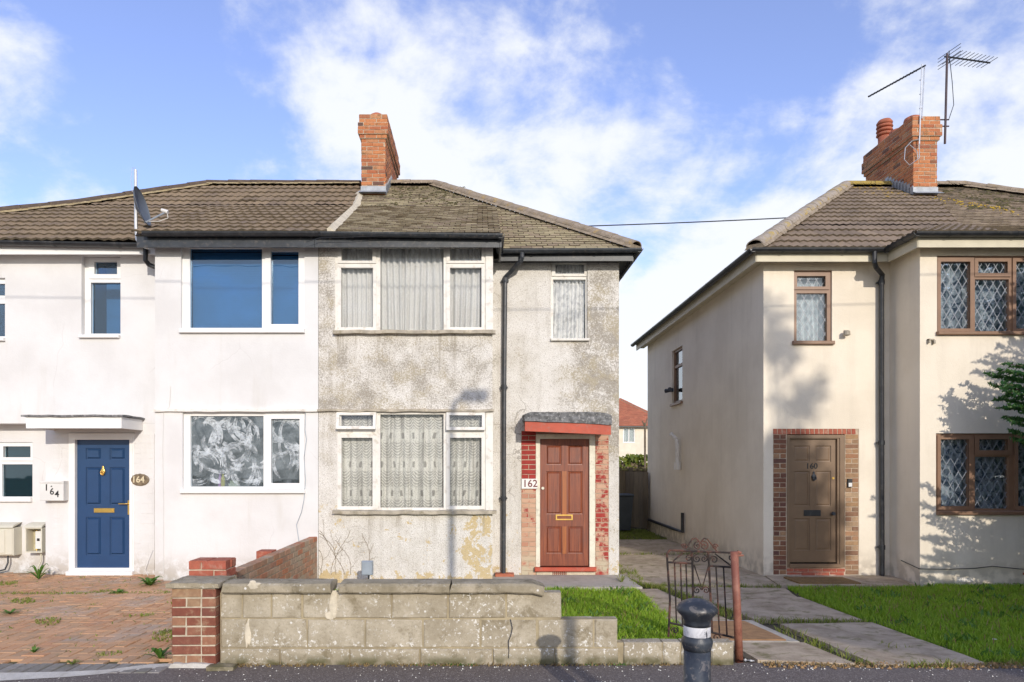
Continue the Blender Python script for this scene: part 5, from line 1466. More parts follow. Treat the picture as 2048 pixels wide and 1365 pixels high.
# meter boxes
def meterbox(px, py, label, opened):
    x0, x1, z0, z1 = rect(*px, *py, YR - .2); e = empty('meter_box', ((x0 + x1) / 2, YR, z0), label, 'meter box', 'meter boxes on the white house')
    m = MB(); q = .018; y0 = YR - .20
    if opened:
        for b in ((x0, x0 + q, z0, z1), (x1 - q, x1, z0, z1), (x0 + q, x1 - q, z0, z0 + q), (x0 + q, x1 - q, z1 - q, z1)): m.box(b[0], b[1], y0, YR, b[2], b[3])
        m.build('casing', 'cream_box', e)
        boxobj('back_board', 'meter_inside', e, x0 + q, x1 - q, YR - .03, YR - .003, z0 + q, z1 - q)
        xm = x0 + (x1 - x0) * .62
        boxobj('meter', 'grey_white_box', e, xm - .055, xm + .07, YR - .12, YR - .035, z0 + .05, z1 - .06)
        boxobj('display', 'black_print', e, xm - .03, xm + .01, YR - .125, YR - .121, z0 + .17, z0 + .21)
        m = MB(); m.tube([(x0 + .08, YR - .05, z0 + .02), (x0 + .08, YR - .05, z1 - .05)], .014, 8); m.build('cable', 'brass', e)
    else:
        m.cbox(x0, x1, y0, YR, z0, z1, .02); m.build('casing', 'cream_box', e)
        m = MB(); m.cbox(x0 - .02, x1 - .12, y0 - .012, y0 - .001, z0 + .04, z1 - .04, .006); m.build('door', 'cream_box', e)
    m = MB(); n = 8       # rounded hood
    for i in range(n + 1):
        a = math.pi / 2 * i / n; yy = y0 + .02 - .03 * math.sin(math.pi / 2 - a) + .0; z_ = z1 + .07 * math.sin(a); yy = YR - (.22) * math.cos(a)
        m.v += [(x0 - .006, yy, z_), (x1 + .006, yy, z_)]
    for i in range(n): m.f.append((2 * i, 2 * i + 1, 2 * i + 3, 2 * i + 2))
    m.f.append(tuple(2 * i for i in range(n + 1))[::-1]); m.f.append(tuple(2 * i + 1 for i in range(n + 1))); m.build('hood', 'cream_box', e)
    xc_ = (x0 + x1) / 2
    m = MB(); m.tube([(xc_ + .05, YR - .1, z0), (xc_ + .05, YR - .1, z0 - .12), (xc_ + .02, YR - .12, z0 - .22), (xc_ - (.0 if opened else .2), YR - .1, gz(-6, 10))], .012, 6); m.build('pipe', 'cream_box' if opened else 'dark_metal', e)
meterbox((-26, 26), (1056, 1112), 'closed cream meter box at the left edge under the window', False)
meterbox((50, 84), (1056, 1106), 'open cream meter box showing its meter beside the blue door', True)
# cables on the white bay
def cable(name, label, pts, r, mat, cat='cable', group=None):
    m = MB(); m.tube(pts, r, 5); o = m.build(name, mat, None, origin=tuple(pts[0])); return tag(o, label, cat, group)
yb = YB - .012
cable('cable', 'thin grey cable hanging down the white bay beside the lower window', [(X(a, yb), yb, Z(b, yb)) for a, b in ((611, 826), (610, 860), (613, 880), (608, 915), (611, 960), (608, 1000), (603, 1025), (593, 1050), (596, 1070), (598, 1085))], .005, 'grey_metal')
cable('cable', 'faint white cable running down the white bay near its left edge', [(X(a, yb), yb, Z(b, yb)) for a, b in ((327, 824), (325, 900), (327, 1000), (327, 1150))], .004, 'grey_white_box')
cable('cable', 'short white cable dropping from a hook on the upper left of the white bay', [(X(a, yb), yb, Z(b, yb)) for a, b in ((341, 773), (340, 800), (338, 815), (330, 821))], .004, 'old_white_paint')
cable('cable', 'loose white wire hanging to the weeds by the blue door', [(X(a, YL - .06), YL - .06, Z(b, YL - .06)) for a, b in ((305, 1100), (296, 1122), (290, 1140), (300, 1160))], .004, 'white_upvc')

# --- 160 walls
x1a, x1b, x1c = 4.355, 6.31, 9.2; YS = 17.7
wall_shell(h160, 'cream_render', (x1a, x1b, ZB, ZTOP), [rect(1588, 1664, 541, 689, YM), rect(1546, 1718, 858, 1150, YM)], YM)
wall_shell(h160, 'cream_render', (x1b, x1c, ZB, ZTOP), [rect(1874, 2130, 512, 670, YB), rect(1872, 2130, 867, 1029, YB)], YB, left=YM + .02, right=YM)
boxobj('front_wall', 'cream_render', h160, x1c - .02, 14.2, YM, YM + .2, ZB, ZTOP)
boxobj('rear_wall', 'cream_render', h160, x1a + .003, 14.2, YS - .2, YS, ZB, ZTOP)
m = MB(); m.panel((x1a + .12, 14.2, ZB, ZTOP), [], 11.9, 12.0); m.build('interior_wall', 'interior_dark', h160)
# flank wall: worked out as if facing -Y, then turned to face -X
def flank(mb): mb.v = [(x1a + (b - 0), YS - a, c) for a, b, c in mb.v]; return mb
wa, wb = YS - 15.42, YS - 14.62; wz0, wz1 = 1.57 + (930 - 806) * 15.0 / F * 1.0, 1.57 + (930 - 697) * 15.0 / F
m = MB(); m.panel((0, YS - YM, ZB, ZTOP), [(wa, wb, wz0, wz1)], 0, .12, sides=False); flank(m).build('flank_wall', 'cream_render', h160)
m = MB(); zt = wz1 - .38; hl = [(wa + .06, wb - .06, wz0 + .06, zt - .03), (wa + .06, wb - .06, zt + .03, wz1 - .05)]; m.panel((wa, wb, wz0, wz1), hl, .045, .10)
fw = flank(m).build('window', 'brown_frame', h160)
for q in hl:
    m = MB(); m.box(q[0] - .003, q[1] + .003, .08, .086, q[2] - .003, q[3] + .003); flank(m).build('pane', 'sky_tinted_glass', fw)
m = MB(); m.cbox(wa - .03, wb + .03, -.05, .055, wz0 - .05, wz0, .006); flank(m).build('sill', 'brown_frame', fw)
m = MB(); m.box(wa - .1, wb + .1, .4, .42, wz0 - .2, wz1 + .2); flank(m).build('room_blind', 'plain_voile', fw)

w = window(h160, YM, (1588, 1664, 541, 689), [(1595, 1656, 552, 573), (1595, 1656, 586, 681)], 'brown_frame', recess=.03, casements=[((1588, 1660, 545, 579), (1595, 1652, 552, 573))], sill=(1584, 1667, 683, 690), lattice=(.13, .22))
w = window(h160, YB, (1874, 2130, 512, 670), [(1883, 1942, 523, 657), (1958, 2017, 523, 546), (1953, 2021, 558, 662), (2034, 2120, 523, 657)], 'brown_frame', recess=.03, lattice=(.115, .20),
           casements=[((1876, 1950, 515, 665), (1883, 1942, 523, 657)), ((1951, 2024, 516, 553), (1958, 2017, 523, 546)), ((2027, 2128, 516, 665), (2034, 2120, 523, 657))], sill=(1872, 2132, 664, 671))
w = window(h160, YB, (1872, 2130, 867, 1029), [(1883, 1940, 879, 1013), (1960, 2018, 879, 901), (1953, 2020, 914, 1018), (2038, 2120, 879, 1013)], 'brown_frame', recess=.03, lattice=(.115, .20),
           casements=[((1876, 1949, 871, 1021), (1883, 1940, 879, 1013)), ((1951, 2026, 870, 910), (1960, 2018, 879, 901)), ((2031, 2128, 871, 1021), (2038, 2120, 879, 1013))], sill=(1872, 2131, 1022, 1030))
curtain('patterned net curtain behind the small lattice window over the brown door', 'net curtains of the cream house', YM, (1590, 1662, 543, 687), 'plain_voile', .09, .02)
curtain('floral net curtain behind the upper bay lattice window of the cream house', 'net curtains of the cream house', YB, (1876, 2128, 515, 668), 'floral_lace', .15, .03)
curtain('floral net curtain behind the lower bay lattice window of the cream house', 'net curtains of the cream house', YB, (1876, 2128, 870, 1027), 'floral_lace', .15, .03)
m = MB(); s_ = rect(1888, 1899, 992, 1001, YB); m.box(s_[0], s_[1], YB + .058, YB + .0615, s_[2], s_[3]); m.build('window_sticker', 'sky_tinted_slat', w)

# --- 160 door
dd = YM; bl = rect(1546, 1574, 869, 1150, dd); br = rect(1690, 1718, 869, 1150, dd)
core = MB(); core.box(bl[0], bl[1], dd + .006, dd + .12, bl[2], bl[3]); core.box(br[0], br[1], dd + .006, dd + .12, br[2], br[3]); core.box(bl[0], br[1], dd + .006, dd + .12, bl[3] + .001, Z(858, dd))
ds = core.build('door_surround', 'buff_mortar', h160)
brickwork(ds, (bl[0], dd + .006, bl[2]), (1, 0, 0), (0, -1, 0), bl[1] - bl[0] - .002, bl[3] - bl[2], 'purple_brown_brick', 'door', depth=.03, proud=.006)
brickwork(ds, (br[0], dd + .006, br[2]), (1, 0, 0), (0, -1, 0), br[1] - br[0], br[3] - br[2], 'warm_buff_brick', 'door', depth=.03, proud=.006, shift=1)
x = bl[0] + .004
while x < br[1] - .06:
    me = brick_mesh(.062, .085, .03, 'red_brick', .006, 0); o = bpy.data.objects.new('brick', me); o.location = (x + .031, dd + .006, (bl[3] + Z(858, dd)) / 2); COL.objects.link(o); adopt(o, ds); x += .0715
fr = rect(1574, 1690, 870, 1136, dd); lf = rect(1581, 1676, 878, 1128, dd)
m = MB(); m.panel(fr, [lf], dd + .02, dd + .13); fo = m.build('door_frame', 'brown_door_paint', h160)
m = MB(); m.panel((fr[0] + .004, fr[1] - .004, fr[2], fr[3] - .004), [(lf[0] - .012, lf[1] + .035, lf[2] - .001, lf[3] + .012)], dd + .006, dd + .021); m.build('moulding', 'brown_door_paint', fo)
dr, r = door(h160, dd, (1581, 1676, 878, 1126), 'brown_door_paint', .06, [(.055, .185), (.26, .545), (.645, .905)], [(.11, .44), (.565, .895)], raised=.004)
y0 = dd + .06
lb = rect(1611, 1645, 1021, 1033, dd); m = MB(); m.cbox(lb[0], lb[1], y0 - .012, y0, lb[2], lb[3], .004); m.box(lb[0] + .02, lb[1] - .02, y0 - .017, y0 - .012, lb[2] + .02, lb[3] - .02); m.build('letter_plate', 'black_plastic', dr)
knocker(dr, 1627, 953, dd + .06, 'dark_metal')
m = MB(); x, z = X(1668, dd), Z(1028, dd); m.tube([(x, y0, z), (x, y0 - .03, z), (x, y0 - .035, z), (x, y0 - .065, z)], [.012, .012, .03, .026], 14); m.build('handle', 'dark_metal', dr)
m = MB(); x, z = X(1670, dd), Z(957, dd); m.tube([(x, y0, z), (x, y0 - .012, z)], .018, 12); m.build('lock', 'brass', dr)
textobj('numerals', '160', X(1627, dd), y0 - .004, Z(933, dd), .125, 'black_print', dr, .003, (1.0, 1))
m = MB(); m.cbox(lf[0] - .02, lf[1] + .05, dd - .02, dd + .08, Z(1136, dd), Z(1128, dd), .006); m.build('door_sill', 'brown_door_paint', h160)
st = boxobj('step', 'buff_mortar', h160, fr[0], fr[1], dd + .006, dd + .1, Z(1152, dd), Z(1136, dd) - .001)
brickwork(st, (fr[0], dd + .004, Z(1152, dd)), (1, 0, 0), (0, -1, 0), fr[1] - fr[0], .115, 'red_brick', depth=.02, h=.05, j=.0075)
# doorbell
x0, x1, z0, z1 = rect(1694, 1703, 958, 975, dd); m = MB(); m.cbox(x0, x1, dd - .03, dd, z0, z1, .004); o = m.build('doorbell', 'black_plastic', None, origin=((x0 + x1) / 2, dd, z0)); tag(o, 'small doorbell unit on the bricks right of the brown door', 'doorbell')
boxobj('button', 'grey_white_box', o, x0 + .008, x1 - .008, dd - .034, dd - .0301, z0 + .01, z0 + .07)
airbrick(h160, (1914, 1945), (1156, 1164), YB, 'old_white_paint', 9, 2)
# little fittings on the cream walls
def fitting(label, px, py, dd, mat, shape='lamp', cat='wall light'):
    x, z = X(px, dd), Z(py, dd); m = MB()
    if shape == 'lamp':
        m.cbox(x - .02, x + .04, dd - .03, dd, z + .0, z + .06, .006); m.tube([(x, dd - .02, z + .03), (x - .02, dd - .09, z + .02)], .012, 8); m.lathe(x - .02, dd - .09, [(.02, z + .045), (.045, z + .03), (.05, z - .03), (.01, z - .045)], 12)
    else:
        m.box(x - .05, x + .04, dd - .03, dd, z + .01, z + .03); m.box(x - .05, x - .03, dd - .05, dd, z - .03, z + .03); m.box(x + .02, x + .045, dd - .05, dd, z - .04, z + .01)
    return tag(m.build('wall_light' if shape == 'lamp' else 'bracket', mat, None, origin=(x, dd - .03, z)), label, cat)
fitting('small weathered sensor lamp right of the window over the brown door', 1690, 669, YM, 'sill_grime')
fitting('rusty wall bracket left under the upper bay window of the cream house', 1861, 683, YB, 'sill_grime', 'b', 'bracket')
def pot(px, py, r_, h, label):
    x, y = gpt(px, py); z = gz(x, y); m = MB(); m.lathe(x, y, [(r_ * .72, z), (r_ * .95, z + h * .8), (r_ * 1.08, z + h * .8), (r_ * 1.08, z + h), (r_ * .9, z + h), (r_ * .85, z + h * .85)], 18)
    tag(m.build('flowerpot', 'terracotta', None, True, origin=(x, y, z)), label, 'flowerpot', 'terracotta pots by the cream bay')
pot(2015, 1165, .055, .11, 'small terracotta pot at the foot of the cream bay'); pot(2044, 1167, .10, .17, 'larger terracotta pot at the right edge by the cream bay')
cable('cable', 'thin black cable clipped along the foot of the cream bay', [(x1b - .012, 10.1, Z(1121, 10.1)), (x1b - .012, YB - .01, Z(1138, YB))] + [(X(a, yb), yb, Z(b, yb)) for a, b in ((1837, 1138), (1900, 1139), (1950, 1137), (1985, 1133), (2048, 1139), (2120, 1141))], .006, 'black_plastic')
# flank pipes
def fl(pY, z, out=.05): return (x1a - out, pY, z)
m = MB(); m.tube([fl(14.75, Z(940, 14.9), .07), fl(14.75, Z(893, 14.9), .07), fl(14.78, Z(880, 14.9), .08), fl(14.95, Z(868, 14.9), .16)], .045, 10); m.tube([fl(14.75, Z(940, 14.9), .07), fl(14.75, Z(925, 14.9), .07)], .075, 10)
tag(m.build('flue_pipe', 'old_white_paint', None, origin=(x1a, 14.75, 1.5)), 'white boiler flue pipe on the side wall of the cream house', 'pipe')
m = MB(); m.tube([fl(14.45, Z(1026, 14.45)), fl(14.45, Z(1064, 14.45)), fl(15.2, Z(1064, 14.45) - .0), fl(17.6, Z(1064, 14.45) + .02)], .035, 8)
tag(m.build('waste_pipe', 'black_plastic', None, origin=(x1a, 15, .1)), 'black waste pipe running low along the side wall', 'pipe')
m = MB(); z = Z(780, 15.2); m.box(x1a - .06, x1a, 15.30, 15.42, z - .03, z + .05); m.tube([(x1a - .05, 15.35, z), (x1a - .14, 15.45, z)], [.03, .05], 8); m.tube([(x1a - .05, 15.35, z), (x1a - .14, 15.1, z)], [.03, .05], 8)
tag(m.build('security_light', 'dark_metal', None, origin=(x1a, 15.35, z)), 'twin black security light beside the side window', 'wall light')

# ================================================================== ROOFS
YR0 = 14.1; YK = 12.5
def roof_of(parent): return None
S = (7.43 - ZE) / (YR0 - 10.15); ZK = ZE + S * (YK - 10.15); ZR = 7.43
def deckpoly(m, pts): m.add([(a, b, c - .03) for a, b, c in pts], [tuple(range(len(pts)))])
# 162
m = MB()
hk = -1.0 + (YR0 - YK) / (YR0 - 10.15) * 3.3
deckpoly(m, [(-2.25, 9.45, ZE), (.26, 9.45, ZE), (.26, YK, ZK), (-2.4, YK, ZK)])
deckpoly(m, [(.26, 10.15, ZE), (2.3, 10.15, ZE), (hk, YK, ZK), (.26, YK, ZK)])
deckpoly(m, [(-2.4, YK, ZK), (hk, YK, ZK), (-1.0, YR0, ZR), (-2.5, YR0, ZR)])
deckpoly(m, [(2.3, 10.15, ZE), (2.3, 18.1, ZE), (-1.0, YR0, ZR)]); deckpoly(m, [(2.3, 18.1, ZE), (-2.4, 18.1, ZE), (-2.4, YR0, ZR), (-1.0, YR0, ZR)])
deckpoly(m, [(.26, 9.45, ZE), (.26, 10.15, ZE), (.26, YK, ZK)])
rf = m.build('roof', 'roof_deck', h162)
Lb = math.hypot(YK - 9.45, ZK - ZE); Vb = Vector((0, YK - 9.45, ZK - ZE)); Lm = math.hypot(YK - 10.15, ZK - ZE); Vm = Vector((0, YK - 10.15, ZK - ZE)); Lu = math.hypot(YR0 - YK, ZR - ZK)
tile_plane(rf, (-2.25, 9.45, ZE), (1, 0, 0), Vb, [(.1, -.03), (2.51, -.03), (2.51, Lb), (-.11, Lb)], 25, Lb / 25, .166, 'flat', 'mossy_plain_tile', near=150)
tile_plane(rf, (.26, 10.15, ZE), (1, 0, 0), Vm, [(0, -.03), (2.04, -.03), (hk - .26, Lm), (0, Lm)], 24, Lm / 24, .166, 'flat', 'mossy_plain_tile', near=150)
tile_plane(rf, (-2.4, YK, ZK), (1, 0, 0), Vm, [(.04, 0), (hk + 2.4, 0), (1.4, Lu), (-.06, Lu)], 16, Lu / 16, .166, 'flat', 'mossy_plain_tile', near=0, off=.03, lift=.004)
ridge_run(rf, (2.33, 10.12, ZE + .05), (-1.0, YR0, ZR + .06), 'mottled_ridge_tile', .45, .125)
ridge_run(rf, (-1.0, YR0, ZR + .06), (-2.0, YR0, ZR + .06), 'mottled_ridge_tile', .45, .115)
# verge of mortar between the two roofs
m = MB(); K = 40; pa = [(-2.15, 9.42, ZE), (-2.36, YK, ZK), (-2.45, YR0 - .7, ZR - .7 * S)]
for s0, s1 in zip(pa, pa[1:]):
    for i in range(K):
        a = Vector(s0).lerp(Vector(s1), i / K); b = Vector(s0).lerp(Vector(s1), (i + 1) / K); w0 = .075 + .03 * mnoise.noise((0, a.y * 4, 1)); w1 = .075 + .03 * mnoise.noise((0, b.y * 4, 1))
        m.add([(a.x - w0, a.y, a.z + .02), (a.x, a.y, a.z + .085), (a.x + w0, a.y, a.z + .02), (b.x - w1, b.y, b.z + .02), (b.x, b.y, b.z + .085), (b.x + w1, b.y, b.z + .02)], [(0, 1, 4, 3), (1, 2, 5, 4)] + ([(0, 2, 1)] if i == 0 else []))
m.build('verge_mortar', 'pale_mortar', rf)
# 164
m = MB(); zl = 4.85; xk4 = -10.5 + (YK - 9.85) / (YR0 - 9.85) * 4.72
deckpoly(m, [(-10.5, 9.85, zl), (-4.9, 9.85, zl), (-4.9, YK, ZK), (xk4, YK, ZK)]); deckpoly(m, [(xk4, YK, ZK), (-4.9, YK, ZK), (-4.9, YR0, ZR), (-5.78, YR0, ZR)])
deckpoly(m, [(-4.9, 9.45, ZE), (-2.25, 9.45, ZE), (-2.4, YK, ZK), (-4.9, YK, ZK)]); deckpoly(m, [(-4.9, YK, ZK), (-2.4, YK, ZK), (-2.5, YR0, ZR), (-4.9, YR0, ZR)])
deckpoly(m, [(-10.5, 9.85, zl), (-5.78, YR0, ZR), (-10.5, 18.1, zl)]); deckpoly(m, [(-10.5, 18.1, zl), (-5.78, YR0, ZR), (-2.4, YR0, ZR), (-2.4, 18.1, zl)])
deckpoly(m, [(-4.9, 9.85, zl), (-4.9, 9.45, ZE), (-4.9, YK, ZK)])
rf4 = m.build('roof', 'roof_deck', h164)
L4 = math.hypot(YK - 9.85, ZK - zl)
tile_plane(rf4, (-10.5, 9.85, zl), (1, 0, 0), (0, YK - 9.85, ZK - zl), [(0, -.03), (5.6, -.03), (5.6, L4), (xk4 + 10.5, L4)], 9, L4 / 9, .30, 'roll', 'brown_rolled_tile', near=130)
tile_plane(rf4, (-4.9, 9.45, ZE), (1, 0, 0), Vb, [(-.03, -.03), (2.72, -.03), (2.54, Lb), (-.03, Lb)], 9, Lb / 9, .30, 'roll', 'brown_rolled_tile', near=90)
tile_plane(rf4, (-10.5, YK, ZK), (1, 0, 0), Vm, [(xk4 + 10.5, 0), (8.13, 0), (8.02, Lu), (4.72, Lu)], 5, Lu / 5, .30, 'roll', 'brown_rolled_tile', near=80, lift=.004)
ridge_run(rf4, (-10.5, 9.82, zl + .05), (xk4, YK, ZK + .07), 'dark_ridge_tile', .45, .125, mortar='ochre_bedding'); ridge_run(rf4, (xk4, YK, ZK + .07), (-5.78, YR0, ZR + .05), 'dark_ridge_tile', .45, .125, mortar='ochre_bedding')
ridge_run(rf4, (-5.78, YR0, ZR + .05), (-2.55, YR0, ZR + .05), 'dark_ridge_tile', .45, .12, mortar='ochre_bedding')
# 160
YK = 11.3
RX = 7.62; ZR6 = 7.40; S6 = (ZR6 - ZE) / (YR0 - 10.15); ZK6 = ZE + S6 * (YK - 10.15); h6 = 4.13 + (YK - 10.15) / (YR0 - 10.15) * (RX - 4.13); RE = 10.1
m = MB()
deckpoly(m, [(4.13, 10.15, ZE), (6.13, 10.15, ZE), (7.81, YK, ZK6), (h6, YK, ZK6)])
deckpoly(m, [(6.13, 9.45, ZE), (9.4, 9.45, ZE), (9.4, YK, ZK6), (7.81, YK, ZK6)]); hr = 14.5 + (YK - 10.15) / 3.95 * (RE - 14.5)
deckpoly(m, [(h6, YK, ZK6), (hr, YK, ZK6), (RE, YR0, ZR6), (RX, YR0, ZR6)]); deckpoly(m, [(9.4, 10.15, ZE), (14.5, 10.15, ZE), (hr, YK, ZK6), (9.4, YK, ZK6)])
deckpoly(m, [(4.13, 18.1, ZE), (4.13, 10.15, ZE), (RX, YR0, ZR6)]); deckpoly(m, [(14.5, 18.1, ZE), (4.13, 18.1, ZE), (RX, YR0, ZR6), (RE, YR0, ZR6)]); deckpoly(m, [(14.5, 10.15, ZE), (14.5, 18.1, ZE), (RE, YR0, ZR6)])
deckpoly(m, [(6.13, 10.15, ZE), (6.13, 9.45, ZE), (6.13 + 1.68, YK, ZK6)])
rf6 = m.build('roof', 'roof_deck', h160)
Lb6 = math.hypot(YK - 9.45, ZK6 - ZE); Vb6 = Vector((0, YK - 9.45, ZK6 - ZE)); Lm6 = math.hypot(YK - 10.15, ZK6 - ZE); Vm6 = Vector((0, YK - 10.15, ZK6 - ZE)); Lu6 = math.hypot(YR0 - YK, ZR6 - ZK6)
PB = 'purple_brown_rolled_tile'; MP = 'mossy_brown_plain_tile'
tile_plane(rf6, (4.13, 10.15, ZE), (1, 0, 0), Vm6, [(0, -.03), (2.0, -.03), (3.68, Lm6), (h6 - 4.13, Lm6)], 4, Lm6 / 4, .24, 'roll', PB, near=60)
Vs6 = Vector((1.68, 0, ZK6 - ZE)); tile_plane(rf6, (6.13, 10.15, ZE), (0, -1, 0), Vs6, [(0, -.02), (.7, -.02), (-1.15, Vs6.length)], 6, Vs6.length / 6, .24, 'roll', PB, near=20)
tile_plane(rf6, (6.13, 9.45, ZE), (1, 0, 0), Vb6, [(-.03, -.03), (1.09, -.03), (1.92, Lb6), (1.66, Lb6)], 6, Lb6 / 6, .24, 'roll', PB, near=40)
tile_plane(rf6, (6.13, 9.45, ZE), (1, 0, 0), Vb6, [(1.09, -.03), (3.27, -.03), (3.27, Lb6), (1.92, Lb6)], 15, Lb6 / 15, .166, 'flat', MP, near=70)
tile_plane(rf6, (4.13, YK, ZK6), (1, 0, 0), Vm6, [(h6 - 4.13, 0), (3.92, 0), (5.17, Lu6), (RX - 4.13, Lu6)], 11, Lu6 / 11, .24, 'roll', PB, near=110, lift=.004)
tile_plane(rf6, (4.13, YK, ZK6), (1, 0, 0), Vm6, [(3.92, 0), (hr - 4.13, 0), (RE - 4.13, Lu6), (5.17, Lu6)], 29, Lu6 / 29, .166, 'flat', MP, near=0, lift=.004)
ridge_run(rf6, (4.10, 10.12, ZE + .06), (RX, YR0, ZR6 + .06), 'grey_ridge_tile', .40, .13)
ridge_run(rf6, (RX, YR0, ZR6 + .06), (8.6, YR0, ZR6 + .06), 'yellow_lichen_tile', .42, .12, mortar='yellow_lichen_tile')
ridge_run(rf6, (9.0, YR0, ZR6 + .06), (RE, YR0, ZR6 + .06), 'mottled_ridge_tile', .42, .12); ridge_run(rf6, (RE, YR0, ZR6 + .06), (14.5, 10.12, ZE + .06), 'mottled_ridge_tile', .42, .12)
# small moss cushions on the tiles
def moss(parent, n, fn, mat, size):
    J = MB()
    for _ in range(n):
        q = fn()
        if q is None: continue
        x, y, z = q; s_ = size * random.uniform(.4, 1.4); k_ = 6
        b = [(x + s_ * (1 + .3 * random.random()) * math.cos(2 * math.pi * i / k_), y + s_ * .6 * math.sin(2 * math.pi * i / k_), z + S * s_ * .6 * math.sin(2 * math.pi * i / k_)) for i in range(k_)]
        J.add(b + [(x, y - .012, z + s_ * .45)], [(i, (i + 1) % k_, k_) for i in range(k_)])
    tag(J.build('moss', mat, parent), kind='stuff')
simple('dark_moss', (.075, .065, .025), .98, .5, 20, .8, 120); simple('yellow_lichen', (.42, .28, .03), .98, .3, 20, .8, 120)
def up162f():
    x = random.uniform(-2.0, -.3); t = random.random() ** 1.6; y = YR0 - .2 - t * 1.6
    if mnoise.noise((x * 2.2, y * 2.2, 4)) < -.05: return None
    return x, y, ZR - (YR0 - y) * S + .02
moss(rf, 420, up162f, 'dark_moss', .026)
def up160f():
    x = random.uniform(8.9, 11.6); y = random.uniform(12.3, 14.0)
    if x > RE + (YR0 - y) / 3.95 * 4.3 or mnoise.noise((x * 1.6, y * 2.6, 8)) < .02: return None
    return x, y, ZR6 - (YR0 - y) * S6 + .02
moss(rf6, 520, up160f, 'dark_moss', .04)
def ye160():
    x = random.uniform(7.7, 9.6); y = YR0 - .1 - abs(random.gauss(0, .35)) - max(0, x - 8.3) * 1.2
    if y < YK + .1: return None
    return x, y, ZR6 - (YR0 - y) * S6 + .03
moss(rf6, 230, ye160, 'yellow_lichen', .018)

# ------------------------------------------------------------------ chimneys
def chimney(parent, x0, x1, y0, y1, zb, zt, side, zside=None):
    c = MB(); c.box(x0 + .004, x1 - .004, y0 + .004, y1 - .004, zb - .6, zt); ch = c.build('chimney', 'mortar', parent)
    J = MB()
    sx = x1 if side > 0 else x0
    def course(z0, z1, out, vis=True):
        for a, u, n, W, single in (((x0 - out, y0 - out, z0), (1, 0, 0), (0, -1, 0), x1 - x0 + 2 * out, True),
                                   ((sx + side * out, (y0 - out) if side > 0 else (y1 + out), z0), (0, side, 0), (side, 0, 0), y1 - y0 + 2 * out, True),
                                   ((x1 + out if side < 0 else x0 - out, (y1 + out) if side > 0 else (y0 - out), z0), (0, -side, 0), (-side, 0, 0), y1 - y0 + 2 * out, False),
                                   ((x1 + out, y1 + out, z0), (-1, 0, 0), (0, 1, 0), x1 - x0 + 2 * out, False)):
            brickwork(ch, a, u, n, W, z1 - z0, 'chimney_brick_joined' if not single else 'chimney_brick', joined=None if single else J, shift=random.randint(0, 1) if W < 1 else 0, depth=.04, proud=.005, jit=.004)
    hs = zt - .47
    course(zb - .12, hs, 0)
    core = MB()
    for z0, z1, out in ((hs, hs + .075, .03), (hs + .075, hs + .30, .06), (hs + .30, zt, .035)):
        core.box(x0 - out + .003, x1 + out - .003, y0 - out + .003, y1 + out - .003, z0 - .002, z1 + .002); course(z0, z1, out)
    core.build('oversailing_core', 'mortar', ch)
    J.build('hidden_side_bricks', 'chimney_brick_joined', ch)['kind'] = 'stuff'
    lump('flaunching', 'mortar', ch, x0 - .02, x1 + .02, y0 - .02, y1 + .02, zt - .01, zt + .05, .012, 6, taper=.2)
    m = MB(); m.box(x0 - .012, x1 + .012, y0 - .014, y0, zb - .06, zb + .09); m.add([(x0 - .03, y0 - .012, zb + .0), (x1 + .03, y0 - .012, zb + .0), (x1 + .05, y0 - .16, zb - .085), (x0 - .05, y0 - .16, zb - .085)], [(0, 3, 2, 1)])
    m.build('lead_flashing', 'lead_flashing', ch)
    m = MB(); sx2 = sx + side * .012
    n = 9
    for i in range(n):
        ya, yb_ = y0 + (YR0 - y0 + .1) * i / n, y0 + (YR0 - y0 + .1) * (i + 1) / n; zc = zb + (ya - y0) * S
        m.box(min(sx, sx2), max(sx, sx2), ya, yb_ + .02, zc - .08, zc + .13 + random.uniform(-.01, .02))
    m.build('stepped_flashing', 'lead_flashing', ch)
    return ch
ch2 = chimney(h162, -2.40, -1.925, 13.3, 15.1, 7.0, 8.50, 1)
ch0 = chimney(h160, 8.54, 9.01, 13.3, 14.95, 6.98, 8.46, -1)
def low_pot(ch, x, y, z, r_=.13, h=.12):
    m = MB(); m.lathe(x, y, [(r_ * 1.05, z), (r_ * 1.1, z + h * .4), (r_, z + h * .75), (r_ * .6, z + h), (.01, z + h * 1.1)], 20); m.build('chimney_pot', 'terracotta', ch, True)
low_pot(ch2, -2.14, 13.62, 8.53, .14, .15); low_pot(ch2, -2.16, 14.3, 8.53); low_pot(ch2, -2.16, 14.8, 8.53)
low_pot(ch0, 8.72, 13.6, 8.49, .15, .13); low_pot(ch0, 8.72, 14.1, 8.49, .14, .12)
m = MB(); x, y, z = 8.76, 14.62, 8.47
m.lathe(x, y, [(.13, z), (.145, z + .08), (.125, z + .12), (.13, z + .24)], 20)
for q in range(3): m.lathe(x, y, [(.12, z + .26 + q * .085), (.165, z + .275 + q * .085), (.15, z + .315 + q * .085), (.11, z + .33 + q * .085)], 20)
m.lathe(x, y, [(.15, z + .50), (.16, z + .54), (.12, z + .60), (.02, z + .62)], 20); m.lathe(x, y, [(.095, z), (.095, z + .52)], 12)
m.build('vented_chimney_pot', 'terracotta', ch0, True)

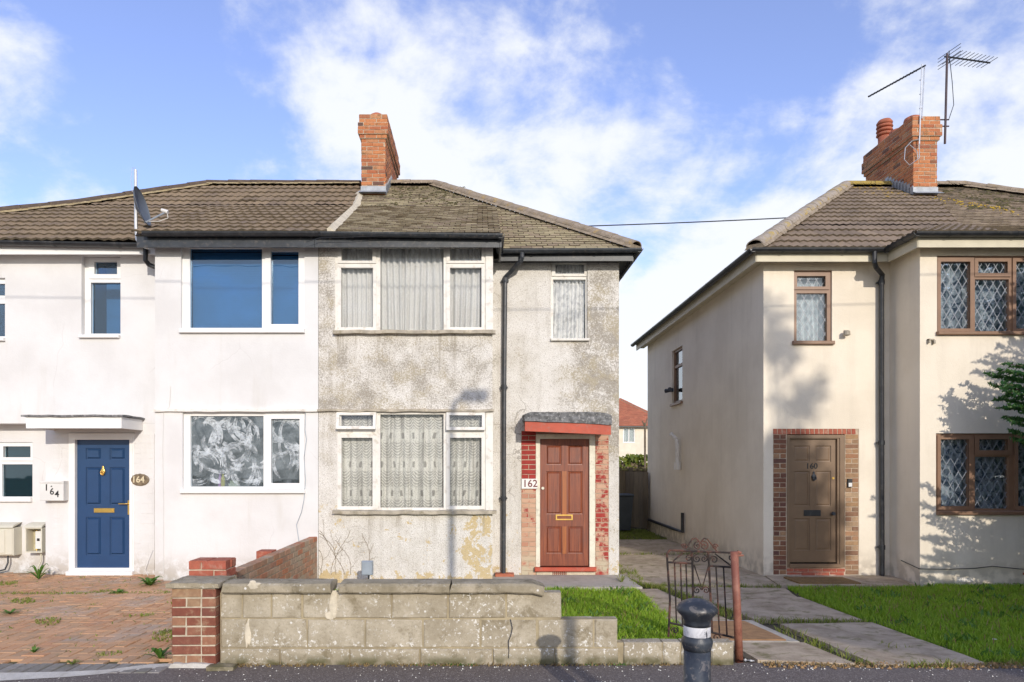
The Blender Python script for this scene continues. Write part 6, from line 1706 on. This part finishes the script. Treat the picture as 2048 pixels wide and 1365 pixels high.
# ------------------------------------------------------------------ gutters, fascias, downpipes
def fascia(parent, x0, x1, y, z0, z1, mat, name='fascia'): return boxobj(name, mat, parent, x0, x1, y, y + .025, z0, z1)
gz_ = ZE - .005
gutter(h164, [(X(287, 9.40), 9.40, gz_ + .0), (-2.28, 9.40, gz_)])
gutter(h162, [(-2.27, 9.40, gz_), (X(1001, 9.40), 9.40, gz_ - .03), (X(1001, 9.4), 10.09, gz_ - .03)], mat='old_black_paint')
gutter(h162, [(X(1001, 9.4) + .06, 10.10, gz_ - .02), (2.36, 10.10, gz_ - .005), (2.36, 18.1, gz_ + .0)], mat='old_black_paint')
gutter(h164, [(-10.5, 9.80, gz_ + .07), (X(295, 9.85), 9.80, gz_ - .03)])
gutter(h160, [(4.07, 18.2, gz_), (4.07, 10.10, gz_), (6.08, 10.10, gz_), (6.08, 9.40, gz_), (9.5, 9.40, gz_)])
def soffit(parent, x0, x1, y0, y1, z, mat): return boxobj('soffit', mat, parent, x0, x1, y0, y1, z, z + .012)
fascia(h164, -4.88, -2.375, 9.47, ZE - .19, ZE - .02, 'old_black_paint'); soffit(h164, -4.88, -2.375, 9.50, YB, ZTOP - .02, 'black_plastic')
fascia(h162, -2.37, .24, 9.47, ZE - .19, ZE - .02, 'old_black_paint'); soffit(h162, -2.37, .24, 9.50, YB, ZTOP - .02, 'black_plastic')
fascia(h162, .24, 2.28, 10.17, ZE - .17, ZE - .02, 'old_black_paint'); soffit(h162, .15, 2.28, 10.2, YM, ZTOP - .02, 'black_plastic')
boxobj('side_fascia', 'old_black_paint', h162, 2.27, 2.295, 10.2, 18, ZE - .17, ZE - .02); boxobj('side_soffit', 'old_black_paint', h162, 2.117, 2.27, 10.2, 18, ZTOP - .012, ZTOP)
boxobj('bay_side_fascia', 'old_black_paint', h162, .245, .27, 9.47, 10.17, ZE - .19, ZE - .02)
fascia(h164, -10.4, -4.72, 9.88, ZE - .16, ZE + .0, 'white_upvc'); soffit(h164, -10.4, -4.72, 9.9, YL, ZTOP + .005, 'white_upvc')
fascia(h160, 4.16, 6.17, 10.17, ZE - .18, ZE - .02, 'cream_paint_board'); soffit(h160, 4.16, 6.3, 10.19, YM, ZTOP - .015, 'cream_paint_board')
fascia(h160, 6.15, 9.4, 9.47, ZE - .19, ZE - .02, 'cream_paint_board'); soffit(h160, 6.15, 9.4, 9.5, YB, ZTOP - .02, 'cream_paint_board')
boxobj('side_fascia', 'cream_paint_board', h160, 4.145, 4.17, 10.18, 18.1, ZE - .18, ZE - .02); boxobj('side_soffit', 'cream_paint_board', h160, 4.17, 4.355, 10.2, 18.1, ZTOP - .012, ZTOP)
boxobj('bay_side_fascia', 'cream_paint_board', h160, 6.14, 6.165, 9.48, 10.16, ZE - .19, ZE - .02); boxobj('bay_side_soffit', 'cream_paint_board', h160, 6.166, 6.31, 9.68, 10.4, ZTOP - .012, ZTOP)
def downpipe(parent, pts, joints, mat, r=.036, name='downpipe'):
    m = MB(); m.tube(pts, r, 10)
    for (x, y, z) in joints: m.tube([(x, y, z - .035), (x, y, z + .035)], r * 1.28, 10); m.box(x - .06, x + .06, y + .01, y + .05, z - .012, z + .012)
    return m.build(name, mat, parent, False)
yy = 10.33; xq = X(1010, yy)
downpipe(h162, [(X(1044, 10.1), 10.10, ZE - .04), (X(1044, 10.1), 10.10, ZE - .14), (X(1041, 10.12), 10.12, ZE - .19), (X(1022, 10.28), 10.28, ZE - .30), (xq, yy, ZE - .38), (xq, yy, ZE - .5), (X(1008, yy), yy, Z(800, yy)), (X(1007, yy), yy, gz(0, 10) + .05)],
         [(xq, yy, ZE - .42), (X(1008, yy), yy, Z(775, yy)), (X(1007, yy), yy, Z(997, yy))], 'old_black_paint')
b_ = MB(); b_.cbox(X(990, YM), X(1027, YM), 10.2, 10.39, gz(0, 10) + .0, gz(0, 10) + .06, .006); b_.build('drain_surround', 'terracotta', h162)
xq = X(1763, yy)
downpipe(h160, [(X(1749, 10.1), 10.10, ZE - .04), (X(1749, 10.1), 10.10, ZE - .22), (X(1752, 10.13), 10.13, ZE - .28), (xq, yy - .02, ZE - .34), (xq, yy, ZE - .42), (xq, yy, Z(800, yy)), (X(1764, yy), yy, gz(0, 10) + .02)],
         [(xq, yy, ZE - .45), (xq, yy, Z(886, yy)), (X(1764, yy), yy, Z(1095, yy))], 'black_plastic')
downpipe(h164, [(X(291, 9.85), 9.85, ZE - .09), (X(291, 9.85), 9.85, ZE - .26), (X(297, 9.88), 9.9, ZE - .31), (X(320, 9.9), 9.92, ZE - .37)], [], 'black_plastic', .034)
# lamp bracket hook on the eaves of the party line
cable('cable', 'thin cable drooping under the gutter between the two bays', [(X(a, 9.37), 9.37, Z(b, 9.37)) for a, b in ((612, 485), (640, 476), (700, 475), (780, 471), (860, 473))], .004, 'dark_metal')
m = MB(); m.box(X(612, 9.6), X(616, 9.6), 9.56, YB, Z(492, 9.6), Z(486, 9.6)); m.tube([(X(625, 9.6), 9.6, Z(477, 9.6)), (X(612, 9.55), 9.55, Z(489, 9.55))], .009, 6)
tag(m.build('cable_hook', 'dark_metal', None, origin=(X(614, 9.6), 9.6, Z(486, 9.6))), 'small metal cable hook at the top right of the white bay', 'hook')

# ------------------------------------------------------------------ dish and aerials
e = empty('satellite_dish', (X(280, 9.62), 9.62, Z(420, 9.62)), 'dark grey satellite dish on a bent steel pole beside the white bay', 'satellite dish')
dd = 9.62; pts = [(l0 + .0, 9.72, Z(496, 9.72)), (X(296, dd), dd, Z(496, dd)), (X(283, dd), dd, Z(492, dd)), (X(274, dd), dd, Z(480, dd)), (X(272, dd), dd, Z(455, dd)), (X(271, dd), dd, Z(340, dd))]
m = MB(); m.tube(pts, .022, 10); m.build('pole', 'galvanised_steel', e)
m = MB(); m.tube([(X(266, dd), dd - .02, Z(385, dd)), (X(263, dd), dd - .02, Z(360, dd)), (X(266, dd), dd - .02, Z(338, dd)), (X(271, dd), dd, Z(336, dd))], .004, 5); m.build('wire', 'galvanised_steel', e)
ax = Vector((.93, .10, .24)).normalized(); C = Vector((X(284, dd), dd - .05, Z(416, dd))); s1 = ax.cross(Vector((0, 0, 1))).normalized(); s2 = s1.cross(ax)
m = MB(); n = 30; rings = 6
for side_ in (0, 1):
    for i in range(rings + 1):
        rr = .27 * i / rings
        for k_ in range(n):
            a = 2 * math.pi * k_ / n; p = C + s1 * (rr * .93 * math.cos(a)) + s2 * (rr * math.sin(a)) + ax * (.075 * (rr / .27) ** 2 - .04 - side_ * .008); m.v.append(tuple(p))
for side_ in (0, 1):
    b = side_ * (rings + 1) * n
    for i in range(rings):
        for k_ in range(n):
            q = (b + i * n + k_, b + i * n + (k_ + 1) % n, b + (i + 1) * n + (k_ + 1) % n, b + (i + 1) * n + k_); m.f.append(q if side_ else q[::-1])
b1, b2 = rings * n, (2 * rings + 1) * n
for k_ in range(n): m.f.append((b1 + k_, b1 + (k_ + 1) % n, b2 + (k_ + 1) % n, b2 + k_))
m.build('reflector', 'dish_grey', e, True)
L = C + ax * .30 + s2 * -.16
m = MB(); m.tube([tuple(C - s2 * .24), tuple(L)], .013, 6); m.tube([tuple(C - ax * .05), (X(271, dd), dd, Z(412, dd))], .02, 8); m.build('arm', 'grey_metal', e)
m = MB(); m.tube([tuple(L + ax * .05 - s2 * .0), tuple(L - ax * .03 + s2 * .05)], [.03, .024], 10); m.build('receiver', 'grey_white_box', e)
m = MB(); m.tube([tuple(L + ax * .04), tuple(L + ax * .03 - s2 * .08), tuple(L - ax * .1 - s2 * .1), tuple(C - s2 * .22)], .005, 5); m.build('cable', 'grey_white_box', e)

def aerial(base, top, boom, label, nd, el, mast_mat, mast_r, twin=False, loop=False):
    e = empty('tv_aerial', base, label, 'TV aerial', 'aerials on the chimney of the cream house')
    base, top, bv = Vector(base), Vector(top), Vector(boom); m = MB(); m.tube([base, top + Vector((0, 0, .06))], mast_r, 8); m.build('mast', mast_mat, e)
    if twin:
        m = MB(); off = Vector((.05, 0, 0)); m.tube([base + off + Vector((0, 0, .5)), top + off], .011, 6); z = .7
        while z < (top - base).z: m.tube([base + Vector((0, 0, z)), base + off + Vector((0, 0, z))], .01, 5); z += .28
        m.build('second_tube', mast_mat, e)
    m = MB(); m.tube([top - bv * .06, top + bv], .016, 6); m.build('boom', 'dark_metal', e)
    pr = Vector((bv.y, -bv.x, 0)).normalized() * -1
    me = MB()
    for i in range(nd):
        t = .12 + .86 * i / (nd - 1); c = top + bv * t; l = el * (1 - .25 * t); me.tube([c - pr * l, c + pr * l], .006, 5)
    me.build('elements', 'dark_metal', e)
    return e, bv, pr, top
e1 = aerial((8.62, 13.24, 7.9), (8.66, 13.22, 1.57 + 795 * 13.22 / F), (-.45, 1.06, 0), 'long thin aerial pointing left on a twin steel mast at the chimney front', 15, .045, 'galvanised_steel', .013, True)
m = MB(); z = 7.78
m.tube([(8.62, 13.24, 7.95), (8.62, 13.24, 7.62), (8.45, 13.28, 7.5), (8.36, 13.3, 7.62), (8.38, 13.3, 7.85), (8.50, 13.28, 7.98), (8.62, 13.24, 8.0)], .008, 5); m.tube([(8.45, 13.27, 7.9), (8.58, 13.25, 7.76), (8.60, 13.25, 7.6)], .008, 5); m.build('bracket', 'galvanised_steel', e1[0])
e2 = aerial((9.2, 13.35, 1.57 + 642 * 13.35 / F), (9.21, 13.3, 1.57 + 816 * 13.3 / F), (1.0, .2, 0), 'black comb aerial pointing right on a dark mast at the chimney side', 10, .24, 'rusty_purple_metal', .021)
m = MB(); top, bv, pr = e2[3], e2[1], e2[2]
for zz_ in (-.08, -.03, .03, .08):
    c = top + Vector((.04, 0, zz_ * 1.3)); m.tube([c - pr * .26, c + pr * .26], .006, 5)
m.tube([top + Vector((.04, 0, -.12)), top + Vector((.04, 0, .12))], .008, 5); m.build('reflector', 'dark_metal', e2[0])
m = MB(); zt_ = 1.57 + 690 * 13.35 / F; m.tube([(9.0, 13.35, zt_), (9.28, 13.35, zt_)], .014, 5); m.tube([(9.0, 13.35, zt_ - .13), (9.28, 13.35, zt_ - .13)], .014, 5); m.build('bracket', 'rusty_purple_metal', e2[0])
m = MB(); m.tube([top + Vector((.05, 0, -.05)), top + Vector((.1, 0, -.5)), top + Vector((.13, 0, -.95)), top + Vector((.03, 0, -1.25))], .007, 5); m.build('cable', 'dark_metal', e2[0])

# overhead wires
def wire(label, a, b, sag, r_=.012):
    a, b = Vector(a), Vector(b); pts = [a.lerp(b, i / 30) - Vector((0, 0, sag * 4 * (i / 30) * (1 - i / 30))) for i in range(31)]
    m = MB(); m.tube(pts, r_, 5); tag(m.build('overhead_wire', 'dark_metal', None, origin=tuple(a)), label, 'wire')
wy = 19.0
wire('thin black overhead wire crossing the sky between the two roofs', (X(1100, wy), wy, Z(455, wy)), (X(2300, wy), wy, Z(387, wy)), .12, .017)
wire('overhead telephone wire in front of the houses', (-16, 4.2, 6.40), (16, 4.6, 6.35), .35, .008)

# grey box on a stake
x0, x1, z0, z1 = rect(724, 746, 1122, 1150, 8.9)
e = empty('grey_box', ((x0 + x1) / 2, 8.9, gz(0, 8.9)), 'small blue-grey metal box on a short post under the lower bay window', 'box')
m = MB(); m.cbox(x0, x1, 8.85, 8.93, z0, z1, .01); m.build('casing', 'grey_metal', e)
m = MB(); m.tube([((x0 + x1) / 2 + .02, 8.9, z0), ((x0 + x1) / 2 + .0, 8.9, gz(0, 8.9))], .012, 6); m.build('post', 'dark_metal', e)
# dead creeper on the old bay
J = MB()
def vine(px, py, ang, L, r_, depth):
    pts = [(px, py)]; a = ang
    for i in range(int(L / 6)):
        a += random.gauss(0, .22); px += 6 * math.cos(a) * .7; py -= 6 * math.sin(a); pts.append((px, py))
        if depth and random.random() < .26: vine(px, py, a + random.choice((-1, 1)) * random.uniform(.5, 1), L * .3, r_ * .6, depth - 1)
        if py < 1035 or px < 640: break
    if len(pts) > 1: J.tube([(X(a_, YB - .006), YB - .006, Z(b_, YB - .006)) for a_, b_ in pts], r_, 3, False)
for px, L in ((642, 130), (663, 110), (672, 125), (690, 120), (702, 95), (735, 90)): vine(px, 1150, R(90) + random.gauss(0, .12), L, .0035, 2)
tag(J.build('dead_creeper', 'dry_vine'), 'dry bare creeper stems clinging to the stained bay by the dividing wall', kind='stuff')

# ------------------------------------------------------------------ gate, post, bollard
gd = 5.62; GY = gd
def gx(px): return X(px, GY)
def gzz(py): return Z(py, GY)
gate = empty('iron_gate', (gx(1400), GY, 0), 'rusty wrought iron garden gate with scrolls behind the bollard', 'gate')
def bars(name, lst, r_=.007, n=6):
    for pts in lst: m = MB(); m.tube([(gx(a), GY + y_, gzz(b)) for a, b, y_ in pts], r_, n); m.build(name, 'rusty_iron', gate)
bars('frame', [[(1337, 1278 - 4, 0), (1340, 1200, 0), (1335, 1130, 0), (1334, 1108, 0), (1339, 1101, 0), (1345, 1101, 0)], [(1345, 1101, 0), (1464, 1106, 0)], [(1336, 1125, 0), (1382, 1127, 0)], [(1417, 1132, 0), (1464, 1135, 0)],
               [(1340, 1246, 0), (1470, 1276, 0)], [(1383, 1103, 0), (1385, 1127, 0), (1387, 1256, 0)], [(1416, 1104, 0), (1418, 1130, 0), (1424, 1264, 0)]], .0095)
bars('bar', [[(1349, 1126, 0), (1353, 1249, 0)], [(1361, 1126, 0), (1365, 1252, 0)], [(1372, 1127, 0), (1376, 1255, 0)], [(1432, 1134, 0), (1439, 1268, 0)], [(1447, 1135, 0), (1454, 1272, 0)],
             [(1388, 1130, 0), (1404, 1178, 0), (1417, 1132, 0)], [(1366, 1106, 0), (1346, 1123, 0)], [(1430, 1108, 0), (1462, 1132, 0)]], .0065)
for (cx_, cy_, r_, st, dr_, tn) in [(1395, 1092, 9.5, 0, 1, 1.6), (1405 + 3, 1092, 10.5, 180, -1, 1.6), (1368, 1093, 5.5, 180, -1, 1.5), (1430, 1094, 6, 0, 1, 1.5),
                                 (1394, 1118, 8.5, 90, 1, 1.5), (1408, 1118, 7.5, 90, -1, 1.5), (1378, 1117, 8, 0, 1, 1.4), (1428, 1120, 8.5, 180, -1, 1.4),
                                 (1394, 1181, 8.5, 0, 1, 1.6), (1412, 1181, 7.5, 180, -1, 1.6), (1350, 1262, 7, 180, -1, 1.4), (1433, 1276, 8, 0, 1, 1.2), (1463, 1117, 7, 0, 1, 1.3)]:
    m = MB(); pts = curl(0, 0, r_ * GY / F, tn, R(st), dr_); m.tube([(gx(cx_) + a, GY, gzz(cy_) + c) for a, b, c in pts], .0055, 6); m.build('scroll', 'rusty_iron', gate)
bars('brace', [[(1371, 1098, 0), (1385, 1078, 0), (1392, 1077, 0), (1398, 1083, 0)], [(1402, 1084, 0), (1408, 1077, 0), (1415, 1079, 0), (1433, 1102, 0)]], .006)
px_, py_ = X(1477, 5.47), 5.47
post = empty('gate_post', (px_, py_, 0), 'leaning rust red round steel gate post', 'post')
m = MB(); m.tube([(px_ + .008, py_, -.1), (px_ - .015, py_ - .01, .4), (X(1467, py_), py_ - .015, Z(1103, py_))], [.033, .031, .031], 14); m.build('tube', 'rust_red_paint', post, True)
m = MB(); m.tube([(px_ + .022, py_ + .03, 0), (X(1476, py_), py_ + .02, Z(1110, py_))], .012, 6); m.tube([(px_ - .03, py_, Z(1112, py_)), (px_ + .04, py_ + .0, Z(1111, py_))], .008, 6); m.tube([(px_ - .01, py_, Z(1104, py_)), (px_ + .02, py_ - .0, Z(1107, py_))], .014, 6); m.build('hinge_bracket', 'rust_red_paint', post)
# litter
def lit(px, py, mat, label, s_=.03):
    x, y = gpt(px, py); m = MB(); n = 7
    m.v = [(x + (i % n - n / 2) * s_ * .35, y + (i // n - 1) * s_ * .6, .012 + .02 * abs(mnoise.noise((i * 1.7, 3, px)))) for i in range(n * 3)]
    for j_ in range(2):
        for i in range(n - 1): a = j_ * n + i; m.f.append((a, a + 1, a + n + 1, a + n))
    tag(m.build('litter', mat, None, origin=(x, y, .01)), label, 'litter', 'litter along the pavement')
lit(1990, 1287, 'pale_litter', 'small white scrap lying on the shaded lawn', .02); lit(1182, 1327, 'red_wrapper', 'red crumpled wrapper on the pavement edge at the block wall', .045); lit(1500, 1325, 'pale_litter', 'white scrap of paper beside the rusty gate post', .035)

# bollard in the foreground
bd = 3.26; bx, by = X(1394, bd), bd
bo = empty('bollard', (bx, by, -.02), 'black cast bollard with a peeling white band in the foreground', 'bollard')
zt = Z(1200, bd); s_ = bd / F
def zz(py): return Z(py, bd)
m = MB(); m.lathe(bx, by, [(26 * s_, -.05), (26 * s_, zz(1300))], 40); m.build('shaft', 'chipped_black_enamel', bo, True)
m = MB(); m.lathe(bx, by, [(26 * s_, zz(1300)), (29 * s_, zz(1291)), (30.5 * s_, zz(1284)), (30 * s_, zz(1279)), (26.5 * s_, zz(1273)), (26 * s_, zz(1271))], 40); m.build('collar', 'chipped_black_enamel', bo, True)
m = MB(); m.lathe(bx, by, [(25.8 * s_, zz(1272)), (26.2 * s_, zz(1270)), (26.2 * s_, zz(1250)), (25.8 * s_, zz(1249))], 40); m.build('reflective_band', 'peeling_white_band', bo, True)
m = MB(); m.lathe(bx, by, [(26.4 * s_, zz(1251)), (27 * s_, zz(1245)), (26 * s_, zz(1240)), (27.5 * s_, zz(1238)), (29 * s_, zz(1235)), (31 * s_, zz(1232)), (37 * s_, zz(1226)), (40 * s_, zz(1221)), (40 * s_, zz(1217)), (36 * s_, zz(1210)), (28 * s_, zz(1204)), (17 * s_, zz(1199.5)), (6 * s_, zz(1197.5)), (.001, zz(1197))], 40)
m.build('cap', 'chipped_black_enamel', bo, True)

# ------------------------------------------------------------------ passage between the houses
fy = 18.6
fence = empty('fence', (3.6, fy, -.15), 'weathered upright board fence closing the passage between the houses', 'fence')
x = 1.6; k_ = 0
while x < 4.9:
    m = MB(); m.box(x, x + .138, fy + (.0 if k_ % 2 else .02), fy + .018 + (.0 if k_ % 2 else .02), -.18, 1.42 + random.uniform(-.01, .01)); m.build('board', 'fence_wood', fence); x += .125; k_ += 1
for x in (2.2, 4.05): boxobj('post', 'fence_wood', fence, x, x + .1, fy - .11, fy - .01, -.2, 1.50)
for z in (.2, .8, 1.3): boxobj('rail', 'fence_wood', fence, 1.6, 4.9, fy + .041, fy + .09, z, z + .06)
boxobj('capping', 'fence_wood', fence, 1.55, 4.95, fy - .03, fy + .07, 1.435, 1.47)
gt = empty('side_gate', (4.2, 17.2, -.1), 'narrow wooden side gate leaf standing against the flank wall', 'gate')
for i in range(5):
    a = Vector((3.98 + .0 * i, 17.9 - .0, 0)); t0, t1 = i * .15, i * .15 + .142
    p0, p1 = Vector((3.93, 18.45)).lerp(Vector((4.3, 17.35)), t0 / .78), Vector((3.93, 18.45)).lerp(Vector((4.3, 17.35)), t1 / .78)
    nn_ = Vector((-(p1 - p0).y, (p1 - p0).x)).normalized() * .02
    m = MB(); m.poly_prism([tuple(p0 + nn_), tuple(p0), tuple(p1), tuple(p1 + nn_)][::-1], -.1, 1.38); m.build('board', 'fence_wood', gt)
# wheelie bin
bx_, by_ = X(1240, 17.4), 17.4
bn = empty('wheelie_bin', (bx_, by_, gz(0, 10)), 'dark grey wheelie bin in the passage between the houses', 'bin')
m = MB(); z = gz(0, 10) + .05
v0 = [(-.22, -.25), (.22, -.25), (.22, .25), (-.22, .25)]; v1 = [(-.27, -.33), (.27, -.33), (.27, .30), (-.27, .30)]
m.v = [(bx_ + a, by_ + b, z) for a, b in v0] + [(bx_ + a, by_ + b, z + .86) for a, b in v1]; m.f = [(3, 2, 1, 0), (4, 5, 6, 7), (0, 1, 5, 4), (1, 2, 6, 5), (2, 3, 7, 6), (3, 0, 4, 7)]; m.build('body', 'grey_bin', bn)
m = MB(); m.cbox(bx_ - .29, bx_ + .29, by_ - .36, by_ + .34, z + .862, z + .92, .02); m.build('lid', 'grey_bin', bn)
for sg in (-.2, .2): m = MB(); m.tube([(bx_ + sg - .03, by_ + .27, z + .05), (bx_ + sg + .03, by_ + .27, z + .05)], .1, 14); m.build('wheel', 'black_plastic', bn)
# far hedge
cs = []
for _ in range(5200):
    x = rng.uniform(6, 16); th = .55 * (1 + .5 * mnoise.noise((x, 0, 2))); hgt = 2.15 + .45 * mnoise.noise((x * .8, 3, 1)); cs.append((x, 39.5 + rng.normal() * th * .5, rng.uniform(-.2, 1) * hgt))
hd = empty('hedge', (11, 39.5, -.3), 'yellow green hedge far behind the passage fence', 'hedge')
leaf_cloud(np.array(cs), .20, 'hedge_leaf', 'foliage', hd); boxobj('inner_twigs', 'bark', hd, 6, 16, 39.35, 39.7, -.3, 1.7)
# far utility stick
m = MB(); x = X(1290, 38.6); m.tube([(x, 38.6, -.3), (x, 38.6, Z(846, 38.6))], .06, 8); m.tube([(x, 38.6, Z(855, 38.6)), (x - .16, 38.6, Z(842, 38.6))], .035, 6); m.tube([(x, 38.6, Z(855, 38.6)), (x + .12, 38.6, Z(838, 38.6))], .035, 6)
tag(m.build('wooden_post', 'bark', None, origin=(x, 38.6, -.3)), 'forked wooden post rising from the far hedge', 'post')
# far house with red roof
fd = 58.0; fh = empty('house', (12, 62, -.3), 'distant cream house with a red tiled hipped roof seen through the gap', 'house')
ex0, ex1 = 3.0, 16.6; zE = Z(853, fd); zR = Z(799, 62.0)
m = MB(); m.panel((ex0 + .3, ex1 - .3, -.32, zE), [rect(1246, 1270, 856, 886, fd)], fd, fd + .2); m.box(ex0 + .3, ex1 - .3, fd + 3, 66, -.32, zE - .01); m.build('wall', 'cream_render', fh)
m = MB(); rx0, rx1 = 7.0, X(1240, 62.0); a, b = fd - .35, 66.3
m.add([(ex0, a, zE), (ex1, a, zE), (rx1, 62, zR), (rx0, 62, zR), (ex1, b, zE), (ex0, b, zE)], [(0, 1, 2, 3), (1, 4, 2), (4, 5, 3, 2), (5, 0, 3)])
fr_ = m.build('roof', 'red_clay_tile', fh)
Vf = Vector((0, 62 - a, zR - zE)); Lf = Vf.length
tile_plane(fr_, (8.5, a, zE), (1, 0, 0), Vf, [(0, 0), (ex1 - 8.5, 0), (rx1 - 8.5, Lf), (0, Lf)], 28, Lf / 28, .3, 'flat', 'red_clay_tile', near=0, lift=.03)
ridge_run(fr_, (ex1, a, zE + .06), (rx1, 62, zR + .06), 'terracotta', .45, .13)
w = window(fh, fd, (1246, 1270, 856, 886), [(1248, 1257, 858, 884), (1259, 1268, 858, 884)], recess=.05)
curtain('pale curtain behind the window of the distant house', None, fd, (1246, 1270, 856, 886), 'plain_voile', .3, .05)
boxobj('gutter', 'black_plastic', fh, ex0 - .1, ex1 + .1, fd - .45, fd - .36, zE - .1, zE + .0)

# ------------------------------------------------------------------ trees
def conifer(x, y, h, rb, label, tips):
    e = empty('conifer_tree', (x, y, gz(x, y)), label, 'tree'); z0 = gz(x, y)
    m = MB(); m.tube([(x, y, z0 - .1), (x + .03, y, z0 + h * .5), (x, y, z0 + h * .97)], [.11, .07, .015], 9)
    m.build('trunk', 'bark', e, True)
    br = MB(); C_ = []
    def branch(a, b, wid):
        a, b = Vector(a), Vector(b); L = (b - a).length; md = a.lerp(b, .5) - Vector((0, 0, .05 * L)); br.tube([a, md, b], [.018, .012, .004], 4, False)
        dv = (b - a).normalized(); sd_ = dv.cross(Vector((0, 0, 1))).normalized()
        n = int(L * 22)
        for i in range(n):
            t = .18 + .82 * (i + random.random()) / n; c = a.lerp(md, t * 2) if t < .5 else md.lerp(b, t * 2 - 1)
            sl = wid * (1.12 - t) * random.uniform(.5, 1.1) + .09
            dr_ = (sd_ * random.choice((-1, 1)) * random.uniform(.5, 1) + dv * random.uniform(.5, 1.1) + Vector((0, 0, random.uniform(-.25, .3)))).normalized()
            k_ = int(sl / .013) + 3
            for q in range(k_):
                p = c + dr_ * sl * q / k_; s_ = .013 * (1.2 - q / k_) + .003
                C_.append((p.x + random.gauss(0, s_), p.y + random.gauss(0, s_), p.z + random.gauss(0, s_ * .6)))
    for i in range(400):
        t = (i + .5) / 400; zc = z0 + .12 + h * .96 * t; a = i * 2.399 + random.gauss(0, .2); rr = rb * (1 - t) ** .8 * random.uniform(.78, 1.08) + .1
        if zc + .2 > z0 + h: continue
        branch((x, y, zc), (x + rr * math.cos(a), y + rr * math.sin(a), zc + rr * random.uniform(.05, .35)), .36)
    for tp in tips: branch((x, y, tp[2] - .55), tp, .36)
    br.build('branches', 'bark', e); leaf_cloud(np.array(C_), .026, 'conifer_leaf', 'crown', e, 3.0)
    print('conifer leaves', len(C_)); return e
T = lambda px, py, dd: (X(px, dd), dd, Z(py, dd))
conifer(9.25, 7.1, 6.5, 2.5, 'dark green conifer at the right edge before the cream bay', [T(a_, b_, c_) for a_, b_, c_ in ((1980, 750, 9.1), (1990, 772, 9.0), (1998, 798, 9.15), (2004, 742, 8.9), (2014, 728, 9.1), (2006, 815, 9.0), (2016, 835, 9.1), (2024, 862, 9.1), (2018, 785, 8.8), (2020, 760, 9.1), (2012, 790, 8.9), (2026, 812, 8.8), (2030, 745, 8.8), (2034, 880, 9.0), (2008, 768, 8.9), (2028, 845, 8.9))])
# street tree across the road behind the camera: its shade falls on the lawn and the cream house
def street_tree(x, y, blobs, label):
    e = empty('street_tree', (x, y, -.02), label, 'tree'); m = MB(); m.tube([(x, y, -.1), (x - .1, y, 2.2), (x - .3, y, 4.2), (x - .8, y, 5.8)], [.2, .15, .11, .04], 10)
    for b in blobs: m.tube([(x - .2, y, 3.4), ((x + b[0]) / 2, y + b[1] * .5, (3.6 + b[2]) / 2), (b[0], y + b[1], b[2])], [.07, .05, .02], 7)
    m.build('trunk', 'bark', e, True); pts = []
    for (bx_, by_, bz_, r_, n) in blobs:
        d_ = rng.normal(size=(n // 14, 3)); d_ /= np.linalg.norm(d_, axis=1)[:, None]; c = np.array([bx_, y + by_, bz_]) + d_ * r_ * (rng.random(len(d_)) ** .45)[:, None]
        pts.append((c[:, None, :] + rng.normal(size=(len(c), 14, 3)) * .13).reshape(-1, 3))
    leaf_cloud(np.concatenate(pts), .12, 'street_leaf', 'crown', e)
street_tree(10.2, -10, [(10.05, 0, 7.55, .75, 2200), (9.85, 0, 8.4, .6, 1100), (10.2, .2, 9.5, .32, 150), (9.85, .1, 10.35, .28, 150), (9.7, 0, 11.0, .16, 60), (9.5, 0, 6.8, .6, 1600),
    (7.95, 0, 5.9, .65, 1800), (8.8, .2, 5.65, .8, 3600), (9.75, -.2, 5.9, .85, 4200), (10.7, .1, 5.75, .8, 4200), (11.7, 0, 5.6, .8, 4000), (12.7, .2, 5.6, .85, 3600), (13.6, 0, 5.4, .8, 2400)], 'leafy street tree on the far side of the road')
# lamp post by the kerb behind the camera
lp = empty('lamp_post', (2.52, -1.8, -.13), 'tall grey street lamp post', 'lamp post')
LX = 2.52
m = MB(); m.tube([(LX, -1.8, -.13), (LX, -1.8, 1.2), (LX, -1.8, 1.25), (LX, -1.8, 6.2), (LX + .05, -1.8, 6.42), (LX + .16, -1.8, 6.5)], [.085, .08, .055, .045, .035, .03], 12); m.build('column', 'grey_metal', lp, True)
m = MB(); m.cbox(LX + .15, LX + .50, -1.9, -1.7, 6.44, 6.57, .03); m.build('lantern', 'grey_metal', lp)

for o in list(bpy.data.objects):
    if '_at' in o.keys(): del o['_at']
print('objects', len(bpy.data.objects), 'tris', sum(len(o.data.polygons) for o in bpy.data.objects if o.type == 'MESH'))
